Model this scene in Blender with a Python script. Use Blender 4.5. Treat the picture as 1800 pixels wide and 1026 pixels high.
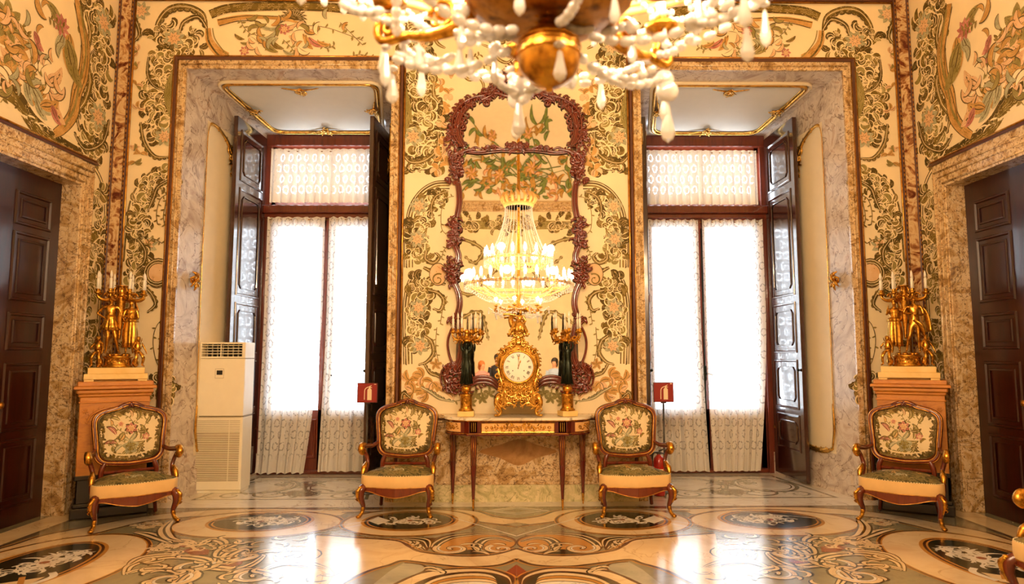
import bpy, math, random
from mathutils import Vector, Matrix
PI = math.pi
for o in list(bpy.data.objects): bpy.data.objects.remove(o, do_unlink=True)
SC = bpy.context.scene
COL = SC.collection
random.seed(7)

# ------------------------------------------------------------------ camera, world, light, exposure
CAM_H, F_PX, PITCH, YAW, ROLL, CXP, CYP = 1.55, 1184.0, 0.0955, 0.0109, -0.0014, 920.6, 513.0
cd = bpy.data.cameras.new('camera'); cam = bpy.data.objects.new('camera', cd); COL.objects.link(cam)
cd.sensor_width = 36.0; cd.lens = F_PX / 1800.0 * 36.0
cd.shift_x = -(CXP - 900.0) / 1800.0; cd.clip_start = 0.05; cd.clip_end = 200
cam.location = (0, 0, CAM_H)
cam.matrix_world = Matrix.Translation((0, 0, CAM_H)) @ Matrix.Rotation(-YAW, 4, 'Z') @ Matrix.Rotation(PI/2 + PITCH, 4, 'X') @ Matrix.Rotation(ROLL, 4, 'Z')
cd.dof.use_dof = True; cd.dof.focus_distance = 7.2; cd.dof.aperture_fstop = 2.3
SC.camera = cam
SC.view_settings.view_transform = 'Standard'; SC.view_settings.look = 'None'
SC.view_settings.exposure = 0.0; SC.view_settings.gamma = 1.0; SC.view_settings.use_curve_mapping = False
SC.cycles.use_denoising = True
SC.cycles.max_bounces = 8; SC.cycles.diffuse_bounces = 4; SC.cycles.glossy_bounces = 4
SC.cycles.transmission_bounces = 6; SC.cycles.transparent_max_bounces = 10
SC.cycles.sample_clamp_indirect = 6.0; SC.cycles.caustics_reflective = False; SC.cycles.caustics_refractive = False

world = bpy.data.worlds.new('world'); SC.world = world; world.use_nodes = True
wn = world.node_tree; bg = wn.nodes['Background']
bg.inputs['Color'].default_value = (0.80, 0.90, 1.0, 1); bg.inputs['Strength'].default_value = 17.0

def portal(x, w, z0, z1):
    l = bpy.data.lights.new('daylight_portal', 'AREA'); l.shape = 'RECTANGLE'; l.size = w; l.size_y = z1 - z0
    l.cycles.is_portal = True
    o = bpy.data.objects.new('daylight_portal', l); COL.objects.link(o)
    o.location = (x, 9.36, (z0 + z1) / 2); o.rotation_euler = (-PI/2, 0, 0)
for sx in (-1, 1): portal(sx * 2.575, 1.8, 0.0, 4.6)
# a band of daylight from the sun-lit court beyond the two windows
def lamp(name, loc, power, color, radius):
    l = bpy.data.lights.new(name, 'POINT'); l.energy = power; l.color = color; l.shadow_soft_size = radius
    o = bpy.data.objects.new(name, l); COL.objects.link(o); o.location = loc; return o
CHX, CHY = 0.082, 1.63                       # the chandelier's axis
WARM = (1.0, 0.69, 0.405)
for i in range(8):
    a = i * PI / 4 + 0.2
    lamp('candle_glow', (CHX + 1.12 * math.cos(a), CHY + 1.12 * math.sin(a), 3.12), 100, WARM, 0.07)
for i in range(4):
    a = i * PI / 2 + 0.5
    lamp('candle_glow', (CHX + 0.7 * math.cos(a), CHY + 0.7 * math.sin(a), 3.62), 78, WARM, 0.07)
for i in range(6):
    a = i * PI / 3 + 0.70
    lamp('candle_glow', (CHX + 0.47 * math.cos(a), CHY + 0.47 * math.sin(a), 2.66), 20, WARM, 0.03)

# ------------------------------------------------------------------ measuring the photograph: a pixel meets a known surface
def _ray(u, v):
    a, b = u - CXP, v - CYP
    c, s = math.cos(ROLL), math.sin(ROLL); a, b = a*c + b*s, -a*s + b*c
    X, Y, Z = a / F_PX, 1.0, -b / F_PX
    c, s = math.cos(PITCH), math.sin(PITCH); Y, Z = Y*c - Z*s, Y*s + Z*c
    c, s = math.cos(YAW), math.sin(YAW)
    return X*c + Y*s, -X*s + Y*c, Z
def on_y(u, v, y=7.45):
    d = _ray(u, v); t = y / d[1]; return (t*d[0], CAM_H + t*d[2])
def on_x(u, v, x=-4.43):
    d = _ray(u, v); t = x / d[0]; return (t*d[1], CAM_H + t*d[2])
def on_floor(u, v):
    d = _ray(u, v); t = -CAM_H / d[2]; return (t*d[0], t*d[1])

# ------------------------------------------------------------------ materials
def lin(h):
    h = h.lstrip('#'); r = []
    for i in (0, 2, 4):
        c = int(h[i:i+2], 16) / 255.0
        r.append(c / 12.92 if c <= 0.04045 else ((c + 0.055) / 1.055) ** 2.4)
    return (r[0], r[1], r[2], 1.0)
class NT:
    def __init__(s, name):
        s.m = bpy.data.materials.new(name); s.m.use_nodes = True; s.t = s.m.node_tree
        s.b = s.t.nodes['Principled BSDF']; s.out = s.t.nodes['Material Output']
    def n(s, typ, **kw):
        x = s.t.nodes.new(typ)
        for k, v in kw.items(): setattr(x, k, v)
        return x
    def l(s, a, b): s.t.links.new(a, b)
    def coords(s, kind='Object', scale=(1, 1, 1)):
        tc = s.n('ShaderNodeTexCoord'); mp = s.n('ShaderNodeMapping'); mp.inputs['Scale'].default_value = scale
        s.l(tc.outputs[kind], mp.inputs['Vector']); return mp.outputs['Vector']
    def noise(s, vec, scale, detail=4, rough=0.55, dist=0.0):
        x = s.n('ShaderNodeTexNoise'); x.inputs['Scale'].default_value = scale; x.inputs['Detail'].default_value = detail
        x.inputs['Roughness'].default_value = rough; x.inputs['Distortion'].default_value = dist
        s.l(vec, x.inputs['Vector']); return x.outputs['Fac']
    def ramp(s, fac, stops, interp='LINEAR'):
        r = s.n('ShaderNodeValToRGB'); cr = r.color_ramp; cr.interpolation = interp
        while len(cr.elements) < len(stops): cr.elements.new(0.5)
        for e, (p, c) in zip(cr.elements, stops):
            e.position = p; e.color = lin(c) if isinstance(c, str) else c
        s.l(fac, r.inputs['Fac']); return r.outputs['Color']
    def mix(s, fac, a, b, mode='MIX'):
        x = s.n('ShaderNodeMix', data_type='RGBA', blend_type=mode)
        for sock, v in ((x.inputs['Factor'], fac), (x.inputs['A'], a), (x.inputs['B'], b)):
            if hasattr(v, 'links'): s.l(v, sock)
            else: sock.default_value = lin(v) if isinstance(v, str) else v
        return x.outputs['Result']
    def math(s, op, a, b=None):
        x = s.n('ShaderNodeMath', operation=op)
        for i, v in enumerate((a, b)):
            if v is None: continue
            if hasattr(v, 'links'): s.l(v, x.inputs[i])
            else: x.inputs[i].default_value = v
        return x.outputs[0]
    def bump(s, h, strength=0.2, dist=0.01):
        x = s.n('ShaderNodeBump'); x.inputs['Strength'].default_value = strength; x.inputs['Distance'].default_value = dist
        s.l(h, x.inputs['Height']); s.l(x.outputs['Normal'], s.b.inputs['Normal'])
    def fin(s, rough=0.5, metal=0.0, coat=0.0, spec=0.5, color=None):
        i = s.b.inputs
        i['Roughness'].default_value = rough; i['Metallic'].default_value = metal
        i['Coat Weight'].default_value = coat; i['Coat Roughness'].default_value = 0.08; i['Specular IOR Level'].default_value = spec
        if color is not None:
            if hasattr(color, 'links'): s.l(color, i['Base Color'])
            else: i['Base Color'].default_value = lin(color) if isinstance(color, str) else color
        return s.m
def plain(name, color, rough=0.5, metal=0.0, coat=0.0, var=0.12, scale=8, bump=0.0, spec=0.5):
    t = NT(name); v = t.coords(); f = t.noise(v, scale)
    c = lin(color); lo = tuple(x * (1 - var) for x in c[:3]) + (1,); hi = tuple(min(1, x * (1 + var)) for x in c[:3]) + (1,)
    col = t.ramp(f, [(0.3, lo), (0.7, hi)])
    if bump: t.bump(t.noise(v, scale * 6), bump, 0.004)
    return t.fin(rough, metal, coat, spec, col)
def marble(name, stops, scale=3.0, dist=1.5, vein=None, vscale=3.0, vw=0.02, rough=0.18, seed=(0, 0, 0), fine=None):
    t = NT(name); tc = t.n('ShaderNodeTexCoord'); mp = t.n('ShaderNodeMapping'); mp.inputs['Location'].default_value = seed
    t.l(tc.outputs['Object'], mp.inputs['Vector']); v = mp.outputs['Vector']
    col = t.ramp(t.noise(v, scale, 6, 0.6, dist), stops)
    if fine:
        g = t.noise(v, fine[0], 5, 0.7, 0.6)
        col = t.mix(t.math('MULTIPLY', t.math('GREATER_THAN', g, fine[2]), fine[3]), col, fine[1])
    if vein:
        w = t.n('ShaderNodeTexNoise'); w.inputs['Scale'].default_value = vscale; w.inputs['Detail'].default_value = 5
        w.inputs['Distortion'].default_value = 2.2; t.l(v, w.inputs['Vector'])
        d = t.math('ABSOLUTE', t.math('SUBTRACT', w.outputs['Fac'], 0.5))
        k = t.n('ShaderNodeMapRange'); t.l(d, k.inputs['Value']); k.inputs['From Min'].default_value = 0.0; k.inputs['From Max'].default_value = vw
        k.inputs['To Min'].default_value = 0.85; k.inputs['To Max'].default_value = 0.0
        col = t.mix(k.outputs['Result'], col, vein)
    return t.fin(rough, 0, 0, 0.5, col)
def wood(name, dark, light, rough=0.25, coat=0.6, scale=(3, 3, 0.35), n=7):
    t = NT(name); v = t.coords('Object', scale)
    f = t.noise(v, n, 5, 0.6, 0.6)
    return t.fin(rough, 0, coat, 0.5, t.ramp(f, [(0.28, dark), (0.55, light), (0.8, dark)]))
def gold(name, base='#d39a3a', dark='#7a4a10', rough=0.27, scale=35):
    t = NT(name); v = t.coords(); f = t.noise(v, scale, 4)
    t.bump(t.noise(v, scale * 3), 0.25, 0.003)
    return t.fin(rough, 0.92, 0, 0.5, t.ramp(f, [(0.3, dark), (0.55, base)]))
def emb(name, base, alt, line, n=5.0, lw=0.22, rough=0.75):
    """embroidery: strands run along the motif (UV u along, v across)"""
    t = NT(name); tc = t.n('ShaderNodeTexCoord'); sp = t.n('ShaderNodeSeparateXYZ'); t.l(tc.outputs['UV'], sp.inputs[0])
    nz = t.noise(tc.outputs['Object'], 26, 2, 0.5)
    w = t.math('ADD', t.math('MULTIPLY', sp.outputs['Y'], n), t.math('MULTIPLY', nz, 2.2))
    fr = t.math('FRACT', w)
    dash = t.noise(tc.outputs['Object'], 17, 1)
    on = t.math('MULTIPLY', t.math('LESS_THAN', fr, lw), t.math('GREATER_THAN', dash, 0.46))
    c0 = t.ramp(t.noise(tc.outputs['Object'], 9, 3), [(0.35, base), (0.65, alt)])
    return t.fin(rough, 0, 0, 0.3, t.mix(on, c0, line))

MT = {}
MT['cloth'] = plain('silk_cream', '#efdbb0', 0.62, var=0.06, scale=2.5, bump=0.08)
MT['cloth_top'] = MT['cloth']
MT['olive'] = emb('embroidery_olive', '#65511c', '#7c6628', '#d9c084', 4.0, 0.18)
MT['olive2'] = emb('embroidery_dark_olive', '#453812', '#5e4a1c', '#c9ae72', 3.0, 0.16)
MT['tan'] = emb('embroidery_tan', '#b98a48', '#d2a562', '#8a6a30', 4.0, 0.18)
MT['moss'] = emb('embroidery_moss', '#8a7c40', '#a3925a', '#5e5424', 4.0, 0.2)
MT['line'] = plain('thread_cream', '#efdcae', 0.7, var=0.05)
MT['dline'] = plain('thread_umber', '#5d4a20', 0.75, var=0.1)
MT['pale'] = emb('embroidery_grey_green', '#a4a07c', '#bab592', '#6b6440', 4.0, 0.2)
MT['peach'] = emb('embroidery_peach', '#dbb080', '#e3c096', '#ac7c4a', 3.0, 0.15)
MT['rose'] = emb('embroidery_rose', '#b06a5c', '#c98878', '#7c3430', 3.0, 0.22)
MT['marble'] = marble('marble_breccia', [(0.28, '#7a5a38'), (0.42, '#b8945f'), (0.52, '#d9c096'), (0.62, '#c4a070'), (0.75, '#8a6640')], 4.5, 1.6, '#5c3e28', 2.4, 0.014, 0.17, fine=(40, '#6a4a2c', 0.57, 0.8))
MT['marble_grey'] = marble('marble_grey_rose', [(0.25, '#9a8074'), (0.42, '#bdae9f'), (0.55, '#d6cabb'), (0.68, '#b79d88'), (0.8, '#8f6e5c')], 2.6, 2.0, '#6c5348', 2.2, 0.014, 0.15)
MT['marble_green'] = marble('marble_green_onyx', [(0.25, '#8f8a5c'), (0.45, '#bdb283'), (0.6, '#d9c99c'), (0.78, '#a3996a')], 5, 2.2, '#7c7448', 3.0, 0.012, 0.16)
MT['marble_strip'] = marble('marble_banded_onyx', [(0.36, '#5a2414'), (0.44, '#a8764a'), (0.5, '#dcc090'), (0.58, '#c09460'), (0.64, '#6c301a')], 3.4, 2.6, None, rough=0.15)
MT['marble_white'] = marble('marble_white_slab', [(0.3, '#cfc3ad'), (0.6, '#ece3cf'), (0.8, '#d9ceb8')], 1.5, 1.0, '#a89c88', 1.3, 0.01, 0.16)
MT['gold'] = gold('gilt_bronze')
MT['gold_dark'] = gold('gilt_bronze_old', '#a8752e', '#5c3812', 0.35)
MT['gold_bright'] = gold('gilt_bronze_bright', '#e8b85c', '#a3742a', 0.2, 22)
MT['gold_line'] = gold('gilt_moulding', '#c98f3e', '#8a5a1e', 0.3, 20)
MT['frame_wood'] = wood('carved_mahogany', '#3a0c05', '#6c1e0c', 0.2, 0.9)
MT['shutter_wood'] = wood('dark_mahogany', '#1e0b07', '#38140c', 0.2, 0.9)
MT['casement_wood'] = wood('mahogany_joinery', '#4a1a0e', '#6e2c18', 0.3, 0.4)
MT['door_wood'] = wood('dark_door_mahogany', '#180503', '#300b05', 0.3, 0.25)
MT['chair_wood'] = wood('rosewood', '#421508', '#6a260e', 0.25, 0.5)
MT['console_wood'] = wood('console_mahogany', '#3c0e08', '#5c160b', 0.22, 0.5)
MT['ped_wood'] = wood('pedestal_fruitwood', '#a8662a', '#c4802f', 0.4, 0.15, (1.2, 1.2, 3))
MT['dark_rail'] = plain('umber_moulding', '#4c2212', 0.35, coat=0.4)
MT['plaster'] = plain('ivory_stucco', '#e6d6b4', 0.55, var=0.03)
MT['plaster_white'] = plain('white_stucco', '#dcd9cc', 0.5, var=0.02)
MT['bronze'] = plain('patinated_bronze', '#20261a', 0.32, 0.75, var=0.3, scale=20)
MT['candle'] = plain('candle_white', '#e9e4d4', 0.35, var=0.03)
MT['marble_shade'] = marble('marble_corner_shade', [(0.3, '#15120c'), (0.6, '#2c2416'), (0.8, '#3a3020')], 5, 2, '#6a5a38', 2.5, 0.006, 0.2)  # dado marble blackened to paint in the shade of the room's corners
MT['plinth_shade'] = plain('plinth_shade_black', '#120d0a', 0.3, coat=0.3)  # near-black paints the deep shade behind and under the corner chairs
MT['slab_yellow'] = marble('marble_honey_slab', [(0.3, '#e0b868'), (0.7, '#f0d394')], 2, 1, None, rough=0.25)

def glass_mat():
    t = NT('window_glass'); tr = t.n('ShaderNodeBsdfTransparent'); gl = t.n('ShaderNodeBsdfGlossy'); gl.inputs['Roughness'].default_value = 0.02
    fr = t.n('ShaderNodeFresnel'); fr.inputs['IOR'].default_value = 1.45; mx = t.n('ShaderNodeMixShader')
    t.l(fr.outputs[0], mx.inputs[0]); t.l(tr.outputs[0], mx.inputs[1]); t.l(gl.outputs[0], mx.inputs[2]); t.l(mx.outputs[0], t.out.inputs[0]); return t.m
MT['glass'] = glass_mat()
def crystal_mat():
    t = NT('cut_crystal'); tr = t.n('ShaderNodeBsdfRefraction'); tr.inputs['IOR'].default_value = 1.35; tr.inputs['Roughness'].default_value = 0.05
    gl = t.n('ShaderNodeBsdfGlossy'); gl.inputs['Roughness'].default_value = 0.12; df = t.n('ShaderNodeBsdfTranslucent'); df.inputs['Color'].default_value = (0.95, 0.93, 0.9, 1)
    d2 = t.n('ShaderNodeBsdfDiffuse'); d2.inputs['Color'].default_value = (0.95, 0.93, 0.9, 1)
    a = t.n('ShaderNodeMixShader'); a.inputs[0].default_value = 0.5; b = t.n('ShaderNodeMixShader'); b.inputs[0].default_value = 0.5; c = t.n('ShaderNodeMixShader'); c.inputs[0].default_value = 0.6
    t.l(df.outputs[0], b.inputs[1]); t.l(d2.outputs[0], b.inputs[2])
    t.l(tr.outputs[0], a.inputs[1]); t.l(gl.outputs[0], a.inputs[2]); t.l(a.outputs[0], c.inputs[1]); t.l(b.outputs[0], c.inputs[2]); t.l(c.outputs[0], t.out.inputs[0]); return t.m
MT['crystal'] = crystal_mat()
def glow_mat(name, col, st):
    t = NT(name); e = t.n('ShaderNodeEmission'); e.inputs['Color'].default_value = col; e.inputs['Strength'].default_value = st
    t.l(e.outputs[0], t.out.inputs[0]); t.m.cycles.emission_sampling = 'NONE'; return t.m
MT['bulb_glow'] = glow_mat('lit_candle_bulb', (1.0, 0.88, 0.66, 1), 40)
MT['bulb_off'] = plain('unlit_candle_bulb', '#efe9da', 0.15, var=0.03, coat=0.5)
def lace_mat(name='lace', tl_=0.26, h0=0.03):
    """lace: thread (translucent white) with a woven net of medallions left more open"""
    t = NT(name); tc = t.n('ShaderNodeTexCoord'); sp = t.n('ShaderNodeSeparateXYZ'); t.l(tc.outputs['UV'], sp.inputs[0])
    u, v = sp.outputs['X'], sp.outputs['Y']          # metres along and up the cloth
    def cell(a, per, off=0.0):
        f = t.math('FRACT', t.math('ADD', t.math('DIVIDE', a, per), off)); return t.math('SUBTRACT', f, 0.5)
    row = t.math('FLOOR', t.math('DIVIDE', v, 0.15)); odd = t.math('MULTIPLY', t.math('MODULO', row, 2.0), 0.5)
    fx = t.math('SUBTRACT', t.math('FRACT', t.math('ADD', t.math('DIVIDE', u, 0.135), odd)), 0.5); fy = cell(v, 0.15)
    rad = t.math('SQRT', t.math('ADD', t.math('MULTIPLY', t.math('MULTIPLY', fx, fx), 1.5), t.math('MULTIPLY', fy, fy)))
    nz = t.noise(tc.outputs['UV'], 60, 2)
    rr = t.math('ADD', rad, t.math('MULTIPLY', t.math('SUBTRACT', nz, 0.5), 0.25))
    ring = t.math('MULTIPLY', t.math('GREATER_THAN', rr, 0.27), t.math('LESS_THAN', rr, 0.385))
    vn = t.noise(tc.outputs['UV'], 38, 3); ring = t.math('MULTIPLY', ring, t.math('GREATER_THAN', vn, 0.46))
    at = t.n('ShaderNodeAttribute'); at.attribute_name = 'hem'                      # plain hem: no pattern
    ring = t.math('MULTIPLY', ring, t.math('SUBTRACT', 1.0, at.outputs['Fac']))
    fine = t.noise(tc.outputs['UV'], 240, 1)
    hole = t.math('ADD', t.math('MULTIPLY', ring, 0.46), t.math('MULTIPLY', t.math('GREATER_THAN', fine, 0.5), 0.10))
    hole = t.math('ADD', hole, h0)
    df = t.n('ShaderNodeBsdfDiffuse'); df.inputs['Color'].default_value = lin('#fffbf2'); tl = t.n('ShaderNodeBsdfTranslucent'); tl.inputs['Color'].default_value = (0.9, 0.9, 0.88, 1)
    m1 = t.n('ShaderNodeMixShader'); m1.inputs[0].default_value = tl_; t.l(df.outputs[0], m1.inputs[1]); t.l(tl.outputs[0], m1.inputs[2])
    tr = t.n('ShaderNodeBsdfTransparent'); m2 = t.n('ShaderNodeMixShader'); t.l(hole, m2.inputs[0]); t.l(m1.outputs[0], m2.inputs[1]); t.l(tr.outputs[0], m2.inputs[2])
    t.l(m2.outputs[0], t.out.inputs[0]); return t.m
MT['lace'] = lace_mat(); MT['lace_dim'] = lace_mat('lace_transom_dim', 0.035, -0.36)  # transom copy of the lace: lower translucency stands in for weaker daylight

# ------------------------------------------------------------------ mesh building
def V(*a): return Vector(a)
def cr(pts, n=8, closed=False):
    """smooth (Catmull-Rom) curve through points of any dimension"""
    P = [tuple(p) for p in pts]; N = len(P); out = []
    if N < 3: 
        return [tuple(P[0][k] + (P[-1][k] - P[0][k]) * i / n for k in range(len(P[0]))) for i in range(n + 1)]
    segs = N if closed else N - 1
    for i in range(segs):
        if closed: p0, p1, p2, p3 = P[(i-1) % N], P[i], P[(i+1) % N], P[(i+2) % N]
        else: p0, p1, p2, p3 = P[max(i-1, 0)], P[i], P[i+1], P[min(i+2, N-1)]
        for j in range(n):
            t = j / n; t2 = t*t; t3 = t2*t
            out.append(tuple(0.5*((2*b) + (c-a)*t + (2*a-5*b+4*c-d)*t2 + (-a+3*b-3*c+d)*t3) for a, b, c, d in zip(p0, p1, p2, p3)))
    if not closed: out.append(P[-1])
    return out
class MB:
    def __init__(s): s.v = []; s.f = []; s.mi = []; s.uv = []; s.sm = []; s.X = None
    def add(s, vs, fs, mi=0, uvs=None, smooth=True):
        b = len(s.v)
        if s.X is not None: vs = [s.X @ Vector(p) for p in vs]
        s.v += [tuple(p) for p in vs]
        for k, f in enumerate(fs):
            s.f.append([b + i for i in f]); s.mi.append(mi); s.sm.append(smooth)
            s.uv.append(uvs[k] if uvs else None)
    def box(s, x0, x1, y0, y1, z0, z1, mi=0, c=0.0):
        if c <= 0:
            vs = [(x0,y0,z0),(x1,y0,z0),(x1,y1,z0),(x0,y1,z0),(x0,y0,z1),(x1,y0,z1),(x1,y1,z1),(x0,y1,z1)]
            fs = [(0,3,2,1),(4,5,6,7),(0,1,5,4),(1,2,6,5),(2,3,7,6),(3,0,4,7)]
            s.add(vs, fs, mi, None, False); return
        pr = []
        for (z, d) in ((z0, c), (z0 + c, 0), (z1 - c, 0), (z1, c)):
            pr.append([(x0+d+ (0 if d else c), y0+d, z), (x1-d-(0 if d else c), y0+d, z), (x1-d, y0+d+(0 if d else c), z), (x1-d, y1-d-(0 if d else c), z),
                       (x1-d-(0 if d else c), y1-d, z), (x0+d+(0 if d else c), y1-d, z), (x0+d, y1-d-(0 if d else c), z), (x0+d, y0+d+(0 if d else c), z)])
        s.loft(pr, mi, smooth=False)
    def loft(s, rings, mi=0, closed=True, caps=True, smooth=True, cyc=False):
        n = len(rings[0]); vs = [p for r in rings for p in r]; fs = []; uvs = []
        R = len(rings)
        for i in range(R if cyc else R - 1):
            for j in range(n if closed else n - 1):
                a, b = i*n + j, i*n + (j+1) % n; c, d = ((i+1) % R)*n + (j+1) % n, ((i+1) % R)*n + j
                fs.append((a, b, c, d)); uvs.append([(i*.1, j/n), (i*.1, (j+1)/n), ((i+1)*.1, (j+1)/n), ((i+1)*.1, j/n)])
        if caps and closed and not cyc:
            fs.append(tuple(range(n))[::-1]); uvs.append([(0, 0)]*n)
            fs.append(tuple((R-1)*n + j for j in range(n))); uvs.append([(0, 0)]*n)
        s.add(vs, fs, mi, uvs, smooth)
    def tube(s, pts, r=0.01, seg=8, mi=0, closed=False, flat=1.0, up=None, prof=None, smooth=True):
        P = [Vector(p) for p in pts]; N = len(P)
        if callable(r): rr = [r(i / (N - 1)) for i in range(N)]
        elif isinstance(r, (list, tuple)):
            rr = [r[min(int(i / (N-1) * (len(r)-1)), len(r)-2)] + (r[min(int(i / (N-1) * (len(r)-1)), len(r)-2) + 1] - r[min(int(i / (N-1) * (len(r)-1)), len(r)-2)]) * ((i / (N-1) * (len(r)-1)) - min(int(i / (N-1) * (len(r)-1)), len(r)-2)) for i in range(N)]
        else: rr = [r] * N
        rings = []; nrm = None
        for i in range(N):
            if closed: t = P[(i+1) % N] - P[i-1]
            else: t = P[min(i+1, N-1)] - P[max(i-1, 0)]
            if t.length < 1e-9: t = Vector((0, 0, 1))
            t.normalize()
            if up is not None: nn = Vector(up) - t * Vector(up).dot(t)
            elif nrm is None:
                nn = t.orthogonal()
            else: nn = nrm - t * nrm.dot(t)
            if nn.length < 1e-6: nn = t.orthogonal()
            nn.normalize(); nrm = nn; bn = t.cross(nn)
            if prof: rings.append([P[i] + bn * a * rr[i] + nn * b * rr[i] for a, b in prof])
            else: rings.append([P[i] + (bn * math.cos(2*PI*k/seg) + nn * math.sin(2*PI*k/seg) * flat) * rr[i] for k in range(seg)])
        s.loft(rings, mi, True, not closed, smooth, closed)
    def lathe(s, prof, c=(0, 0, 0), seg=24, mi=0, smooth=True, sx=1.0, sy=1.0, wave=0, wa=0.0):
        rings = []
        for r, z in prof:
            rings.append([(c[0] + sx*max(r, 1e-4)*(1 + wa*math.cos(wave*2*PI*k/seg))*math.cos(2*PI*k/seg), c[1] + sy*max(r, 1e-4)*(1 + wa*math.cos(wave*2*PI*k/seg))*math.sin(2*PI*k/seg), c[2] + z) for k in range(seg)])
        s.loft(rings, mi, True, True, smooth)
    def ell(s, c, r, mi=0, seg=10, rings=6, rot=None):
        rg = []
        R = rot or Matrix.Identity(3)
        for i in range(rings + 1):
            a = -PI/2 + PI * i / rings; rad = max(math.cos(a), 1e-3)
            rg.append([Vector(c) + R @ Vector((r[0]*rad*math.cos(2*PI*k/seg), r[1]*rad*math.sin(2*PI*k/seg), r[2]*math.sin(a))) for k in range(seg)])
        s.loft(rg, mi)
    def prism(s, pts, fn, h0, h1, mi=0):
        """2D outline pts mapped by fn(a,b,h)"""
        n = len(pts); vs = [fn(a, b, h0) for a, b in pts] + [fn(a, b, h1) for a, b in pts]
        fs = [tuple(range(n))[::-1], tuple(range(n, 2*n))] + [(i, (i+1) % n, n + (i+1) % n, n + i) for i in range(n)]
        s.add(vs, fs, mi, None, False)
    def sweep_rect(s, corners, prof, nrm, mi=0):
        """moulding profile [(inward, height)] swept round a closed polygon of corners lying in a plane with normal nrm"""
        P = [Vector(p) for p in corners]; n = len(P); N = Vector(nrm).normalized(); rings = []
        ctr = sum(P, Vector()) / n
        for i in range(n):
            a = (P[i] - P[i-1]).normalized(); b = (P[(i+1) % n] - P[i]).normalized()
            na = N.cross(a); nb = N.cross(b)
            if na.dot(ctr - P[i]) < 0: na = -na
            if nb.dot(ctr - P[i]) < 0: nb = -nb
            m = (na + nb); m = m / max(m.dot(na), 0.2)
            rings.append([P[i] + m * d + N * h for d, h in prof])
        s.loft(rings, mi, False, False, False, True)
    def build(s, name, mats, parent=None, loc=None):
        me = bpy.data.meshes.new(name); me.from_pydata(s.v, [], s.f)
        if not isinstance(mats, (list, tuple)): mats = [mats]
        for m in mats: me.materials.append(MT[m] if isinstance(m, str) else m)
        me.polygons.foreach_set('material_index', s.mi); me.polygons.foreach_set('use_smooth', s.sm)
        if any(u is not None for u in s.uv):
            ul = me.uv_layers.new(name='UVMap'); flat = []
            for f, u in zip(s.f, s.uv):
                for k in range(len(f)): flat += list(u[k]) if u else [0.0, 0.0]
            ul.data.foreach_set('uv', flat)
        me.update()
        o = bpy.data.objects.new(name, me); COL.objects.link(o)
        if parent: o.parent = parent
        if loc: o.location = loc
        return o
def thing(name, label, cat, loc=(0, 0, 0), rz=0.0, group=None):
    o = bpy.data.objects.new(name, None); o.empty_display_size = 0.1; COL.objects.link(o)
    o.location = loc; o.rotation_euler = (0, 0, rz); o['label'] = label; o['category'] = cat
    if group: o['group'] = group
    return o
def tag(o, label, cat, group=None):
    o['label'] = label; o['category'] = cat
    if group: o['group'] = group
    return o
def struct(o): o['kind'] = 'structure'; return o
def dup(root, loc, rz, label=None):
    r = root.copy(); COL.objects.link(r); r.location = loc; r.rotation_euler = (0, 0, rz)
    if label: r['label'] = label
    for ch in list(root.children):
        c = ch.copy(); COL.objects.link(c); c.parent = r
        for g in ch.children:
            d = g.copy(); COL.objects.link(d); d.parent = c
    return r

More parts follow.
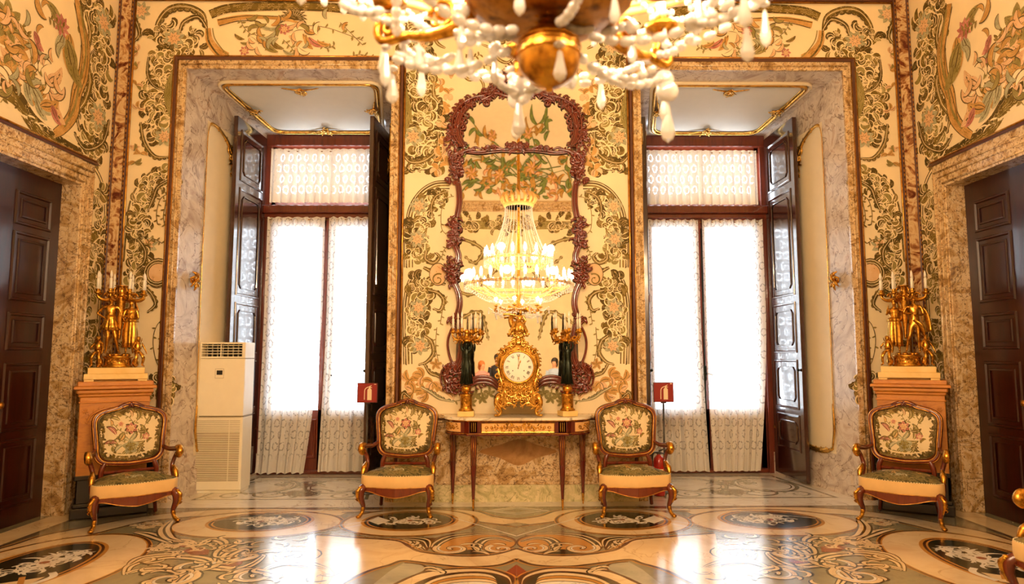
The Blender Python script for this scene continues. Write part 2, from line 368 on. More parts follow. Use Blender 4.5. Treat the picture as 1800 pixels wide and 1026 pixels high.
# ------------------------------------------------------------------ flat ornament (embroidery, inlay): drawn in surface metres
class Orn:
    def __init__(s, mb, fn, order, h0=0.0006, dh=4e-6, mirror=None):
        s.mb = mb; s.fn = fn; s.ix = {m: i for i, m in enumerate(order)}; s.h = h0; s.dh = dh; s.mir = mirror
    def _emit(s, vs, fs, m, uvs):
        s.h += s.dh; h = s.h
        s.mb.add([s.fn(a, b, h) for a, b in vs], fs, s.ix[m], uvs, False)
        if s.mir is not None:
            s.mb.add([s.fn(2*s.mir - a, b, h) for a, b in vs], [tuple(reversed(f)) for f in fs], s.ix[m], [list(reversed(u)) for u in uvs] if uvs else None, False)
    def fill(s, pts, m):
        s._emit(pts, [tuple(range(len(pts)))], m, [[(0.5, 0.5)] * len(pts)])
    def ribbon(s, pts, w, m, n=6, raw=False, closed=False, off=0.0):
        P = pts if raw else cr(pts, n, closed); N = len(P)
        if N < 2: return
        vs = []; L = 0; us = []
        for i in range(N):
            if closed: tx, ty = P[(i+1) % N][0]-P[i-1][0], P[(i+1) % N][1]-P[i-1][1]
            else: tx, ty = P[min(i+1, N-1)][0]-P[max(i-1, 0)][0], P[min(i+1, N-1)][1]-P[max(i-1, 0)][1]
            l = math.hypot(tx, ty) or 1; nx, ny = -ty/l, tx/l
            ww = w(i/(N-1)) if callable(w) else w
            oo = off(i/(N-1)) if callable(off) else off
            vs += [(P[i][0]+nx*(oo+ww/2), P[i][1]+ny*(oo+ww/2)), (P[i][0]+nx*(oo-ww/2), P[i][1]+ny*(oo-ww/2))]
            us.append(L)
            if i < N-1: L += math.hypot(P[i+1][0]-P[i][0], P[i+1][1]-P[i][1])
        fs = []; uv = []
        for i in range(N if closed else N-1):
            j = (i+1) % N
            fs.append((2*i, 2*j, 2*j+1, 2*i+1)); uv.append([(us[i], 0), (us[j], 0), (us[j], 1), (us[i], 1)])
        s._emit(vs, fs, m, uv)
    def spiral(s, cx, cy, r0, r1, a0, turns, w0, w1, m, line=None):
        n = max(12, int(abs(turns)*18)); P = []
        for i in range(n+1):
            t = i/n; r = r0*(1-t)**1.0 + r1*t; a = a0 + turns*2*PI*t
            P.append((cx + r*math.cos(a), cy + r*math.sin(a)))
        s.ribbon(P, lambda t: w0 + (w1-w0)*t, m, raw=True)
        if line: s.ribbon(P, lambda t: (w0 + (w1-w0)*t)*0.22, line, raw=True)
        s.disc(P[-1][0], P[-1][1], w1*0.9, m)
        return P
    def disc(s, x, y, r, m, n=12, sy=1.0):
        s.fill([(x + r*math.cos(2*PI*k/n), y + r*sy*math.sin(2*PI*k/n)) for k in range(n)], m)
    def leaf(s, x, y, a, L, w, m, bend=0.6, vein=None, n=9):
        P = []; px, py = x, y; aa = a
        for i in range(n+1):
            P.append((px, py)); px += math.cos(aa)*L/n; py += math.sin(aa)*L/n; aa += bend/n*1.6
        s.ribbon(P, lambda t: w*max(0.03, math.sin(PI*min(1, t*0.93+0.05))**0.8), m, raw=True)
        if vein: s.ribbon(P[:-2], w*0.12, vein, raw=True)
    def flower(s, x, y, r, n, mp, mc, a0=0.0, vein=None):
        for k in range(n): s.leaf(x, y, a0 + 2*PI*k/n, r, r*0.62*6/n, mp, 0.25, vein, 5)
        for k in range(n): s.leaf(x, y, a0 + PI/n + 2*PI*k/n, r*0.62, r*0.4*6/n, mc, -0.25, vein, 4)
        s.disc(x, y, r*0.16, mc, 8)
    def acanthus(s, pts, w, m='olive', side=1, n=9, L=0.07, lw=0.035, dark='olive2', line='line', sweep=0.9, curl=1.5):
        """a curling stem with a scalloped edge of ribbed lobes on one side (or both: side=0)"""
        P = cr(pts, 10); N = len(P)
        for k in range(n):
            t = (k + 0.5)/n; i = int(t*(N-1)); tx, ty = P[min(i+1, N-1)][0]-P[max(i-1, 0)][0], P[min(i+1, N-1)][1]-P[max(i-1, 0)][1]
            a = math.atan2(ty, tx); sz = 0.55 + 0.45*math.sin(PI*min(1, t*1.05))
            for sd in ((1, -1) if side == 0 else (side,)):
                s.leaf(P[i][0], P[i][1], a + sd*(PI/2 - sweep*0.5), L*sz*1.06, lw*sz*1.3, dark, -sd*curl)
                s.leaf(P[i][0], P[i][1], a + sd*(PI/2 - sweep*0.5), L*sz*0.9, lw*sz*0.8, m, -sd*curl, line)
        s.ribbon(P, lambda t: w*(0.25 + 0.75*math.sin(PI*min(1, 0.12+t*0.85))), dark, raw=True)
        s.ribbon(P, lambda t: w*0.66*(0.25 + 0.75*math.sin(PI*min(1, 0.12+t*0.85))), m, raw=True)
        s.ribbon(P, w*0.10, line, raw=True)
    def sprig(s, pts, m='moss', lm=None, n=7, L=0.03, w=0.006):
        P = cr(pts, 8); N = len(P); s.ribbon(P, w, m, raw=True)
        for k in range(n):
            i = int((k+0.7)/n*(N-1)); tx, ty = P[min(i+1, N-1)][0]-P[max(i-1, 0)][0], P[min(i+1, N-1)][1]-P[max(i-1, 0)][1]
            a = math.atan2(ty, tx) + (0.9 if k % 2 else -0.9)
            s.leaf(P[i][0], P[i][1], a, L, L*0.42, lm or m, 0.5 if k % 2 else -0.5, None, 5)
    def foliage(s, pts, wid, n, rng, L=0.09, lw=0.034, flip=1):
        """a dense mass of curling ribbed lobes scattered about a line"""
        P = cr(pts, 10); N = len(P)
        def spot(f=1.0):
            t = rng.random(); i = int(t*(N-1)); tx, ty = P[min(i+1, N-1)][0]-P[max(i-1, 0)][0], P[min(i+1, N-1)][1]-P[max(i-1, 0)][1]
            l = math.hypot(tx, ty) or 1; o = (rng.random()-0.5)*wid*f
            return P[i][0]-ty/l*o, P[i][1]+tx/l*o, rng.random()*2*PI, rng.choice((-1, 1))*(1.0+rng.random()*1.4), 0.6+0.6*rng.random()
        for k in range(int(n*0.55)):
            x, y, a, b, sc = spot(); s.leaf(x, y, a, L*sc*1.35, lw*sc*2.4, rng.choice(('olive2', 'olive2', 'olive')), b, None, 7)
        for k in range(int(n*0.7)):
            x, y, a, b, sc = spot()
            m = rng.choice(('olive', 'olive', 'olive2', 'olive2', 'moss'))
            s.leaf(x, y, a, L*sc*1.28, lw*sc*1.95, 'line', b, None, 8)
            s.leaf(x, y, a, L*sc*1.2, lw*sc*1.35, m, b, 'line' if rng.random() < 0.4 else None, 8)
        for k in range(int(n*0.18)):
            x, y, a, b, sc = spot(0.9)
            for q in range(3): s.leaf(x - math.sin(a)*q*lw*0.42, y + math.cos(a)*q*lw*0.42, a + q*0.12, L*sc*(1-0.15*q), 0.0065, 'line', b, None, 6)
ORDER = ['cloth', 'olive', 'olive2', 'tan', 'moss', 'line', 'dline', 'pale', 'peach', 'rose']

# ------------------------------------------------------------------ relief ornament (carving, gilt bronze): round-bodied strokes on a surface
class Rel:
    def __init__(s, mb, fn, nrm, mi=0, mirror=None):
        s.mb = mb; s.fn = fn; s.nrm = Vector(nrm); s.mi = mi; s.mir = mirror
    def raw(s, P, r, h=0.0, flat=0.7, seg=6):
        N = len(P); hh = h if callable(h) else (lambda t: h)
        for sg in ((1, -1) if s.mir is not None else (1,)):
            pts = [s.fn(a if sg == 1 else 2*s.mir - a, b, hh(i/(N-1))) for i, (a, b) in enumerate(P)]
            s.mb.tube(pts, r, seg, s.mi, False, flat, s.nrm)
    def stroke(s, pts, w, h=0.0, flat=0.7, n=6, seg=6):
        s.raw(cr(pts, n), (lambda t: w*(0.3 + 0.7*math.sin(PI*min(1, 0.1 + 0.85*t)))) if not callable(w) else w, h, flat, seg)
    def leaf(s, x, y, a, L, w, bend=0.8, h=0.0, n=6, lift=0.0):
        P = []; px, py, aa = x, y, a
        for i in range(n+1):
            P.append((px, py)); px += math.cos(aa)*L/n; py += math.sin(aa)*L/n; aa += bend/n*1.7
        s.raw(P, lambda t: w*max(0.08, math.sin(PI*min(1, 0.08+0.9*t))**0.8), (lambda t: h + lift*t), 0.6, 5)
    def volute(s, cx, cy, r0, r1, a0, turns, w, h=0.0, flat=0.8):
        n = max(10, int(abs(turns)*14)); P = []
        for i in range(n+1):
            t = i/n; r = r0 + (r1-r0)*t; a = a0 + turns*2*PI*t
            P.append((cx + r*math.cos(a), cy + r*math.sin(a)))
        s.raw(P, lambda t: w*(1-0.5*t), (lambda t: h + 0.4*w*t), flat)
    def spray(s, x, y, a, R, n=7, w=None, spread=1.0, h=0.0, lift=0.0):
        for k in range(n):
            d = (k - (n-1)/2)/max(1, (n-1)/2)
            s.leaf(x, y, a + d*spread, R*(1 - 0.3*abs(d)), w or R*0.16, 0.9*(1 if d >= 0 else -1)*(0.3+abs(d)), h, 6, lift)
    def acanthus(s, pts, w, n=8, L=0.06, lw=0.012, side=1, h=0.0, curl=1.3):
        P = cr(pts, 8); N = len(P)
        s.raw(P, lambda t: w*(0.3 + 0.7*math.sin(PI*min(1, 0.1 + 0.85*t))), h, 0.8)
        for k in range(n):
            t = (k+0.5)/n; i = int(t*(N-1)); tx, ty = P[min(i+1, N-1)][0]-P[max(i-1, 0)][0], P[min(i+1, N-1)][1]-P[max(i-1, 0)][1]
            a = math.atan2(ty, tx)
            for sd in ((1, -1) if side == 0 else (side,)):
                s.leaf(P[i][0], P[i][1], a + sd*0.95, L*(0.6+0.4*math.sin(PI*t)), lw, sd*curl, h)
    def flower(s, x, y, r, n=6, h=0.0):
        for k in range(n): s.leaf(x, y, 2*PI*k/n, r, r*0.26, 0.3, h, 4, r*0.2)
        if s.mir is not None:
            pass
        for sg in ((1, -1) if s.mir is not None else (1,)):
            s.mb.ell(s.fn(x if sg == 1 else 2*s.mir-x, y, h + r*0.15), (r*0.25,)*3, s.mi, 8, 5)

D = 7.45                                     # the window wall's face
XS, XO, XI, ZT = 4.56, 3.85, 1.318, 4.914    # side walls, frame's outer and inner edges, frame's top
YB = -4.2                                    # the wall behind the camera
CEIL = 5.95; TOP = 8.25
WC, HF, HB, YW, ZS0, ZS1 = (XO+XI)/2, 1.166, 0.865, 9.16, 4.815, 4.60   # niche: centre, half widths front/back, window plane, soffit heights

# ------------------------------------------------------------------ floor with its inlay
MT['fl_base'] = marble('floor_marble_grey_olive', [(0.3, '#6f6c56'), (0.5, '#8b8468'), (0.7, '#7b7862')], 2.0, 1.2, None, rough=0.14)
MT['fl_cream'] = marble('floor_marble_cream', [(0.3, '#cdb084'), (0.5, '#e0c79c'), (0.7, '#d2b88c')], 1.6, 1.0, '#b89c70', 0.8, 0.006, 0.14)
MT['fl_white'] = marble('floor_marble_white', [(0.3, '#cfc6b4'), (0.5, '#e4dccb'), (0.7, '#d5ccba')], 1.6, 1.0, '#a59b8a', 0.9, 0.007, 0.14)
MT['fl_brown'] = plain('floor_marble_umber', '#4e2b14', 0.14, var=0.2)
MT['fl_dark'] = plain('floor_marble_black_green', '#1f2314', 0.14, var=0.4, scale=3)
MT['fl_ochre'] = plain('floor_marble_ochre', '#b8823c', 0.14, var=0.15, scale=3)
MT['fl_red'] = plain('floor_marble_red', '#8a3c26', 0.14, var=0.2, scale=3)
MT['fl_grey'] = marble('floor_marble_dove', [(0.3, '#8c8a7a'), (0.6, '#a8a490')], 3, 1, None, rough=0.14)
for k_ in list(MT):
    if k_.startswith('fl_'):
        b_ = MT[k_].node_tree.nodes['Principled BSDF'].inputs; b_['Coat Weight'].default_value = 0.4; b_['Coat Roughness'].default_value = 0.2; b_['Specular IOR Level'].default_value = 0.8
FO = ['fl_base', 'fl_cream', 'fl_white', 'fl_brown', 'fl_dark', 'fl_ochre', 'fl_red', 'fl_grey']
fm = MB(); fm.box(-4.9, 4.9, YB-0.1, 9.32, -0.08, 0.0, 0)
fo = Orn(fm, lambda a, b, h: (a, b, h), FO, 0.0004, 2.2e-6, mirror=0.0)
def fp(*p): return [(lambda q: (min(0.0, q[0]-0.018), q[1]))(on_floor(u, v)) for u, v in p]
def edge_band(pts, w, m, e='fl_brown', ew=0.022, closed=False):
    fo.ribbon(pts, w + 2*ew, e, 6, closed=closed); fo.ribbon(pts, w + 0.3*ew, 'fl_ochre', 6, closed=closed); fo.ribbon(pts, w - 0.5*ew, m, 6, closed=closed)
def oval(cx, cy, rx, ry, ang, ring=0.26, centre='fl_dark'):
    c, s_ = math.cos(ang), math.sin(ang)
    def el(k, n=40): return [(cx + c*(rx*k[0])*math.cos(2*PI*i/n) - s_*(ry*k[1])*math.sin(2*PI*i/n), cy + s_*(rx*k[0])*math.cos(2*PI*i/n) + c*(ry*k[1])*math.sin(2*PI*i/n)) for i in range(n)]
    def off(d): return ((rx+d)/rx, (ry+d)/ry)
    fo.fill(el(off(0.035)), 'fl_brown'); fo.fill(el(off(0.014)), 'fl_ochre'); fo.fill(el(off(0.0)), 'fl_cream')
    fo.fill(el(off(-ring)), 'fl_brown'); fo.fill(el(off(-ring-0.02)), 'fl_ochre'); fo.fill(el(off(-ring-0.045)), 'fl_brown'); fo.fill(el(off(-ring-0.06)), centre)
def arabesque(cx, cy, R, rng, ang=0.0, sq=0.5, n=9, m='fl_white', w=0.022):
    c, s_ = math.cos(ang), math.sin(ang)
    for k in range(n):
        a = rng.random()*2*PI; r = R*(0.15 + 0.6*rng.random()); x, y = r*math.cos(a), sq*r*math.sin(a)
        x, y = cx + c*x - s_*y, cy + s_*x + c*y
        rr = R*(0.13 + 0.12*rng.random()); d = rng.choice((-1, 1))
        fo.spiral(x, y, rr, rr*0.25, rng.random()*6.3, d*(0.9+0.5*rng.random()), w, w*0.6, m)
        for j in range(2): fo.leaf(x, y, rng.random()*6.3, R*0.34, w*1.7, m, rng.choice((-1.4, 1.4)))
    for k in range(n//2):
        a = rng.random()*2*PI; fo.leaf(cx, cy, a, R*0.7*abs(math.cos(a-ang)*(1-sq)+sq), w*1.8, m, rng.choice((-1.1, 1.1)))
    fo.disc(cx, cy, R*0.08, 'fl_red')
rf = random.Random(11)
# border along the window wall and up the sides
fo.fill([(-4.56, 7.44), (0, 7.44), (0, 7.17), (-4.28, 7.17)], 'fl_white')
fo.fill([(-4.56, 7.44), (-4.28, 7.17), (-4.28, YB), (-4.56, YB)], 'fl_cream')
fo.ribbon([(-4.25, YB), (-4.25, 7.14), (0, 7.14)], 0.03, 'fl_brown', raw=True)
fo.ribbon([(-4.12, YB), (-4.12, 7.05), (0, 7.05)], 0.10, 'fl_base', raw=True)
# niche floors
fo.fill([(-3.76, 7.44), (-1.41, 7.44), (-1.70, 9.16), (-3.46, 9.16)], 'fl_white')
fo.fill([(-3.55, 7.55), (-1.62, 7.55), (-1.84, 8.95), (-3.34, 8.95)], 'fl_base')
fo.fill([(-3.50, 7.60), (-1.67, 7.60), (-1.88, 8.90), (-3.30, 8.90)], 'fl_white')
for sg in (-1, 1):
    bx = -WC + sg*0.42
    fo.ribbon([(bx + 0.36*math.cos(t*0.35), 8.32 + 0.42*math.sin(t*0.35)) for t in range(18)], 0.05, 'fl_base', 4, closed=True)
    fo.ribbon([(bx + 0.30*math.cos(t*0.35), 8.32 + 0.34*math.sin(t*0.35)) for t in range(18)], 0.015, 'fl_brown', 4, closed=True)
    fo.spiral(-WC + sg*0.22, 7.9, 0.26, 0.06, 0.3, sg*1.2, 0.05, 0.02, 'fl_base'); fo.spiral(-WC + sg*0.62, 7.78, 0.16, 0.04, 0.3, -sg*1.2, 0.04, 0.02, 'fl_grey')
arabesque(-WC, 8.45, 0.5, rf, 0, 0.5, 9, 'fl_grey', 0.03); arabesque(-WC, 7.9, 0.5, rf, 0, 0.4, 8, 'fl_base', 0.03)
# ovals along the window wall, ovals along the side walls
def oval2(cx, cy, rx, ry, jx, jy, sx, sy, centre='fl_dark'):
    def el(x, y, a, b, n=44): return [(x + a*math.cos(2*PI*i/n), y + b*math.sin(2*PI*i/n)) for i in range(n)]
    for d, m in ((0.045, 'fl_ochre'), (0.035, 'fl_brown'), (0.012, 'fl_ochre'), (0.0, 'fl_cream')): fo.fill(el(cx, cy, rx+d, ry+d), m)
    for d, m in ((0.075, 'fl_ochre'), (0.045, 'fl_brown'), (0.022, 'fl_ochre'), (0.006, 'fl_brown'), (0.0, centre)): fo.fill(el(jx, jy, sx+d, sy+d), m)
def volutepx(cu, cv, R, a0, turns, w, m='fl_cream', d='fl_dark'):
    x, y = fp((cu, cv))[0]
    fo.spiral(x, y, R, R*0.16, a0, turns, w*1.7, w*0.8, d); fo.spiral(x, y, R, R*0.16, a0, turns, w, w*0.4, m)
    fo.spiral(x, y, R*0.8, R*0.14, a0, turns*0.9, w*0.5, w*0.25, 'fl_white')
def band_poly(up, lo, m='fl_cream'):
    U, L_ = cr(up, 6), cr(lo, 6); fo.fill(U + L_[::-1], m)
    for P_, sg in ((U, 1), (L_, -1)): fo.ribbon(P_, 0.028, 'fl_brown', raw=True); fo.ribbon(P_, 0.014, 'fl_ochre', raw=True, off=sg*0.03)
# long arc from the side wall past the left chair and along the window wall
band_poly(fp((-200, 1010), (0, 965), (75, 942), (150, 927), (225, 912), (300, 902), (375, 896), (450, 894), (503, 894), (620, 897)), fp((-200, 1040), (0, 985), (75, 955), (150, 942), (212, 927), (262, 916), (337, 908), (400, 906), (500, 906), (600, 906)))
band_poly([(-1.75, 7.06), (-1.2, 7.08), (-0.75, 7.08), (-0.42, 6.98), (-0.22, 6.74), (0.0, 6.62)], [(-1.75, 6.95), (-1.2, 6.96), (-0.8, 6.90), (-0.55, 6.72), (-0.36, 6.54), (0.0, 6.36)])
oval2(-2.42, 6.50, 0.76, 0.485, -2.42, 6.575, 0.42, 0.31); arabesque(-2.42, 6.58, 0.42, rf, 0, 0.6, 16, w=0.017)
oval2(-1.01, 6.555, 0.61, 0.505, -1.01, 6.59, 0.385, 0.32); arabesque(-1.01, 6.59, 0.34, rf, 0, 0.7, 13, w=0.017)
fo.fill(fp((650, 915), (668, 908), (690, 915), (668, 922)), 'fl_white'); fo.ribbon(fp((590, 925), (650, 915), (700, 922)), 0.014, 'fl_white', raw=True)
oval2(-1.44, 5.54, 0.43, 0.35, -1.44, 5.54, 0.36, 0.27, 'fl_grey'); arabesque(-1.44, 5.56, 0.3, rf, 0, 0.8, 12, w=0.016)
oval2(-3.54, 5.20, 0.62, 0.92, -3.60, 5.22, 0.31, 0.62); arabesque(-3.58, 5.32, 0.46, rf, 1.45, 0.55, 18, w=0.018)
fo.fill([(-3.9, 4.62), (-3.34, 4.98), (-3.34, 4.78), (-3.8, 4.40)], 'fl_cream'); fo.ribbon([(-3.36, 5.08), (-3.29, 4.98), (-3.33, 4.80)], 0.05, 'fl_white'); fo.ribbon([(-3.5, 4.98), (-3.40, 4.82)], 0.04, 'fl_ochre', raw=True); fo.fill([(-3.75, 4.66), (-3.6, 4.77), (-3.6, 4.70), (-3.73, 4.60)], 'fl_dark')
oval2(-3.54, 2.9, 0.62, 1.0, -3.58, 2.9, 0.31, 0.7); arabesque(-3.56, 2.9, 0.46, rf, 1.45, 0.55, 14)
# diamonds and white threads on the axis
fo.fill([(-0.30, 7.09), (0, 7.18), (0, 6.98), (-0.12, 6.90)], 'fl_base'); fo.fill([(-0.34, 6.98), (0, 7.16), (0, 6.80)], 'fl_white'); fo.fill([(-0.31, 6.98), (0, 7.145), (0, 6.815)], 'fl_grey'); fo.fill([(-0.14, 6.98), (0, 7.05), (0, 6.91)], 'fl_brown'); fo.fill([(-0.11, 6.98), (0, 7.035), (0, 6.925)], 'fl_base')
fo.fill([(-0.13, 6.42), (0, 6.5), (0, 6.33)], 'fl_brown'); fo.fill([(-0.11, 6.42), (0, 6.485), (0, 6.345)], 'fl_base')
fo.ribbon(fp((800, 910), (860, 927), (912, 942)), 0.016, 'fl_white', raw=True); fo.ribbon(fp((380, 915), (500, 903), (613, 892), (628, 899), (700, 896)), 0.014, 'fl_white', raw=True); fo.ribbon(fp((545, 938), (600, 930), (640, 922)), 0.014, 'fl_white', raw=True)
def fill_curve(p, m): fo.fill(cr(p, 5, True), m)
# lens with acanthus volutes above the wavy band
fo.fill(fp((690, 945), (735, 944), (770, 946), (755, 968), (725, 962)), 'fl_brown')
fill_curve(fp((760, 952), (790, 940), (850, 936), (903, 944), (910, 958), (880, 970), (830, 976), (780, 970)), 'fl_brown')
fill_curve(fp((764, 953), (792, 942), (850, 938), (900, 946), (907, 958), (878, 968), (830, 973), (782, 968)), 'fl_ochre')
fo.fill(cr(fp((800, 972), (830, 966), (870, 968), (850, 976), (825, 978)), 4, True), 'fl_dark')
def sweep_leafs(pts, ws, cols):
    for k_, (w_, m_) in enumerate(zip(ws, cols)): fo.ribbon(pts, (lambda ww: (lambda t: ww*(0.15 + math.sin(PI*min(1, 0.08+0.88*t)))))(w_), m_, off=0.0)
for pts in (((895, 940), (850, 938), (800, 943), (775, 953), (768, 963), (778, 972)), ((905, 952), (880, 946), (855, 948), (843, 957), (845, 966), (858, 970)), ((690, 947), (715, 950), (735, 957), (750, 966)), ((700, 946), (725, 946), (752, 950), (757, 962))):
    sweep_leafs(fp(*pts), (0.10, 0.07, 0.035), ('fl_dark', 'fl_cream', 'fl_dark')); 
for (cu, cv, R, a0, tn, w) in ((800, 964, 0.16, 2.6, 1.2, 0.035), (884, 964, 0.13, 2.2, 1.2, 0.03)): volutepx(cu, cv, R, a0, tn, w, 'fl_cream', 'fl_brown')
for (u, v, a, L) in ((820, 955, 0.2, .2), (825, 960, -0.2, .18), (812, 958, 0.8, .16), (870, 956, .4, .12), (835, 969, 0.0, .2), (722, 954, -.6, .16), (735, 951, -.9, .14), (712, 949, -.3, .16), (742, 958, -1.2, .12)):
    x, y = fp((u, v))[0]; fo.leaf(x, y, a, L*1.08, 0.05, 'fl_dark', -1.0); fo.leaf(x, y, a, L, 0.03, 'fl_cream', -1.0)
# wavy cream band meeting on the axis
up = fp((560, 940), (631, 945), (700, 950), (722, 960), (745, 970), (808, 977), (870, 975), (912, 964)); lo = fp((540, 1060), (600, 1028), (650, 1004), (690, 992), (713, 985), (760, 990), (820, 996), (880, 993), (912, 982))
band_poly(up, lo)
# green lens and red diamond at the photograph's foot
fo.fill(fp((912, 992), (884, 1012), (890, 1022), (912, 1034)), 'fl_red')
band_poly(fp((650, 1050), (700, 1026), (745, 1007), (800, 1000), (860, 1000), (900, 1012), (908, 1030)), fp((690, 1070), (720, 1036), (760, 1016), (805, 1007), (855, 1006), (893, 1016), (900, 1034)))
fo.fill(cr(fp((760, 1017), (805, 1008), (855, 1007), (890, 1017), (897, 1034), (860, 1100), (720, 1080), (726, 1036)), 5, True), 'fl_dark')
for r in range(4):
    sweep_leafs(fp((735+r*5, 1038+r*3), (775+r*4, 1018+r*4), (825+r*3, 1010+r*5), (865+r*2, 1013+r*5), (878, 1030+r*3)), (0.07, 0.05), ('fl_dark', ('fl_cream', 'fl_ochre', 'fl_cream', 'fl_white')[r]))
fo.fill(fp((690, 1003), (715, 989), (760, 995), (752, 1004), (715, 1018), (660, 1045), (620, 1060)), 'fl_grey'); fo.ribbon(fp((715, 989), (745, 992), (752, 1002), (715, 1018), (680, 1036)), 0.022, 'fl_brown')
for (u, v, a, L) in ((752, 1002, 0.2, .14), (760, 998, -0.1, .16), (748, 999, 0.9, .1), (770, 1002, -.2, .12)):
    x, y = fp((u, v))[0]; fo.leaf(x, y, a, L*1.1, 0.05, 'fl_dark', -1.0); fo.leaf(x, y, a, L, 0.03, 'fl_cream', -1.0)
# scroll mass between the ovals
fo.fill(cr(fp((385, 985), (418, 980), (430, 990), (400, 1000), (372, 1002), (380, 993)), 4, True), 'fl_red'); fo.fill(fp((325, 968), (345, 961), (372, 966), (370, 975), (340, 975)), 'fl_red')
for pts in (((225, 1010), (232, 995), (262, 985), (310, 978), (360, 982), (375, 992), (360, 1000), (338, 996)), ((226, 1008), (250, 1002), (290, 1000), (320, 1004), (330, 1020), (345, 1040)), ((232, 992), (255, 980), (300, 975), (345, 977)), ((385, 985), (392, 968), (420, 955), (450, 952)), ((390, 990), (405, 975), (430, 964), (460, 960)), ((400, 992), (420, 984), (438, 978), (445, 968)), ((300, 1040), (330, 1010), (370, 998), (420, 1000), (450, 990), (470, 975)), ((280, 965), (300, 952), (330, 950), (348, 956)), ((355, 958), (375, 948), (395, 952), (398, 962)), ((240, 935), (262, 938), (285, 946), (305, 955)), ((305, 915), (292, 930), (300, 945), (320, 950)), ((400, 1010), (430, 1002), (470, 1005), (500, 1015)), ((440, 975), (470, 968), (520, 965), (560, 970)), ((470, 1000), (500, 990), (540, 990), (580, 1000))):
    sweep_leafs(fp(*pts), (0.115, 0.085, 0.02), ('fl_dark', 'fl_cream', 'fl_dark'))
for (cu, cv, R, a0, tn, w) in ((345, 994, 0.18, 0.6, -1.3, 0.045), (432, 977, 0.15, 3.5, 1.3, 0.04), (455, 1012, 0.16, 2.0, 1.3, 0.035), (300, 1018, 0.2, 1.0, -1.2, 0.05), (265, 925, 0.12, 1.0, 1.3, 0.03), (520, 978, 0.2, 1.0, -1.2, 0.04)): volutepx(cu, cv, R, a0, tn, w)
for k in range(70):
    u = 240 + rf.random()*330; v = 925 + rf.random()*100
    if (u < 300 and v < 975) or ((u-455)**2/150**2 + (v-920)**2/27**2 < 1) or u > 520 and v > 950 and v < 1000: continue
    x, y = fp((u, v))[0]; L = 0.10 + rf.random()*0.09; a = rf.random()*6.3; b = rf.choice((-1.6, 1.6))
    fo.leaf(x, y, a, L*1.15, 0.052, 'fl_dark', b); fo.leaf(x, y, a, L, 0.03, 'fl_cream', b)
x, y = fp((262, 923))[0]; arabesque(x, y, 0.26, rf, 0.4, 0.7, 11, 'fl_cream', 0.016); x, y = fp((325, 960))[0]; arabesque(x, y, 0.34, rf, 0.4, 0.7, 12, 'fl_cream', 0.018)
for yy in (3.4, 1.2, -1.2, -3.2):
    oval(-1.6, yy, 1.0, 0.6, 0.3); arabesque(-1.6, yy, 0.5, rf, 0.3, 0.5, 9)
struct(fm.build('floor', FO))

# ------------------------------------------------------------------ window wall (wall_back)
WO = ORDER + ['marble', 'marble_green', 'marble_strip']
wm = MB()
def piece(x0, x1, z0, z1, mi, y0=D, y1=D+0.17): wm.box(x0, x1, y0, y1, z0, z1, mi)
for s_ in (-1, 1):
    a, b = sorted((s_*(XS+0.15), s_*(XO-0.10))); piece(a, b, 0, CEIL+0.05, 0)
    a, b = sorted((s_*(XO-0.10), s_*(XI+0.10)))
    piece(a, b, ZS0, CEIL+0.05, 0)
piece(-XI-0.10, XI+0.10, 0, CEIL+0.05, 0)
wo = Orn(wm, lambda a, b, h: (a, D - h, b), WO, 0.0008, 3e-6, mirror=0.0)
def wp(*p): return [(lambda q: (q[0]-0.012, q[1]))(on_y(u, v)) for u, v in p]
rw = random.Random(5)
# centre pier: cascade of acanthus beside the niche frame
wo.foliage(wp((715, 40), (740, 110), (745, 170), (755, 240), (745, 300)), 0.34, 190, rw, 0.12, 0.042)
wo.ribbon(wp((703, 120), (712, 160), (718, 200), (710, 235), (704, 260)), lambda t: 0.10*math.sin(PI*min(1, t+0.02)), 'moss')
wo.foliage(wp((722, 285), (755, 292), (770, 270)), 0.12, 26, rw, 0.1, 0.036)
for (u, v, a) in ((728, 240, 0.3), (742, 82, 0.6)): x, z = wp((u, v))[0]; wo.flower(x, z, 0.12, 7, 'pale', 'peach', a, 'dline')
wo.acanthus(wp((772, 232), (770, 262), (748, 282), (722, 284), (706, 262)), 0.05, 'olive', -1, 12, 0.085, 0.04)
# peach rocaille between acanthus and mirror
for (u, v, L) in ((775, 150, .1), (790, 165, .1), (782, 190, .09), (780, 215, .09), (778, 272, .13), (792, 290, .13), (770, 298, .1), (784, 250, .09), (800, 130, .08)):
    x, z = wp((u, v))[0]
    for k in range(5): wo.leaf(x, z, rw.random()*6.3, L, 0.05, rw.choice(('peach', 'tan', 'peach')), rw.choice((-1.3, 1.3)), 'dline' if k % 2 else None)
for c in (((806, 95), (808, 120), (826, 140), (842, 135), (852, 150), (848, 165)), ((848, 78), (866, 86), (878, 104), (894, 110), (908, 98)), ((765, 145), (764, 165), (774, 180)), ((760, 50), (770, 75), (785, 85))):
    wo.ribbon(wp(*c), lambda t: 0.045*(0.4+0.6*math.sin(PI*t)), 'olive'); wo.ribbon(wp(*c), 0.006, 'line')
wo.acanthus(wp((775, 15), (782, 40), (800, 50), (815, 38)), 0.05, 'olive2', -1, 8, 0.09, 0.04)
wo.acanthus(wp((850, 30), (858, 62), (880, 72), (905, 62)), 0.05, 'olive', -1, 8, 0.09, 0.04)
for c in (((850, 115), (868, 118), (885, 130)), ((815, 60), (835, 70), (850, 66)), ((800, 30), (820, 22), (850, 18)), ((870, 85), (880, 95), (900, 92)), ((820, 95), (835, 100), (846, 96))):
    wo.sprig(wp(*c), 'moss', 'olive', 7, 0.05, 0.006)
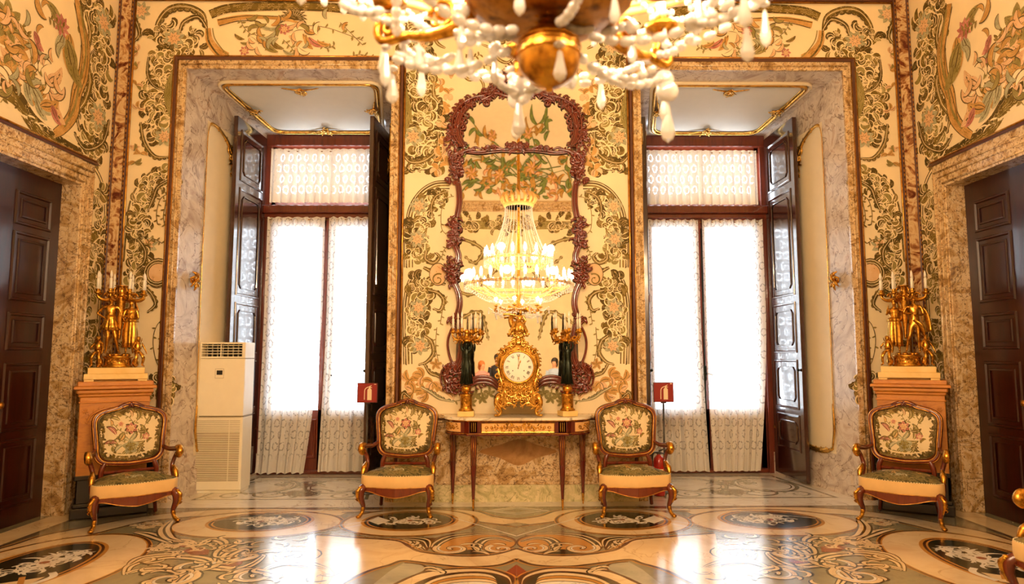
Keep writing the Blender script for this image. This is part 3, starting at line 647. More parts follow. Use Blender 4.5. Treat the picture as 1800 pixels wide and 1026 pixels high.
# the two rope-edged C-curves with their acanthus filling
rope1 = wp((792, 320), (765, 322), (740, 338), (722, 368), (716, 410), (715, 470)); rope2 = wp((728, 482), (718, 505), (713, 540), (713, 590), (714, 640))
for rp in (rope1, rope2):
    P = cr(rp, 10); wo.ribbon(P, 0.115, 'line', raw=True, off=0.035)
    wo.ribbon(P, 0.012, 'olive2', raw=True, off=-0.014); wo.ribbon(P, 0.02, 'olive', raw=True, off=0.04); wo.ribbon(P, 0.014, 'olive2', raw=True, off=0.075)
    for k in range(0, len(P)-1):
        for j in (0.0, 0.5):
            x = P[k][0]*(1-j)+P[k+1][0]*j; z = P[k][1]*(1-j)+P[k+1][1]*j
            a = math.atan2(P[k+1][1]-P[k][1], P[k+1][0]-P[k][0]); wo.leaf(x, z, a+0.7, 0.03, 0.012, 'dline', 0.2, None, 3)
wo.foliage(wp((775, 345), (748, 370), (738, 410), (738, 455)), 0.20, 100, rw, 0.09, 0.034)
wo.foliage(wp((742, 492), (738, 530), (737, 570), (742, 610)), 0.20, 100, rw, 0.09, 0.034)
wo.acanthus(wp((790, 336), (768, 345), (760, 365), (764, 385)), 0.035, 'olive', 1, 9, 0.05, 0.024)
for (u, v, a) in ((738, 362, 0.1), (736, 420, 0.5), (740, 608, 0.2), (738, 540, 0.7)): x, z = wp((u, v))[0]; wo.flower(x, z, 0.105, 7, 'pale', 'peach', a, 'dline')
for c in (((752, 440), (750, 455), (764, 462), (774, 452), (768, 444)), ((746, 470), (760, 478), (770, 495), (785, 500)), ((755, 510), (772, 515), (782, 528), (776, 545), (764, 542)),
          ((748, 590), (760, 600), (764, 620), (752, 636), (738, 640))):
    wo.acanthus(wp(*c), 0.05, 'olive', 1, 7, 0.055, 0.026)
x, z = wp((772, 482))[0]; wo.disc(x, z, 0.10, 'dline', 20, 1.3); wo.disc(x, z, 0.092, 'peach', 20, 1.3); wo.spiral(x, z-0.06, 0.07, 0.02, 1.0, 1.1, 0.02, 0.01, 'olive')
for c in (((800, 345), (786, 350), (778, 370), (778, 400), (786, 412)), ((792, 430), (782, 440), (778, 455)), ((788, 520), (780, 545), (776, 570)), ((770, 575), (768, 610), (774, 640))):
    wo.sprig(wp(*c), 'olive', 'moss', 8, 0.04, 0.008)
# foot of the pier: flowers, shells and feathers
for (u, v) in ((722, 668), (745, 662), (762, 672), (785, 690), (752, 690), (728, 690)):
    x, z = wp((u, v))[0]
    for k in range(6): wo.leaf(x, z, rw.random()*6.3, 0.13, 0.06, rw.choice(('peach', 'tan', 'tan')), rw.choice((-1, 1)), 'dline')
wo.acanthus(wp((748, 640), (758, 655), (770, 660), (785, 668)), 0.04, 'olive', 1, 7, 0.06, 0.028)
wo.acanthus(wp((724, 700), (712, 690), (708, 700), (716, 712), (735, 708)), 0.04, 'olive2', -1, 8, 0.06, 0.026)
wo.acanthus(wp((742, 680), (760, 690), (775, 700), (800, 706)), 0.035, 'pale', 1, 9, 0.06, 0.024)
for (u, v) in ((768, 640), (850, 700), (862, 690), (838, 694), (830, 706)):
    x, z = wp((u, v))[0]
    for k in range(5): wo.leaf(x, z, k*1.3, 0.07, 0.035, 'tan' if u < 800 else 'moss', 0.5, 'dline')
wo.sprig(wp((800, 705), (825, 700), (850, 690), (872, 696)), 'olive', 'moss', 9, 0.05, 0.008)
# frieze above each niche: shell bar, branches, birds and roses
bar = wp((262, 50), (300, 62), (345, 40), (380, 18), (440, 12), (520, 12), (600, 18), (660, 34))
wo.ribbon(wp((372, 26), (400, 16), (450, 12), (520, 11), (590, 14), (650, 22)), 0.11, 'olive2'); wo.ribbon(wp((372, 26), (400, 16), (450, 12), (520, 11), (590, 14), (650, 22)), 0.075, 'olive')
for k in range(-6, 7): x, z = wp((518, 36))[0]; wo.leaf(x, z, PI/2 + k*0.2, 0.17, 0.03, 'olive2', 0.15*k, 'line')
wo.acanthus(wp((365, 50), (358, 25), (330, 12), (300, 16), (280, 40), (275, 70)), 0.07, 'olive', 1, 13, 0.12, 0.055)
wo.acanthus(wp((365, 48), (350, 30), (325, 40), (318, 60)), 0.06, 'olive2', 1, 8, 0.07, 0.03)
wo.foliage(wp((285, 50), (300, 85), (330, 90), (345, 55)), 0.24, 80, rw, 0.1, 0.036)
x, z = wp((308, 68))[0]; wo.flower(x, z, 0.13, 8, 'pale', 'peach', 0.2, 'dline')
wo.ribbon(wp((368, 50), (370, 70), (382, 88), (400, 101)), lambda q: 0.06+0.06*q, 'tan'); wo.ribbon(wp((366, 50), (369, 72), (380, 90), (392, 102)), 0.02, 'olive2'); wo.ribbon(wp((376, 50), (380, 68), (394, 88), (408, 100)), 0.012, 'moss')
wo.ribbon(wp((385, 40), (420, 32), (450, 30), (500, 34), (540, 44)), lambda q: 0.08*(1-0.8*q), 'tan'); wo.ribbon(wp((385, 36), (420, 30), (450, 28), (500, 30)), 0.012, 'olive2'); wo.ribbon(wp((388, 46), (420, 38), (455, 38), (470, 52)), 0.01, 'olive2')
for c in (((425, 35), (432, 50), (445, 62)), ((455, 40), (462, 65), (478, 90)), ((540, 45), (580, 50), (640, 72)), ((600, 40), (620, 60), (640, 80)), ((500, 70), (515, 85), (520, 95)), ((560, 70), (575, 85), (590, 80)), ((618, 100), (635, 96), (655, 102))):
    wo.sprig(wp(*c), 'dline', 'moss', 8, 0.055, 0.006)
for (u, v, a, L, m) in ((415, 60, -1.0, .14, 'olive'), (425, 75, -0.5, .12, 'moss'), (465, 70, -1.2, .24, 'moss'), (478, 70, -1.1, .2, 'olive'), (500, 88, -0.9, .14, 'pale'), (535, 60, -1.2, .2, 'tan'), (545, 66, -1.0, .22, 'rose'), (560, 72, -0.8, .16, 'tan'), (540, 62, -1.6, .2, 'tan'), (470, 50, -0.4, .16, 'pale'), (460, 44, -0.8, .16, 'pale')):
    x, z = wp((u, v))[0]; wo.leaf(x, z, a, L, L*0.3, m, 0.7, 'dline')
for k_ in range(34):
    x, z = wp((490 + rw.gauss(0, 45), 60 + rw.gauss(0, 14)))[0]
    if z > 5.02 and -3.4 < x < -1.6: a_ = rw.random()*6.3; L_ = 0.09+0.1*rw.random(); b_ = rw.choice((-1.2, 1.2)); wo.leaf(x, z, a_, L_*1.05, L_*0.36, 'dline', b_); wo.leaf(x, z, a_, L_, L_*0.27, rw.choice(('tan', 'moss', 'pale', 'cloth', 'peach')), b_)
for (u, v, r) in ((502, 52, .07), (432, 90, .06)): x, z = wp((u, v))[0]; wo.flower(x, z, r, 7, 'rose', 'peach', 0.3, 'dline'); wo.flower(x, z, r*1.5, 5, 'moss', 'rose', 0.7) if False else None
# pier between niche and corner
wo.foliage(wp((290, 95), (290, 130), (275, 165), (280, 200), (285, 250)), 0.26, 150, rw, 0.11, 0.036)
wo.acanthus(wp((264, 100), (262, 130), (272, 150), (290, 160)), 0.04, 'olive2', 1, 9, 0.07, 0.03)
wo.acanthus(wp((250, 215), (256, 250), (275, 275), (300, 276)), 0.045, 'olive', -1, 10, 0.07, 0.03)
wo.ribbon(wp((309, 120), (300, 150), (298, 180), (306, 215)), lambda t: 0.09*math.sin(PI*min(1, t+0.02)), 'moss')
for (u, v, a) in ((292, 240, 0.2), (258, 352, 0.5), (262, 430, 0.1), (250, 20, .3)): x, z = wp((u, v))[0]; wo.flower(x, z, 0.12, 8, 'pale', 'peach', a, 'dline')
for (u, v) in ((242, 150), (246, 190), (245, 120), (238, 265), (250, 270), (240, 285), (244, 90)):
    x, z = wp((u, v))[0]
    for k in range(4): wo.leaf(x, z, rw.random()*6.3, 0.09, 0.04, rw.choice(('peach', 'tan', 'moss')), rw.choice((-1, 1)), 'dline')
rope3 = wp((302, 292), (275, 300), (248, 325), (232, 360), (226, 410), (222, 460))
P = cr(rope3, 10); wo.ribbon(P, 0.11, 'line', raw=True, off=0.03); wo.ribbon(P, 0.02, 'olive2', raw=True, off=-0.01); wo.ribbon(P, 0.025, 'olive', raw=True, off=0.045)
wo.foliage(wp((300, 308), (268, 325), (252, 360), (248, 410), (246, 470), (240, 505)), 0.19, 140, rw, 0.095, 0.034)
for c in (((298, 318), (280, 330), (272, 350), (262, 372)), ((245, 420), (258, 440), (256, 460), (244, 470)), ((262, 450), (275, 462), (272, 485), (256, 490)), ((250, 500), (268, 515), (276, 535), (262, 548)), ((225, 20), (240, 35), (248, 60), (238, 75))):
    wo.acanthus(wp(*c), 0.05, 'olive2', 1, 8, 0.055, 0.026)
x, z = wp((280, 480))[0]; wo.disc(x, z, 0.13, 'dline', 20, 1.3); wo.disc(x, z, 0.12, 'peach', 20, 1.3)
for r0 in (0.15, 0.12): wo.spiral(x, z, r0, r0*0.9, 1.2, 0.75, 0.03, 0.03, 'olive2', 'line')
for c in (((300, 340), (285, 350), (278, 375), (280, 395)), ((296, 350), (290, 380), (294, 400)), ((300, 555), (280, 570), (272, 600), (280, 640), (300, 655)), ((262, 430), (272, 420), (288, 428)), ((300, 570), (288, 590), (286, 620))):
    wo.sprig(wp(*c), 'olive2', 'olive', 8, 0.045, 0.009)
wo.foliage(wp((280, 665), (300, 680), (270, 700)), 0.12, 30, rw, 0.09, 0.034)
wo.foliage(wp((225, 520), (215, 560), (215, 620), (215, 660)), 0.05, 20, rw, 0.08, 0.03)
# onyx strip by the corner
a0, a1 = -4.56, -4.385
wo.fill([(a0, 0), (a1, 0), (a1, CEIL), (a0, CEIL)], 'marble_strip')
struct(wm.build('wall_back', WO))

def rod(name, pts, r, m, mi=0):
    t = MB(); t.tube(pts, r, 8); return t.build(name, m)
k = 1
for s_ in (-1, 1):
    t = MB()
    for x, w in ((4.545, 0.03), (4.395, 0.036)):
        t.box(*sorted((s_*(x-w/2), s_*(x+w/2))), D-0.03, D, 0.9, CEIL, 0, 0.008)
        t.tube([(s_*(x - (0.026 if x < 4.5 else -0.026)), D-0.012, 0.9), (s_*(x - (0.026 if x < 4.5 else -0.026)), D-0.012, CEIL)], 0.011, 8, 1)
        for j in range(90): t.ell((s_*x, D-0.03, 0.95 + j*0.055), (0.006, 0.006, 0.018), 1, 6, 4)
    struct(t.build('trim_%d' % k, ['dark_rail', 'gold_line'])); k += 1
# rail near the ceiling and cornice all round
t = MB(); zt = 5.645
t.box(-4.37, 4.37, D-0.03, D, zt, zt+0.035, 0, 0.008); t.tube([(-4.37, D-0.02, zt-0.012), (4.37, D-0.02, zt-0.012)], 0.012, 8, 1)
struct(t.build('trim_%d' % k, ['dark_rail', 'gold_line'])); k += 1
t = MB(); prof = [(0.0, 0.0), (0.05, 0.0), (0.05, 0.05), (0.09, 0.07), (0.09, 0.14), (0.15, 0.19), (0.15, 0.24), (0.0, 0.26)]
cs = [(-XS, YB, 5.69), (XS, YB, 5.69), (XS, D, 5.69), (-XS, D, 5.69)]
t.sweep_rect(cs, prof, (0, 0, 1)); struct(t.build('trim_%d' % k, ['marble'])); k += 1
# stuccoed vault: flat ceiling with branches of fruit in relief
t = MB(); INS = [(5.94, -0.02), (6.3, 0.03), (6.7, 0.12), (7.2, 0.34), (7.7, 0.75), (8.05, 1.3), (8.25, 2.2)]
def inset(z):
    for (z0, i0), (z1, i1) in zip(INS, INS[1:]):
        if z <= z1: return i0 + (i1-i0)*(z-z0)/(z1-z0)
    return INS[-1][1]
t.loft([[(-XS+i_, YB+i_, z), (XS-i_, YB+i_, z), (XS-i_, D-i_, z), (-XS+i_, D-i_, z)] for z, i_ in INS], 0, True, False, True)
i_ = INS[-1][1]; t.add([(-XS+i_, YB+i_, TOP), (XS-i_, YB+i_, TOP), (XS-i_, D-i_, TOP), (-XS+i_, D-i_, TOP)], [(0, 1, 2, 3)], 0, None, False)
rc = random.Random(21)
MT['ceil'] = plain('ceiling_stucco', '#f0e0bc', 0.7, var=0.03)
MT['leafgreen'] = plain('stucco_leaf_green', '#6d7a36', 0.6, var=0.35, scale=9); MT['leaftan'] = plain('stucco_leaf_tan', '#b58a3c', 0.6, var=0.3, scale=9); MT['leafpink'] = plain('stucco_bloom_peach', '#d8a478', 0.6, var=0.2, scale=9)
rl = Rel(t, lambda a, b, h: (a, YB + inset(b) + 0.02 + h, b), (0, 1, 0), 1)
def vine(pts, lw, L, n):
    rl.mi = 1 if rc.random() < 0.5 else 2; rl.stroke(pts, 0.022, 0.02, n=8); P = cr(pts, 8)
    for j in range(n):
        x, z = P[int((j+0.5)/n*(len(P)-1))]; rl.mi = rc.choice((1, 1, 1, 2)); rl.leaf(x, z, rc.random()*6.3, L*(0.7+0.6*rc.random()), lw, rc.choice((-0.9, 0.9)), 0.02)
for c_ in (((-1.6, 6.1), (-1.2, 6.5), (-0.6, 6.4), (-0.1, 6.9)), ((1.6, 6.15), (1.1, 6.6), (0.7, 6.4), (0.2, 6.8)), ((-1.5, 6.9), (-1.0, 7.1), (-0.5, 6.9), (0.1, 7.2)), ((0.1, 6.3), (0.3, 7.0), (0.6, 7.3), (0.5, 7.7)), ((-0.2, 6.9), (-0.4, 7.4), (-0.9, 7.7), (-1.1, 7.9)), ((1.7, 6.3), (1.5, 7.0), (1.6, 7.4)), ((0.2, 7.6), (0.7, 7.9), (1.0, 7.75)), ((-1.7, 6.4), (-1.6, 7.0), (-1.5, 7.5))):
    vine(c_, 0.06, 0.3, 12)
for k_ in range(90):
    x = rc.gauss(0, 0.85); z = 6.1 + abs(rc.gauss(0, 0.5)); rl.mi = rc.choice((1, 2, 2, 3)); rl.leaf(x, z, rc.random()*6.3, 0.24, 0.05, rc.choice((-1.2, 1.2)), 0.02)
for (x, z, r) in ((-1.2, 6.75, .2), (-0.4, 6.7, .18), (0.5, 6.9, .2), (1.1, 6.6, .17), (-0.6, 7.65, .14), (0.4, 7.7, .14)):
    for k_ in range(9): rl.mi = 3 if k_ % 2 else 2; rl.leaf(x, z, k_*0.7, r, 0.05, 0.5, 0.04)
for k_ in range(10):
    rl.mi = 1; rl.stroke([(rc.uniform(-1.6, 1.6), rc.uniform(6.2, 7)), (rc.uniform(-1.6, 1.6), rc.uniform(6.4, 7.3)), (rc.uniform(-1.6, 1.6), rc.uniform(6.4, 7.6))], 0.014, 0.02)
struct(t.build('ceiling', ['ceil', 'leafgreen', 'leaftan', 'leafpink']))

# wall behind the camera (seen in the mirror), side walls with their door openings
t = MB(); t.box(-XS-0.1, XS+0.1, YB-0.15, YB, 0, CEIL+0.05, 0)
bo = Orn(t, lambda a, b, h: (a, YB+h, b), ORDER, 0.001, 4e-6, mirror=0.0)
rb = random.Random(3)
bo.ribbon([(-2.6, 1.0), (-2.6, 5.3), (0, 5.3)], 0.3, 'moss', raw=True); bo.foliage([(-2.6, 1.0), (-2.6, 3), (-2.5, 5.2)], 0.5, 70, rb, 0.2, 0.07)
bo.foliage([(-2.4, 5.2), (-1.2, 5.35), (0, 5.25)], 0.35, 60, rb, 0.2, 0.07)
for c in (((-2.2, 4.6), (-1.6, 4.9), (-0.9, 4.6), (-1.1, 4.2), (-1.4, 4.4)), ((-1.9, 3.6), (-1.2, 3.3), (-0.6, 3.9), (-0.2, 4.4)), ((-1.8, 2.4), (-1.0, 2.8), (-0.7, 2.0))): bo.acanthus(c, 0.1, 'moss', 0, 9, 0.16, 0.06)
struct(t.build('wall_front', ORDER))

YJ, YO, ZD, ZO, XD, XA = 6.84, 7.05, 3.315, 3.575, 4.67, 4.47
YC = 6.09; Y2 = 2*YC - YJ
for s_, nm in ((-1, 'wall_left'), (1, 'wall_right')):
    t = MB()
    def wb(y0, y1, z0, z1): t.box(*sorted((s_*XS, s_*(XS+0.2))), y0, y1, z0, z1, 0)
    wb(YJ+0.1, D+0.17, 0, CEIL+0.05); wb(Y2-0.1, YJ+0.1, ZD+0.1, CEIL+0.05); wb(YB, Y2-0.1, 0, CEIL+0.05)
    # dado of marble; the stretch by the corner is coloured as shade
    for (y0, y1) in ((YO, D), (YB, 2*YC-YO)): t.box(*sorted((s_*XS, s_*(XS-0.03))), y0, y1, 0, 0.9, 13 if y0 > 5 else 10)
    o = Orn(t, lambda a, b, h: (s_*(XS-h), a, b), WO, 0.0012, 4e-6)
    def sp(*p): return [on_x(u, v, -XS) for u, v in p]
    rs = random.Random(9)
    o.ribbon(sp((0, 150), (30, 170), (60, 215), (110, 255), (150, 275), (172, 268)), 0.15, 'olive2'); o.ribbon(sp((0, 160), (30, 180), (60, 225), (110, 262), (150, 280)), 0.1, 'olive')
    for kk in range(14):
        y, z = sp((10 + kk*11, 190 + kk*5.5))[0]; o.leaf(y, z, 0.3+rs.random()*0.5, 0.18, 0.02, 'line', -0.8)
    o.foliage(sp((172, 0), (168, 60), (172, 120), (165, 180), (160, 230), (172, 280)), 0.40, 200, rs, 0.14, 0.05)
    o.acanthus(sp((150, 20), (158, 60), (150, 100), (158, 140), (150, 175), (135, 200), (140, 230)), 0.09, 'olive', -1, 12, 0.1, 0.04)
    o.acanthus(sp((192, 210), (180, 250), (150, 262), (130, 235)), 0.06, 'olive2', -1, 10, 0.1, 0.04)
    o.ribbon(sp((135, 0), (142, 40), (150, 80), (146, 130), (135, 160), (128, 200), (110, 225), (95, 235)), lambda q: 0.17*(0.5+0.5*math.sin(PI*q)), 'dline'); o.ribbon(sp((135, 0), (142, 40), (150, 80), (146, 130), (135, 160), (128, 200), (110, 225), (95, 235)), lambda q: 0.145*(0.5+0.5*math.sin(PI*q)), 'tan'); o.ribbon(sp((130, 5), (138, 45), (144, 85), (141, 130), (131, 160), (120, 205)), 0.012, 'dline'); o.ribbon(sp((144, 30), (154, 80), (150, 130), (138, 170)), 0.01, 'dline'); o.ribbon(sp((140, 10), (148, 60), (150, 100), (138, 150), (130, 190), (112, 222)), 0.03, 'moss')
    for (u, v, a) in ((182, 40, .1), (172, 205, .5)): y, z = sp((u, v))[0]; o.flower(y, z, 0.16, 8, 'pale', 'peach', a, 'dline')
    for (u, v, a, L, m) in ((118, 50, 2.6, .25, 'moss'), (122, 60, -1.8, .45, 'tan'), (118, 70, -1.4, .5, 'moss'), (112, 60, -2.2, .3, 'pale'), (108, 48, 2.2, .3, 'moss'), (128, 110, -1.5, .25, 'moss'), (60, 55, -1.2, .2, 'rose'), (64, 75, -1.4, .22, 'rose'), (66, 105, -1.5, .16, 'moss'), (80, 150, 0.5, .35, 'peach'), (84, 155, -1.2, .4, 'peach'), (82, 155, -2.6, .3, 'tan'), (55, 150, -1.0, .35, 'pale'), (62, 170, -1.2, .25, 'pale'), (45, 140, -1.5, .25, 'pale'), (70, 185, 0.1, .3, 'tan'), (90, 185, -1.2, .22, 'rose')):
        y, z = sp((u, v))[0]
        o.leaf(y, z, a, L, L*0.34, m, 0.6, 'dline'); o.leaf(y, z, a+0.7, L*0.7, L*0.22, m, -0.6, 'dline')
    y, z = sp((108, 45))[0]; o.flower(y, z, 0.12, 9, 'rose', 'rose', 0.2, 'dline'); y, z = sp((25, 75))[0]; o.flower(y, z, 0.22, 8, 'tan', 'peach', 0.2, 'moss'); y, z = sp((18, 120))[0]; o.flower(y, z, 0.2, 8, 'peach', 'tan', 0.6, 'moss'); y, z = sp((12, 35))[0]; o.flower(y, z, 0.2, 7, 'moss', 'tan', 0.6, 'dline')
    for c in (((40, 50), (50, 75), (62, 140), (80, 150)), ((0, 55), (30, 40), (48, 60)), ((85, 30), (98, 40), (110, 48)), ((0, 180), (20, 160), (35, 190), (60, 215))): o.sprig(sp(*c), 'moss', 'olive', 8, 0.07, 0.01)
    for k_ in range(60):
        y, z = sp((40 + rs.gauss(0, 38), 110 + rs.gauss(0, 45)))[0]; a_ = rs.random()*6.3; L_ = 0.12+0.14*rs.random(); b_ = rs.choice((-1.2, 1.2))
        if z > 3.95 and y < 6.6: o.leaf(y, z, a_, L_*1.05, L_*0.34, 'dline', b_); o.leaf(y, z, a_, L_, L_*0.26, rs.choice(('tan', 'moss', 'pale', 'cloth', 'peach')), b_)
    # narrow panel between door frame and corner
    rp = cr(sp((163, 290), (178, 320), (185, 370), (180, 450), (172, 560), (165, 660)), 8); o.ribbon(rp, 0.05, 'olive2', raw=True); o.ribbon(rp, 0.02, 'line', raw=True)
    o.foliage(sp((170, 330), (168, 420), (162, 520), (156, 620), (152, 700)), 0.24, 130, rs, 0.12, 0.042)
    for kk in range(8):      # ornament further along the wall, towards and behind the camera
        y = 4.6 - kk*1.15; o.acanthus([(y, 1.4), (y+0.3, 2.2), (y-0.1, 3.0), (y+0.2, 3.8)], 0.1, 'olive', 0, 9, 0.2, 0.08); o.flower(y, 4.6, 0.3, 8, 'pale', 'peach', 0.2, 'dline')
        o.foliage([(y-0.3, 5.2), (y+0.5, 5.3)], 0.4, 24, rs, 0.2, 0.07)
    struct(t.build(nm, WO + ['marble_shade']))

# ------------------------------------------------------------------ marble door surrounds and double doors
for s_, nm in ((-1, 'door_1'), (1, 'door_2')):
    t = MB()
    def bxs(x0, x1, y0, y1, z0, z1, mi=0, c=0.0): t.box(*sorted((s_*x0, s_*x1)), y0, y1, z0, z1, mi, c)
    for (ya, yb, o_) in ((YJ, YO, 1), (2*YC-YO, Y2, -1)):
        bxs(XA, XS+0.02, ya, yb, 0, ZO, 0, 0.006)
        ym = (ya+yb)/2
        for q, w in ((0.035, 0.02), (0.11, 0.014), (0.175, 0.02)):
            yy = (YJ + q) if o_ == 1 else (Y2 - q); t.tube([(s_*(XA-0.002), yy, 0.12), (s_*(XA-0.002), yy, ZD+q)], w*0.6, 8, 0)
        bxs(XS+0.02, XD+0.02, ya, yb, 0, ZD, 0)
        bxs(XA-0.02, XS, ya-0.004, yb+0.004, 0, 0.12, 0, 0.006)
    bxs(XA, XS+0.02, Y2, YJ, ZD, ZO, 0); bxs(XS+0.02, XD+0.02, Y2-0.1, YJ+0.1, ZD, ZD+0.1, 0)
    for q, w in ((0.035, 0.02), (0.11, 0.014), (0.175, 0.02)): t.tube([(s_*(XA-0.002), Y2-q, ZD+q), (s_*(XA-0.002), YJ+q, ZD+q)], w*0.6, 8, 0)
    bxs(XA-0.02, XA+0.08, 2*YC-YO-0.02, YO+0.02, ZO, ZO+0.03, 1, 0.006); t.tube([(s_*(XA-0.01), 2*YC-YO, ZO+0.04), (s_*(XA-0.01), YO, ZO+0.04)], 0.01, 6, 2)
    struct(t.build('trim_%d' % k, ['marble', 'dark_rail', 'gold_line'])); k += 1
    zz = [on_x(55, v, -XD)[1] for v in (905, 880, 766, 753, 637, 616, 551, 531, 411, 400, 326)]
    t = MB(); x0, x1 = XD, XD+0.05
    root = bpy.data.objects.new(nm, None); COL.objects.link(root); struct(root)
    for (ya, yb) in ((YC, YJ+0.05), (Y2-0.05, YC)):
        t = MB(); t.box(*sorted((s_*x0, s_*(x1+0.02))), ya, yb, 0.0, ZD+0.05, 0)
        for (za, zb) in ((zz[1], zz[2]), (zz[3], zz[4]), (zz[5], zz[6]), (zz[7], zz[8]), (zz[9], zz[10]-0.08)):
            y_0, y_1 = max(ya, Y2)+0.13, min(yb, YJ)-0.13
            cs = [(s_*x0, y_0, za), (s_*x0, y_1, za), (s_*x0, y_1, zb), (s_*x0, y_0, zb)]
            t.sweep_rect(cs, [(0, 0), (0.008, 0.016), (0.024, 0.016), (0.034, 0.0)], (-s_, 0, 0))
            t.sweep_rect([(s_*x0, y_0+0.07, za+0.07), (s_*x0, y_1-0.07, za+0.07), (s_*x0, y_1-0.07, zb-0.07), (s_*x0, y_0+0.07, zb-0.07)], [(0, 0), (0.006, 0.012), (0.02, 0.014), (0.02, 0.005)], (-s_, 0, 0))
        t.build('door_leaf', 'door_wood', root)
    t = MB(); yh = YC + 0.06
    t.lathe([(0.0, 0), (0.03, 0), (0.012, 0.01), (0.012, 0.04), (0.028, 0.05), (0.03, 0.065), (0.0, 0.075)], seg=12)
    o = t.build('door_knob', 'gold_dark', root); o.location = (s_*XD, yh, 1.12); o.rotation_euler = (0, -s_*PI/2, 0)

# ------------------------------------------------------------------ dado under the embroidery
t = MB()
def dado(x0, x1):
    t.box(x0, x1, D-0.035, D, 0.20, 0.86, 0); t.box(x0, x1, D-0.05, D, 0.0, 0.18, 1); t.box(x0, x1, D-0.06, D, 0.18, 0.215, 0, 0.008)
    t.box(x0-0.0, x1+0.0, D-0.055, D, 0.84, 0.87, 0, 0.008); t.box(x0, x1, D-0.075, D, 0.87, 0.89, 2, 0.006); t.box(x0, x1, D-0.09, D, 0.89, 0.93, 0, 0.008)
dado(-XI-0.0, XI+0.0)
for (x0, x1) in ((-1.22, -0.82), (-0.72, 0.72), (0.82, 1.22)):
    t.sweep_rect([(x0, D-0.035, 0.27), (x1, D-0.035, 0.27), (x1, D-0.035, 0.79), (x0, D-0.035, 0.79)], [(0, 0), (0.006, 0.012), (0.02, 0.012), (0.026, 0)], (0, -1, 0), 0)
cart = cr([(-0.42, 0.53), (-0.2, 0.60), (0, 0.66), (0.2, 0.60), (0.42, 0.53), (0.2, 0.46), (0, 0.38), (-0.2, 0.46)], 4, True)
t.prism(cart, lambda a, b, h: (a+0.02, D-0.035-h, b), 0, 0.004, 3)
MT['marble_brown'] = marble('marble_brown_jasper', [(0.3, '#8c6236'), (0.6, '#b28450')], 4, 1.5, None, rough=0.18)
struct(t.build('baseboard_back', ['marble', 'marble_green', 'dark_rail', 'marble_brown']))
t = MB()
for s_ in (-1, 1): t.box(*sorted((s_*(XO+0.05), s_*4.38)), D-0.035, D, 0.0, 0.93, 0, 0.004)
struct(t.build('baseboard_corner', ['marble_shade']))  # corner shade is put into this dado's colour

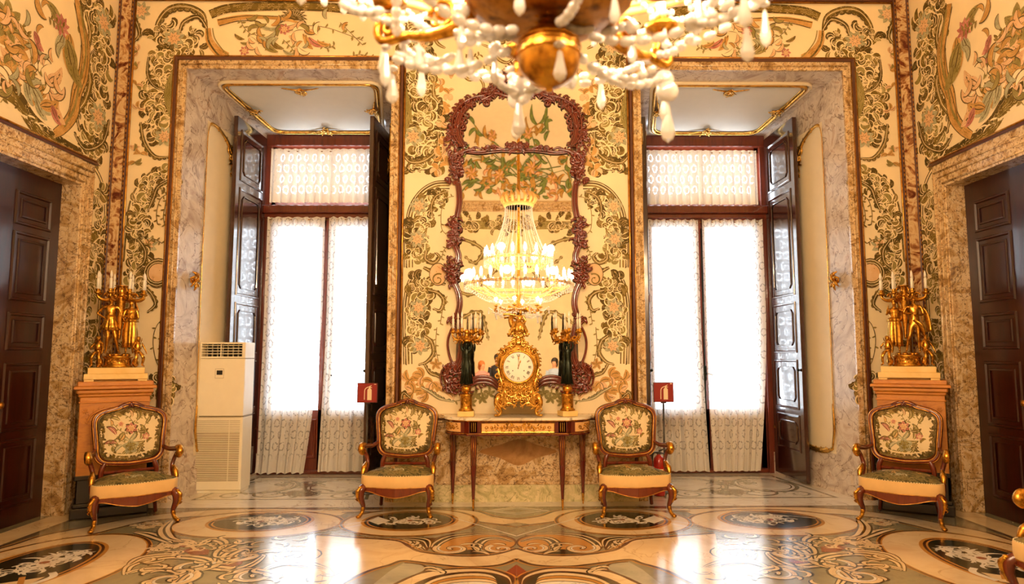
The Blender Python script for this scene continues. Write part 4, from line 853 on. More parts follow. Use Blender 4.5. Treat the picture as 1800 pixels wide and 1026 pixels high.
# ------------------------------------------------------------------ window niches
KW = k
for wi, s_ in ((1, -1), (2, 1)):
    c = s_*WC
    def Sx(x): return s_*x if False else c + x            # x measured from the niche's centre; +x to the right
    # architrave
    t = MB(); o0, i0 = 1.266, 1.166
    for (x0, x1) in ((-o0, -i0), (i0, o0)): t.box(c+x0, c+x1, D-0.03, D+0.06, 0, ZT, 0); t.tube([(c+(x0+x1)/2, D-0.032, 0.1), (c+(x0+x1)/2, D-0.032, ZT-0.04)], 0.012, 6, 0)
    t.box(c-i0, c+i0, D-0.03, D+0.06, ZS0, ZT, 0); t.tube([(c-o0+0.05, D-0.032, ZT-0.05), (c+o0-0.05, D-0.032, ZT-0.05)], 0.012, 6, 0)
    r0 = 1.30
    for (x0, x1) in ((-r0, -o0), (o0, r0)): t.box(c+x0, c+x1, D-0.045, D, 0.0, ZT+0.035, 1, 0.006)
    t.box(c-o0, c+o0, D-0.045, D, ZT, ZT+0.035, 1)
    for xx in (-r0-0.012, r0+0.012): t.tube([(c+xx, D-0.015, 0.93), (c+xx, D-0.015, ZT+0.05)], 0.014, 8, 2)
    t.tube([(c-r0-0.012, D-0.015, ZT+0.05), (c+r0+0.012, D-0.015, ZT+0.05)], 0.014, 8, 2)
    for xx in (-o0+0.006, o0-0.006): t.tube([(c+xx, D-0.034, 0.0), (c+xx, D-0.034, ZT)], 0.007, 6, 2)
    struct(t.build('trim_%d' % k, ['marble', 'dark_rail', 'gold_line'])); k += 1
    # splayed lining: cheeks and soffit of marble with stucco fields
    t = MB(); yf = D
    def cheek(sd, y): f = (y-D)/(YW-D); return c + sd*(HF + (HB-HF)*f)
    def sof(y): f = (y-D)/(YW-D); return ZS0 + (ZS1-ZS0)*f
    for sd in (-1, 1):
        vs = [(cheek(sd, D), D, 0), (cheek(sd, YW+0.16), YW+0.16, 0), (cheek(sd, YW+0.16), YW+0.16, 4.9), (cheek(sd, D), D, 4.9)]
        vs2 = [(x + sd*0.08, y, z) for x, y, z in vs]
        t.add(vs+vs2, [(0, 1, 2, 3), (7, 6, 5, 4), (0, 4, 5, 1), (1, 5, 6, 2), (2, 6, 7, 3), (3, 7, 4, 0)], 0, None, False)
        # stucco field on the cheek
        vs = [(cheek(sd, y) - sd*0.004, y, z) for y, z in ((7.84, 0.43), (9.12, 0.43), (9.12, 4.30), (7.84, 4.36))]; t.add(vs, [(0, 1, 2, 3)], 1, None, False)
        vs = [(cheek(sd, y) - sd*0.02, y, z) for y, z in ((7.60, 0), (YW, 0), (YW, 0.28), (7.60, 0.28))]; t.add(vs + [(x+sd*0.03, y, z) for x, y, z in vs], [(0, 1, 2, 3), (7, 6, 5, 4), (2, 6, 7, 3), (0, 3, 7, 4)], 0, None, False)
    vs = [(c-HF, D, sof(D)), (c+HF, D, sof(D)), (c+HB, YW+0.16, sof(YW+0.16)), (c-HB, YW+0.16, sof(YW+0.16))]
    t.add(vs + [(x, y, z+0.1) for x, y, z in vs], [(0, 1, 2, 3), (7, 6, 5, 4), (0, 4, 5, 1), (1, 5, 6, 2), (2, 6, 7, 3), (3, 7, 4, 0)], 2, None, False)
    so = [(c-0.93, 7.73), (c+0.93, 7.73), (c+0.72, 9.0), (c-0.72, 9.0)]
    pts = []
    for i in range(4):      # rounded corners
        p, a_, b_ = Vector(so[i]), Vector(so[i-1]), Vector(so[(i+1) % 4]); u = (a_-p).normalized(); w = (b_-p).normalized()
        for q in range(5): f = q/4; pts.append(tuple(p + u*0.16*(1-f)**2 + w*0.16*f**2))
    t.add([(x, y, sof(y)-0.004) for x, y in pts], [tuple(range(len(pts)))], 3, None, False)
    lining = struct(t.build('trim_%d' % k, ['marble_grey', 'plaster', 'marble_grey', 'plaster_white'])); k += 1
    # gilt mouldings of the fields, with their rocaille sprays
    t = MB(); P = pts + pts[:1]
    t.tube([(x, y, sof(y)-0.018) for x, y in pts], 0.024, 8, 0, True); 
    cx_, cy_ = c, 8.4; t.tube([(cx_ + (x-cx_)*0.955, cy_ + (y-cy_)*0.955, sof(y)-0.012) for x, y in pts], 0.008, 6, 0, True)
    t.tube([(cx_ + (x-cx_)*1.05, cy_ + (y-cy_)*1.05, sof(y)-0.008) for x, y in pts], 0.022, 6, 1, True)
    rr = Rel(t, lambda a, b, h: (a, b, sof(b)-0.02-h), (0, 0, -1), 0)
    for (x, y, a) in ((c, 7.80, PI/2), (c, 8.97, -PI/2), (c-0.82, 8.35, 0.0), (c+0.82, 8.35, PI)):
        rr.spray(x, y, a, 0.12, 5, 0.014, 1.0, 0.01, 0.04); rr.volute(x + 0.05*math.cos(a+.5), y+0.05*math.sin(a+.5), 0.05, 0.015, a, 1.2, 0.018, 0.03); rr.volute(x + 0.09*math.cos(a-.3), y+0.09*math.sin(a-.3), 0.035, 0.01, a+2, -1.2, 0.014, 0.03); rr.acanthus([(x, y), (x+0.1*math.cos(a+.3), y+0.1*math.sin(a+.3)), (x+0.16*math.cos(a-.1), y+0.16*math.sin(a-.1))], 0.016, 4, 0.05, 0.012, 0, 0.02)
        rr.stroke([(x - 0.22*abs(math.sin(a)), y - 0.22*abs(math.cos(a))), (x + 0.05*math.cos(a), y + 0.05*math.sin(a)), (x + 0.22*abs(math.sin(a)), y + 0.22*abs(math.cos(a)))], 0.016, 0.012)
    for sd in (-1, 1):
        fn = lambda a, b, h: (cheek(sd, a) - sd*(0.012+h), a, b)
        rr = Rel(t, fn, (-sd, 0, 0), 0)
        rr.raw(cr([(9.1, 0.62), (8.6, 0.5), (8.2, 0.43), (7.95, 0.46), (7.86, 0.6), (7.85, 1.2), (7.84, 2.4), (7.84, 3.9), (7.85, 4.22), (7.92, 4.34), (8.1, 4.30), (8.25, 4.18), (8.32, 4.0)], 5), 0.006 if False else (lambda q: 0.022 if (q < 0.3 or q > 0.72) else 0.006), 0.0, 0.8, 8)
        rr.spray(8.32, 4.02, -PI/2, 0.2, 6, 0.018, 0.7, 0.01, 0.03); rr.volute(8.28, 4.12, 0.07, 0.02, 0.5, 1.2, 0.02, 0.01); rr.acanthus([(8.0, 4.33), (8.18, 4.24), (8.3, 4.1), (8.34, 3.9), (8.3, 3.8)], 0.024, 6, 0.06, 0.012, 0, 0.01)
        rr.volute(8.55, 0.62, 0.12, 0.03, -1.5, 1.1, 0.024, 0.01); rr.spray(8.5, 0.7, PI/2, 0.16, 5, 0.016, 0.9, 0.01, 0.02); rr.acanthus([(8.5, 0.5), (8.2, 0.44), (7.97, 0.47)], 0.03, 5, 0.05, 0.012, 0, 0.005)
        rr.stroke([(7.86, 1.0), (7.85, 0.7), (7.9, 0.5)], 0.02)
    t.build('gilt_moulding', ['gold_bright', 'plaster'], lining)
    # window: frame, transom, two casements with glass, panelled feet
    root = bpy.data.objects.new('window_%d' % wi, None); COL.objects.link(root); struct(root)
    t = MB(); HW = HB
    t.box(c-HW-0.02, c-HW+0.07, YW-0.04, YW+0.14, 0, 4.62, 0, 0.006); t.box(c+HW-0.07, c+HW+0.02, YW-0.04, YW+0.14, 0, 4.62, 0, 0.006)
    t.box(c-HW, c+HW, YW-0.06, YW+0.14, 4.45, 4.64, 0, 0.01); t.box(c-HW, c+HW, YW-0.12, YW+0.1, 3.50, 3.61, 0, 0.012); t.box(c-HW, c+HW, YW-0.06, YW+0.1, 3.44, 3.50, 0, 0.008)
    t.box(c-HW, c+HW, YW-0.02, YW+0.14, 0.0, 0.05, 0, 0.01); t.box(c-0.03, c+0.03, YW+0.03, YW+0.1, 3.6, 4.5, 0)
    t.box(c-HW+0.05, c-HW+0.12, YW+0.02, YW+0.1, 3.6, 4.5, 0); t.box(c+HW-0.12, c+HW-0.05, YW+0.02, YW+0.1, 3.6, 4.5, 0)
    t.box(c-HW, c+HW, YW+0.02, YW+0.1, 4.38, 4.46, 0); t.box(c-HW, c+HW, YW+0.02, YW+0.1, 3.6, 3.70, 0)
    t.build('window_frame', 'casement_wood', root)
    mo = -0.06 if s_ > 0 else 0.0
    for sd in (-1, 1):
        t = MB(); xa, xb = sorted((c + mo, c + sd*(HW-0.07)))
        for (p, q) in ((xa, xa+0.09), (xb-0.09, xb)): t.box(p, q, YW+0.03, YW+0.09, 0.05, 3.44, 0, 0.008)
        t.box(xa, xb, YW+0.03, YW+0.09, 3.33, 3.44, 0); t.box(xa, xb, YW+0.03, YW+0.09, 0.05, 0.84, 0)
        t.sweep_rect([(xa+0.1, YW+0.03, 0.2), (xb-0.1, YW+0.03, 0.2), (xb-0.1, YW+0.03, 0.72), (xa+0.1, YW+0.03, 0.72)], [(0, 0), (0.01, 0.015), (0.03, 0.015), (0.04, 0)], (0, -1, 0))
        t.build('casement', 'casement_wood', root)
        t = MB(); t.box(xa+0.08, xb-0.08, YW+0.055, YW+0.061, 0.83, 3.34, 0); t.build('glass', 'glass', root) if 'glass' in MT else None
    t = MB(); t.box(c+mo-0.035, c+mo+0.035, YW+0.005, YW+0.035, 0.05, 3.44, 0, 0.008); t.build('meeting_strip', 'casement_wood', root)
    t = MB(); c = c + mo; t.tube([(c+0.02, YW-0.03, 0.4), (c+0.02, YW-0.03, 3.3)], 0.012, 8); t.box(c+0.0, c+0.04, YW-0.05, YW+0.03, 1.22, 1.42, 0, 0.006); t.tube([(c+0.02, YW-0.06, 1.33), (c+0.12, YW-0.075, 1.30)], 0.01, 8)
    t.build('window_bolt', 'bronze', root)

# ------------------------------------------------------------------ shutters
def shutter(hx, hy, fx, fy, label, inside):
    """a tall panelled leaf from hinge (hx,hy) to free edge (fx,fy); inside = +1/-1: which side carries the face towards the window light"""
    L = math.hypot(fx-hx, fy-hy); a = math.atan2(fy-hy, fx-hx)
    t_ = thing('window_shutter', label, 'shutter', (hx, hy, 0.03), a, 'tall panelled window shutters')
    t = MB(); Z = 4.52; T = 0.055; y0, y1 = (0, T) if inside < 0 else (-T, 0)
    t.box(0, L, y0, y1, 0, Z, 0, 0.005)
    t.build('leaf', 'shutter_wood', t_)
    fy_ = y0 if inside < 0 else y1
    for side_y, nn in ((y0, -1), (y1, 1)):
        t = MB()
        for (za, zb) in ((3.72, 4.38), (2.28, 3.64), (1.56, 2.20), (0.86, 1.48), (0.34, 0.80)):
            t.sweep_rect([(0.11, side_y, za), (L-0.11, side_y, za), (L-0.11, side_y, zb), (0.11, side_y, zb)], [(0, 0), (0.006, 0.012), (0.02, 0.014), (0.032, 0.003), (0.04, 0.0)], (0, nn, 0))
            i0, i1, j0, j1, q = 0.19, L-0.19, za+0.09, zb-0.09, 0.05
            t.sweep_rect([(i0+q, side_y, j0), (i1-q, side_y, j0), (i1, side_y, j0+q), (i1, side_y, j1-q), (i1-q, side_y, j1), (i0+q, side_y, j1), (i0, side_y, j1-q), (i0, side_y, j0+q)], [(0, 0), (0.004, 0.012), (0.016, 0.014), (0.02, 0.006)], (0, nn, 0))
        t.build('panel_moulding', 'shutter_wood', t_)
    for z in (0.35, 1.6, 2.9, 4.1): t = MB(); t.tube([(0.0, (y0+y1)/2, z), (0.0, (y0+y1)/2, z+0.14)], 0.012, 8); t.build('hinge', 'bronze', t_)
    t = MB(); t.ell((L-0.06, y1+0.02 if inside > 0 else y0-0.02, 1.35), (0.018, 0.02, 0.018)); t.build('shutter_knob', 'bronze', t_)
    return t_
shutter(-3.44, 9.10, -3.47, 8.20, 'dark mahogany shutter leaf of the left window, rising behind the air conditioner', 1)
shutter(-1.76, 9.10, -1.83, 8.20, 'near-black shutter leaf by the left window, behind the red sign', -1)
shutter(3.44, 9.10, 3.47, 8.20, 'dark mahogany shutter leaf at the right of the right window', -1)
shutter(1.76, 9.10, 1.62, 8.20, 'narrowly seen dark shutter leaf at the left edge of the right window', 1)

# ------------------------------------------------------------------ lace curtains
def curtain(x0, x1, z0, z1, label, group, b0=None, b1=None, seed=0, folds=9, y=9.08, drag=0.0):
    rg = random.Random(seed); nx, nz = 90, 24; vs = []; uvs = {}; hem = []
    b0 = x0 if b0 is None else b0; b1 = x1 if b1 is None else b1
    ph = [rg.random()*6.3 for _ in range(4)]
    for j in range(nz+1):
        f = j/nz; z = z1 + (z0-z1)*f
        e = max(0, (f-0.35)/0.65)**1.6
        xa, xb = x0 + (b0-x0)*e, x1 + (b1-x1)*e
        for i in range(nx+1):
            u = i/nx; am = 0.014 + 0.012*f
            dy = am*(math.sin(u*folds*2*PI + ph[0]) + 0.5*math.sin(u*folds*1.7*2*PI + ph[1] + f) + 0.4*math.sin(u*3*2*PI + ph[2]))
            zz = z + (0.008*math.sin(u*folds*2*PI + ph[3]) if j in (0, nz) else 0)
            vs.append((xa + (xb-xa)*u, y + dy - 0.02*f - (drag*max(0, f-0.93)*14*max(0, 0.4-u)), max(zz, z0 if z0 > 1 else 0.012)))
            hem.append(1.0 if (z < z0 + 0.17 and z0 < 1) or (z0 > 1 and z < z0+0.1) else 0.0)
    fs = []; uv = []; W = (x1-x0)*1.25
    for j in range(nz):
        for i in range(nx):
            fs.append((j*(nx+1)+i, j*(nx+1)+i+1, (j+1)*(nx+1)+i+1, (j+1)*(nx+1)+i))
            uv.append([(q/nx*W, z1-(z1-z0)*r/nz) for q, r in ((i, j), (i+1, j), (i+1, j+1), (i, j+1))])
    m = MB(); m.add(vs, fs, 0, uv); o = m.build('lace_curtain', 'lace_dim' if z0 > 1 else 'lace')
    at = o.data.attributes.new('hem', 'FLOAT', 'POINT'); at.data.foreach_set('value', hem)
    t = MB(); t.tube([(x0-0.02, y+0.02, z1-0.03), (x1+0.02, y+0.02, z1-0.03)], 0.007, 6); t.build('curtain_rod', 'gold_dark', o)
    return tag(o, label, 'curtain', group)
c = -WC
curtain(-3.37, -1.80, 3.64, 4.40, 'short lace curtain gathered across the left window, above its transom', 'short lace curtains above the transoms', seed=1, folds=14)
curtain(-3.39, -2.61, 0.03, 3.445, 'long lace curtain nearest the air conditioner, its hem trailing on the floor', 'floor-length lace curtains', b0=-3.42, b1=-2.80, seed=2, folds=6, drag=0.10)
curtain(-2.56, -1.80, 0.05, 3.445, 'long lace curtain of the left window, on the side of the black shutter and sign', 'floor-length lace curtains', b0=-2.62, b1=-1.80, seed=3, folds=7)
c = WC
curtain(1.80, 3.33, 3.62, 4.39, 'short lace curtain gathered across the right window, above its transom', 'short lace curtains above the transoms', seed=4, folds=15)
curtain(1.80, 2.485, 0.04, 3.415, 'long lace curtain right behind the red sign and its pole, right window', 'floor-length lace curtains', b1=2.545, seed=5, folds=7)
curtain(2.54, 3.375, 0.04, 3.415, 'long lace curtain beside the big mahogany shutter at the right', 'floor-length lace curtains', b0=2.60, b1=3.22, seed=6, folds=8)

# ------------------------------------------------------------------ mirror
MX = 0.008
root = thing('wall_mirror', 'tall mirror in a carved mahogany rocaille frame above the console table', 'mirror', (MX, D, 0.95), 0.0)
def ml(*p): return [(lambda q: (-abs(q[0]-MX), q[1]-0.95))(on_y(u, v, D-0.06)) for u, v in p]
def glass_outline():
    L = ml((909, 150), (880, 150), (850, 165), (822, 185), (812, 215), (812, 255), (806, 275), (808, 300), (808, 380), (808, 540), (806, 600), (804, 660), (815, 668), (845, 664), (875, 678), (890, 700), (909, 704))
    return L
GO = glass_outline(); GO = GO + [(-x, z) for x, z in reversed(GO[:-1])][:-1]
t = MB(); t.prism(GO, lambda a, b, h: (a, -0.035-h, b), 0, 0.006); 
MT['silver'] = NT('silvered_glass').fin(0.012, 1.0, 0, 0.5, (0.93, 0.92, 0.89, 1))
gl_ = t.build('mirror_glass', 'silver', root)
t = MB(); t.prism([(a*1.04, b*1.02-0.02) for a, b in GO], lambda a, b, h: (a, -h, b), 0.004, 0.034); t.build('back_board', 'shutter_wood', root)
t = MB(); R = Rel(t, lambda a, b, h: (a, -0.045-h, b), (0, -1, 0), 0, mirror=0.0); rm = random.Random(4)
def rail(p, w, h=0.0): R.raw(cr(ml(*p), 8), lambda q: w, h, 0.9, 8)
# plain rails
for p in (((804, 318), (807, 335), (807, 360), (803, 382)), ((800, 432), (806, 448), (804, 462)), ((799, 498), (806, 515), (808, 535), (803, 556)), ((806, 570), (811, 600), (810, 630), (800, 650)), ((826, 182), (808, 205), (806, 235), (816, 258))):
    rail(p, 0.035); R.raw(cr(ml(*[(u-3.5, v) for u, v in p]), 8), lambda q: 0.009, 0.03); R.raw(cr(ml(*[(u+3.5, v) for u, v in p]), 8), lambda q: 0.009, 0.03)
# oval loop beside the lower rail, big volute at the foot
P = cr(ml((797, 574), (789, 590), (787, 608), (791, 628), (798, 640), (805, 628), (807, 605), (803, 585)), 6, True)
for sg in (1, -1): t.tube([(sg*a, -0.055, b) for a, b in P], 0.014, 8, 0, True)
for (u, v, r, a, tn, w) in ((800, 663, 0.155, 0.5, 1.3, 0.034), (800, 663, 0.10, 2.0, 1.1, 0.024)): x, z = ml((u, v))[0]; R.volute(x, z, r, 0.03, a, tn, w)
x, z = ml((800, 663))[0]; R.volute(x, z, 0.165, 0.16, 0.0, 1.0, 0.016, 0.0)
# arches rising to the centre
for dv, w in ((0, 0.026), (6, 0.018), (-5, 0.013)): R.raw(cr(ml((826, 672+dv), (842, 666+dv), (862, 668+dv), (880, 682+dv), (888, 698+dv)), 8), lambda q: w, 0.01)
x, z = ml((878, 700))[0]; R.volute(x, z, 0.05, 0.015, 1.0, 1.2, 0.02)
for kk in range(8): x, z = ml((836 + kk*6, 672 + abs(kk-3)*2))[0]; R.leaf(x, z, -1.3+0.1*kk, 0.06, 0.012, 0.8, 0.01)
# carved clusters down the sides
def cluster(u0, v0, u1, v1, n, L=0.075, wd=0.10, w=0.017):
    for kk in range(n):
        f = rm.random(); x, z = ml((u0 + (u1-u0)*f, v0 + (v1-v0)*f))[0]; x += (rm.random()-0.5)*wd
        if rm.random() < 0.3: R.volute(x, z, 0.034, 0.01, rm.random()*6, rm.choice((-1.1, 1.1)), 0.013, 0.015)
        else: R.leaf(x, z, rm.random()*6.3, L*(0.6+0.6*rm.random()), w, rm.choice((-1.3, 1.3)), 0.005 + 0.025*rm.random(), 6, 0.01)
cluster(800, 268, 797, 318, 60, wd=0.15); cluster(797, 384, 799, 432, 56, wd=0.12); cluster(799, 455, 797, 498, 60, wd=0.16); cluster(800, 645, 800, 690, 34, wd=0.22); cluster(799, 552, 795, 572, 16, wd=0.09); cluster(800, 640, 806, 655, 14); cluster(818, 650, 822, 690, 16, wd=0.1)
cluster(797, 225, 795, 262, 26, wd=0.13)
R.acanthus(ml((798, 262), (806, 270), (820, 264), (836, 262)), 0.02, 6, 0.05, 0.012, 0, 0.01)
for p in (((816, 300), (798, 300), (793, 285), (800, 270), (812, 268)),): R.raw(cr(ml(*p), 8), lambda q: 0.022, 0.01)
# crest: double C-scrolls with leaf fringe and a shell on top
for (p, n) in ((((810, 256), (797, 235), (797, 205), (812, 183), (832, 172), (852, 168)), 15), (((846, 176), (866, 166), (872, 150), (886, 138), (900, 130)), 9)):
    R.acanthus(ml(*p), 0.026, n, 0.085, 0.017, 1, 0.0); R.acanthus(ml(*p), 0.02, n, 0.07, 0.015, -1, 0.012); R.raw(cr(ml(*p), 8), lambda q: 0.011, 0.03)
    for kk in range(n*2):
        f = rm.random(); PP = cr(ml(*p), 8); x, z = PP[int(f*(len(PP)-1))]; R.leaf(x + (rm.random()-.5)*0.07, z + (rm.random()-.5)*0.07, rm.random()*6.3, 0.07, 0.014, rm.choice((-1.4, 1.4)), 0.02)
for p_, n_ in ((((848, 166), (870, 163), (890, 168), (909, 166)), 9),): R.acanthus(ml(*p_), 0.022, n_, 0.06, 0.014, 0, 0.01)
cluster(909, 150, 860, 160, 40, 0.08, 0.12, 0.018); cluster(909, 135, 890, 140, 16, 0.08, 0.12, 0.018); cluster(812, 190, 800, 245, 44, 0.07, 0.16, 0.015); cluster(845, 172, 818, 185, 24, 0.07, 0.12, 0.015)
x, z = ml((856, 180))[0]; R.volute(x, z, 0.05, 0.015, 0.5, 1.2, 0.02, 0.01)
for kk in range(9): R.leaf(0.0, 3.72, PI/2 + 0.18*kk, 0.24 - 0.012*kk, 0.024, 0.5, 0.02, 6, 0.03)
cluster(905, 130, 885, 150, 20, wd=0.12); cluster(870, 150, 850, 166, 14, wd=0.1)
# bar between upper and lower glass
rail(((812, 264), (840, 266), (870, 262), (909, 262)), 0.016); R.raw(cr(ml((820, 268), (845, 270), (880, 266), (909, 268)), 6), lambda q: 0.008, 0.02)
for kk in range(7): x, z = ml((909, 262))[0]; R.leaf(0.0 if False else x, z, PI/2 + 0.28*kk, 0.12, 0.018, 0.8, 0.01)
cluster(905, 256, 888, 258, 14, 0.06, 0.03, 0.014); cluster(868, 258, 852, 262, 9, 0.05, 0.03, 0.012)
R.acanthus(ml((885, 262), (868, 256), (858, 262), (846, 258)), 0.014, 6, 0.045, 0.01, 1, 0.01); R.stroke(ml((846, 262), (835, 258), (822, 264)), 0.014)
R.raw(cr(ml((812, 268), (806, 275), (803, 300), (805, 318)), 6), lambda q: 0.013, 0.0)
t.build('carved_frame', 'frame_wood', root)
gl_.rotation_euler = (0, 0, 0.0034)

# ------------------------------------------------------------------ console table
root = thing('console_table', 'mahogany console table with gilt frieze and fluted legs under the mirror', 'console table', (0.015, 7.0, 0))
def outl(k=0.0, n=8):
    P = [(-0.54-k*0, -0.06-k), (-0.44, -0.06-k), (-0.44, -0.04-k), (0.44, -0.04-k), (0.44, -0.06-k), (0.54, -0.06-k)]
    P = [(-0.42+0, -0.055-k)] + [(0.42, -0.055-k)]
    R_ = []
    for i in range(n+1):
        a = -PI/2 + i/n*PI/2; R_.append((0.50 + (0.25+k)*math.cos(a), 0.24 + (0.26+k)*math.sin(a)))
    L_ = [(-x, y) for x, y in reversed(R_)]
    br = [(0.50, -0.05-k)] ; bl = [(-0.50, -0.05-k)]
    return [(-0.75-k, 0.345)] + L_[0:-1] + [(-0.50-k, -0.055-k)] + [(0.50+k, -0.055-k)] + R_[1:] + [(0.75+k, 0.345)]
def slab(mb, k, z0, z1, mi=0): mb.prism(outl(k), lambda a, b, h: (a, b, h), z0, z1, mi)
t = MB(); slab(t, 0.03, 0.905, 0.93); t.build('marble_top', 'marble_white', root)
t = MB(); slab(t, 0.0, 0.77, 0.895, 0); slab(t, 0.018, 0.895, 0.905, 1); slab(t, 0.012, 0.758, 0.770, 0); slab(t, 0.016, 0.768, 0.773, 1); slab(t, 0.02, 0.752, 0.759, 0); t.build('apron', ['console_wood', 'gold'], root)
t = MB(); MT['porcelain'] = plain('ivory_gilt_panel', '#e0b070', 0.3, 0.1, var=0.1)
t.box(-0.37, 0.37, -0.068, -0.05, 0.785, 0.878, 0); R = Rel(t, lambda a, b, h: (a, -0.07-h, b), (0, -1, 0), 1, mirror=0.0); rt = random.Random(8)
for kk in range(34): R.leaf(-0.34*rt.random(), 0.80 + 0.06*rt.random(), rt.random()*6.3, 0.04, 0.006, rt.choice((-1.2, 1.2)))
for kk in range(7): R.volute(-0.02-0.05*kk, 0.83, 0.018, 0.006, kk, 1.1, 0.006)
t.sweep_rect([(-0.375, -0.068, 0.78), (0.375, -0.068, 0.78), (0.375, -0.068, 0.883), (-0.375, -0.068, 0.883)], [(0, 0), (0.004, 0.006), (0.01, 0.004)], (0, -1, 0), 1)
t.build('gilt_panel', ['porcelain', 'gold'], root)
for sd in (-1, 1):
    t = MB(); n = 8; rings = []
    for i in range(n+1):
        a = -PI/2 + 0.35 + i/n*(PI/2-0.5); rings.append([(sd*(0.50 + 0.254*math.cos(a)), 0.24 + 0.264*math.sin(a), z) for z in (0.785, 0.878)] + [(sd*(0.50 + 0.24*math.cos(a)), 0.24 + 0.25*math.sin(a), z) for z in (0.878, 0.785)])
    t.loft(rings, 0, True, True, False)
    for kk in range(26):
        a = -PI/2 + 0.4 + rt.random()*(PI/2-0.6); z = 0.8 + 0.06*rt.random(); p = Vector((sd*(0.50+0.258*math.cos(a)), 0.24+0.268*math.sin(a), z)); d = Vector((-sd*math.sin(a), math.cos(a), 0)); q = (rt.random()-.5)*2
        t.tube([p, p + d*0.015 + Vector((0, 0, 0.012*q)), p + d*0.02 + Vector((0, 0, 0.028*q))], [0.004, 0.006, 0.002], 5, 1)
    t.build('gilt_panel', ['porcelain', 'gold'], root)
def table_leg(x, y, ztop, name='leg'):
    t = MB(); P = 12
    def ring(r, z, fl=0.0): return [(x + r*(1 - (fl if k % 2 else 0))*math.cos(2*PI*k/24), y + r*(1 - (fl if k % 2 else 0))*math.sin(2*PI*k/24), z) for k in range(24)]
    t.loft([ring(0.014, 0.10), ring(0.030, 0.44, 0.08), ring(0.034, ztop-0.03, 0.10), ring(0.034, ztop)], 0, True, True, False)
    for a in (-2.2, -1.57, -0.94):
        t.tube([(x + 0.031*math.cos(a), y + 0.031*math.sin(a), 0.45), (x + 0.036*math.cos(a), y + 0.036*math.sin(a), ztop-0.02)], 0.003, 5, 1)
    if y < 0.1: t.box(x-0.042, x+0.042, y-0.045, y+0.03, 0.775, 0.895, 0, 0.004); [t.box(x+q-0.003, x+q+0.003, y-0.049, y-0.044, 0.79, 0.88, 1) for q in (-0.02, 0, 0.02)]; t.box(x-0.05, x+0.05, y-0.06, y+0.02, 0.895, 0.932, 2, 0.003)
    lg = t.build(name, ['console_wood', 'gold_line', 'marble_white'], root)
    t = MB(); t.lathe([(0.006, 0), (0.009, 0.012), (0.006, 0.02), (0.011, 0.03), (0.0135, 0.10), (0.016, 0.105), (0.016, 0.112), (0.0, 0.113)], (x, y, 0), 12); t.build('brass_foot', 'gold', lg)
for x, y in ((-0.452, -0.01), (0.452, -0.01), (-0.69, 0.30), (0.69, 0.30)): table_leg(x, y, 0.757)

# ------------------------------------------------------------------ figures: one skinned body grown over a skeleton
def body(name, J, E, mat, parent=None, loc=(0, 0, 0), scale=1.0, rz=0.0, sub=1):
    """J: {joint: (x,y,z,radius)}, E: edges, first joint is the pelvis"""
    keys = list(J); ix = {k: i for i, k in enumerate(keys)}
    me = bpy.data.meshes.new(name); me.from_pydata([tuple(v*scale for v in J[k][:3]) for k in keys], [(ix[a], ix[b]) for a, b in E], [])
    o = bpy.data.objects.new(name, me); COL.objects.link(o)
    o.modifiers.new('Skin', 'SKIN'); me.skin_vertices  # layer is made with the modifier
    if not me.skin_vertices: 
        pass
    for i, k in enumerate(keys):
        r = J[k][3]*scale; ry = (J[k][4]*scale if len(J[k]) > 4 else r)
        me.skin_vertices[0].data[i].radius = (r, ry)
    me.skin_vertices[0].data[0].use_root = True
    sm = o.modifiers.new('Subdivision', 'SUBSURF'); sm.levels = sub; sm.render_levels = sub
    o.modifiers['Skin'].use_smooth_shade = True
    me.materials.append(MT[mat]); o.location = loc; o.rotation_euler = (0, 0, rz)
    if parent: o.parent = parent
    return o
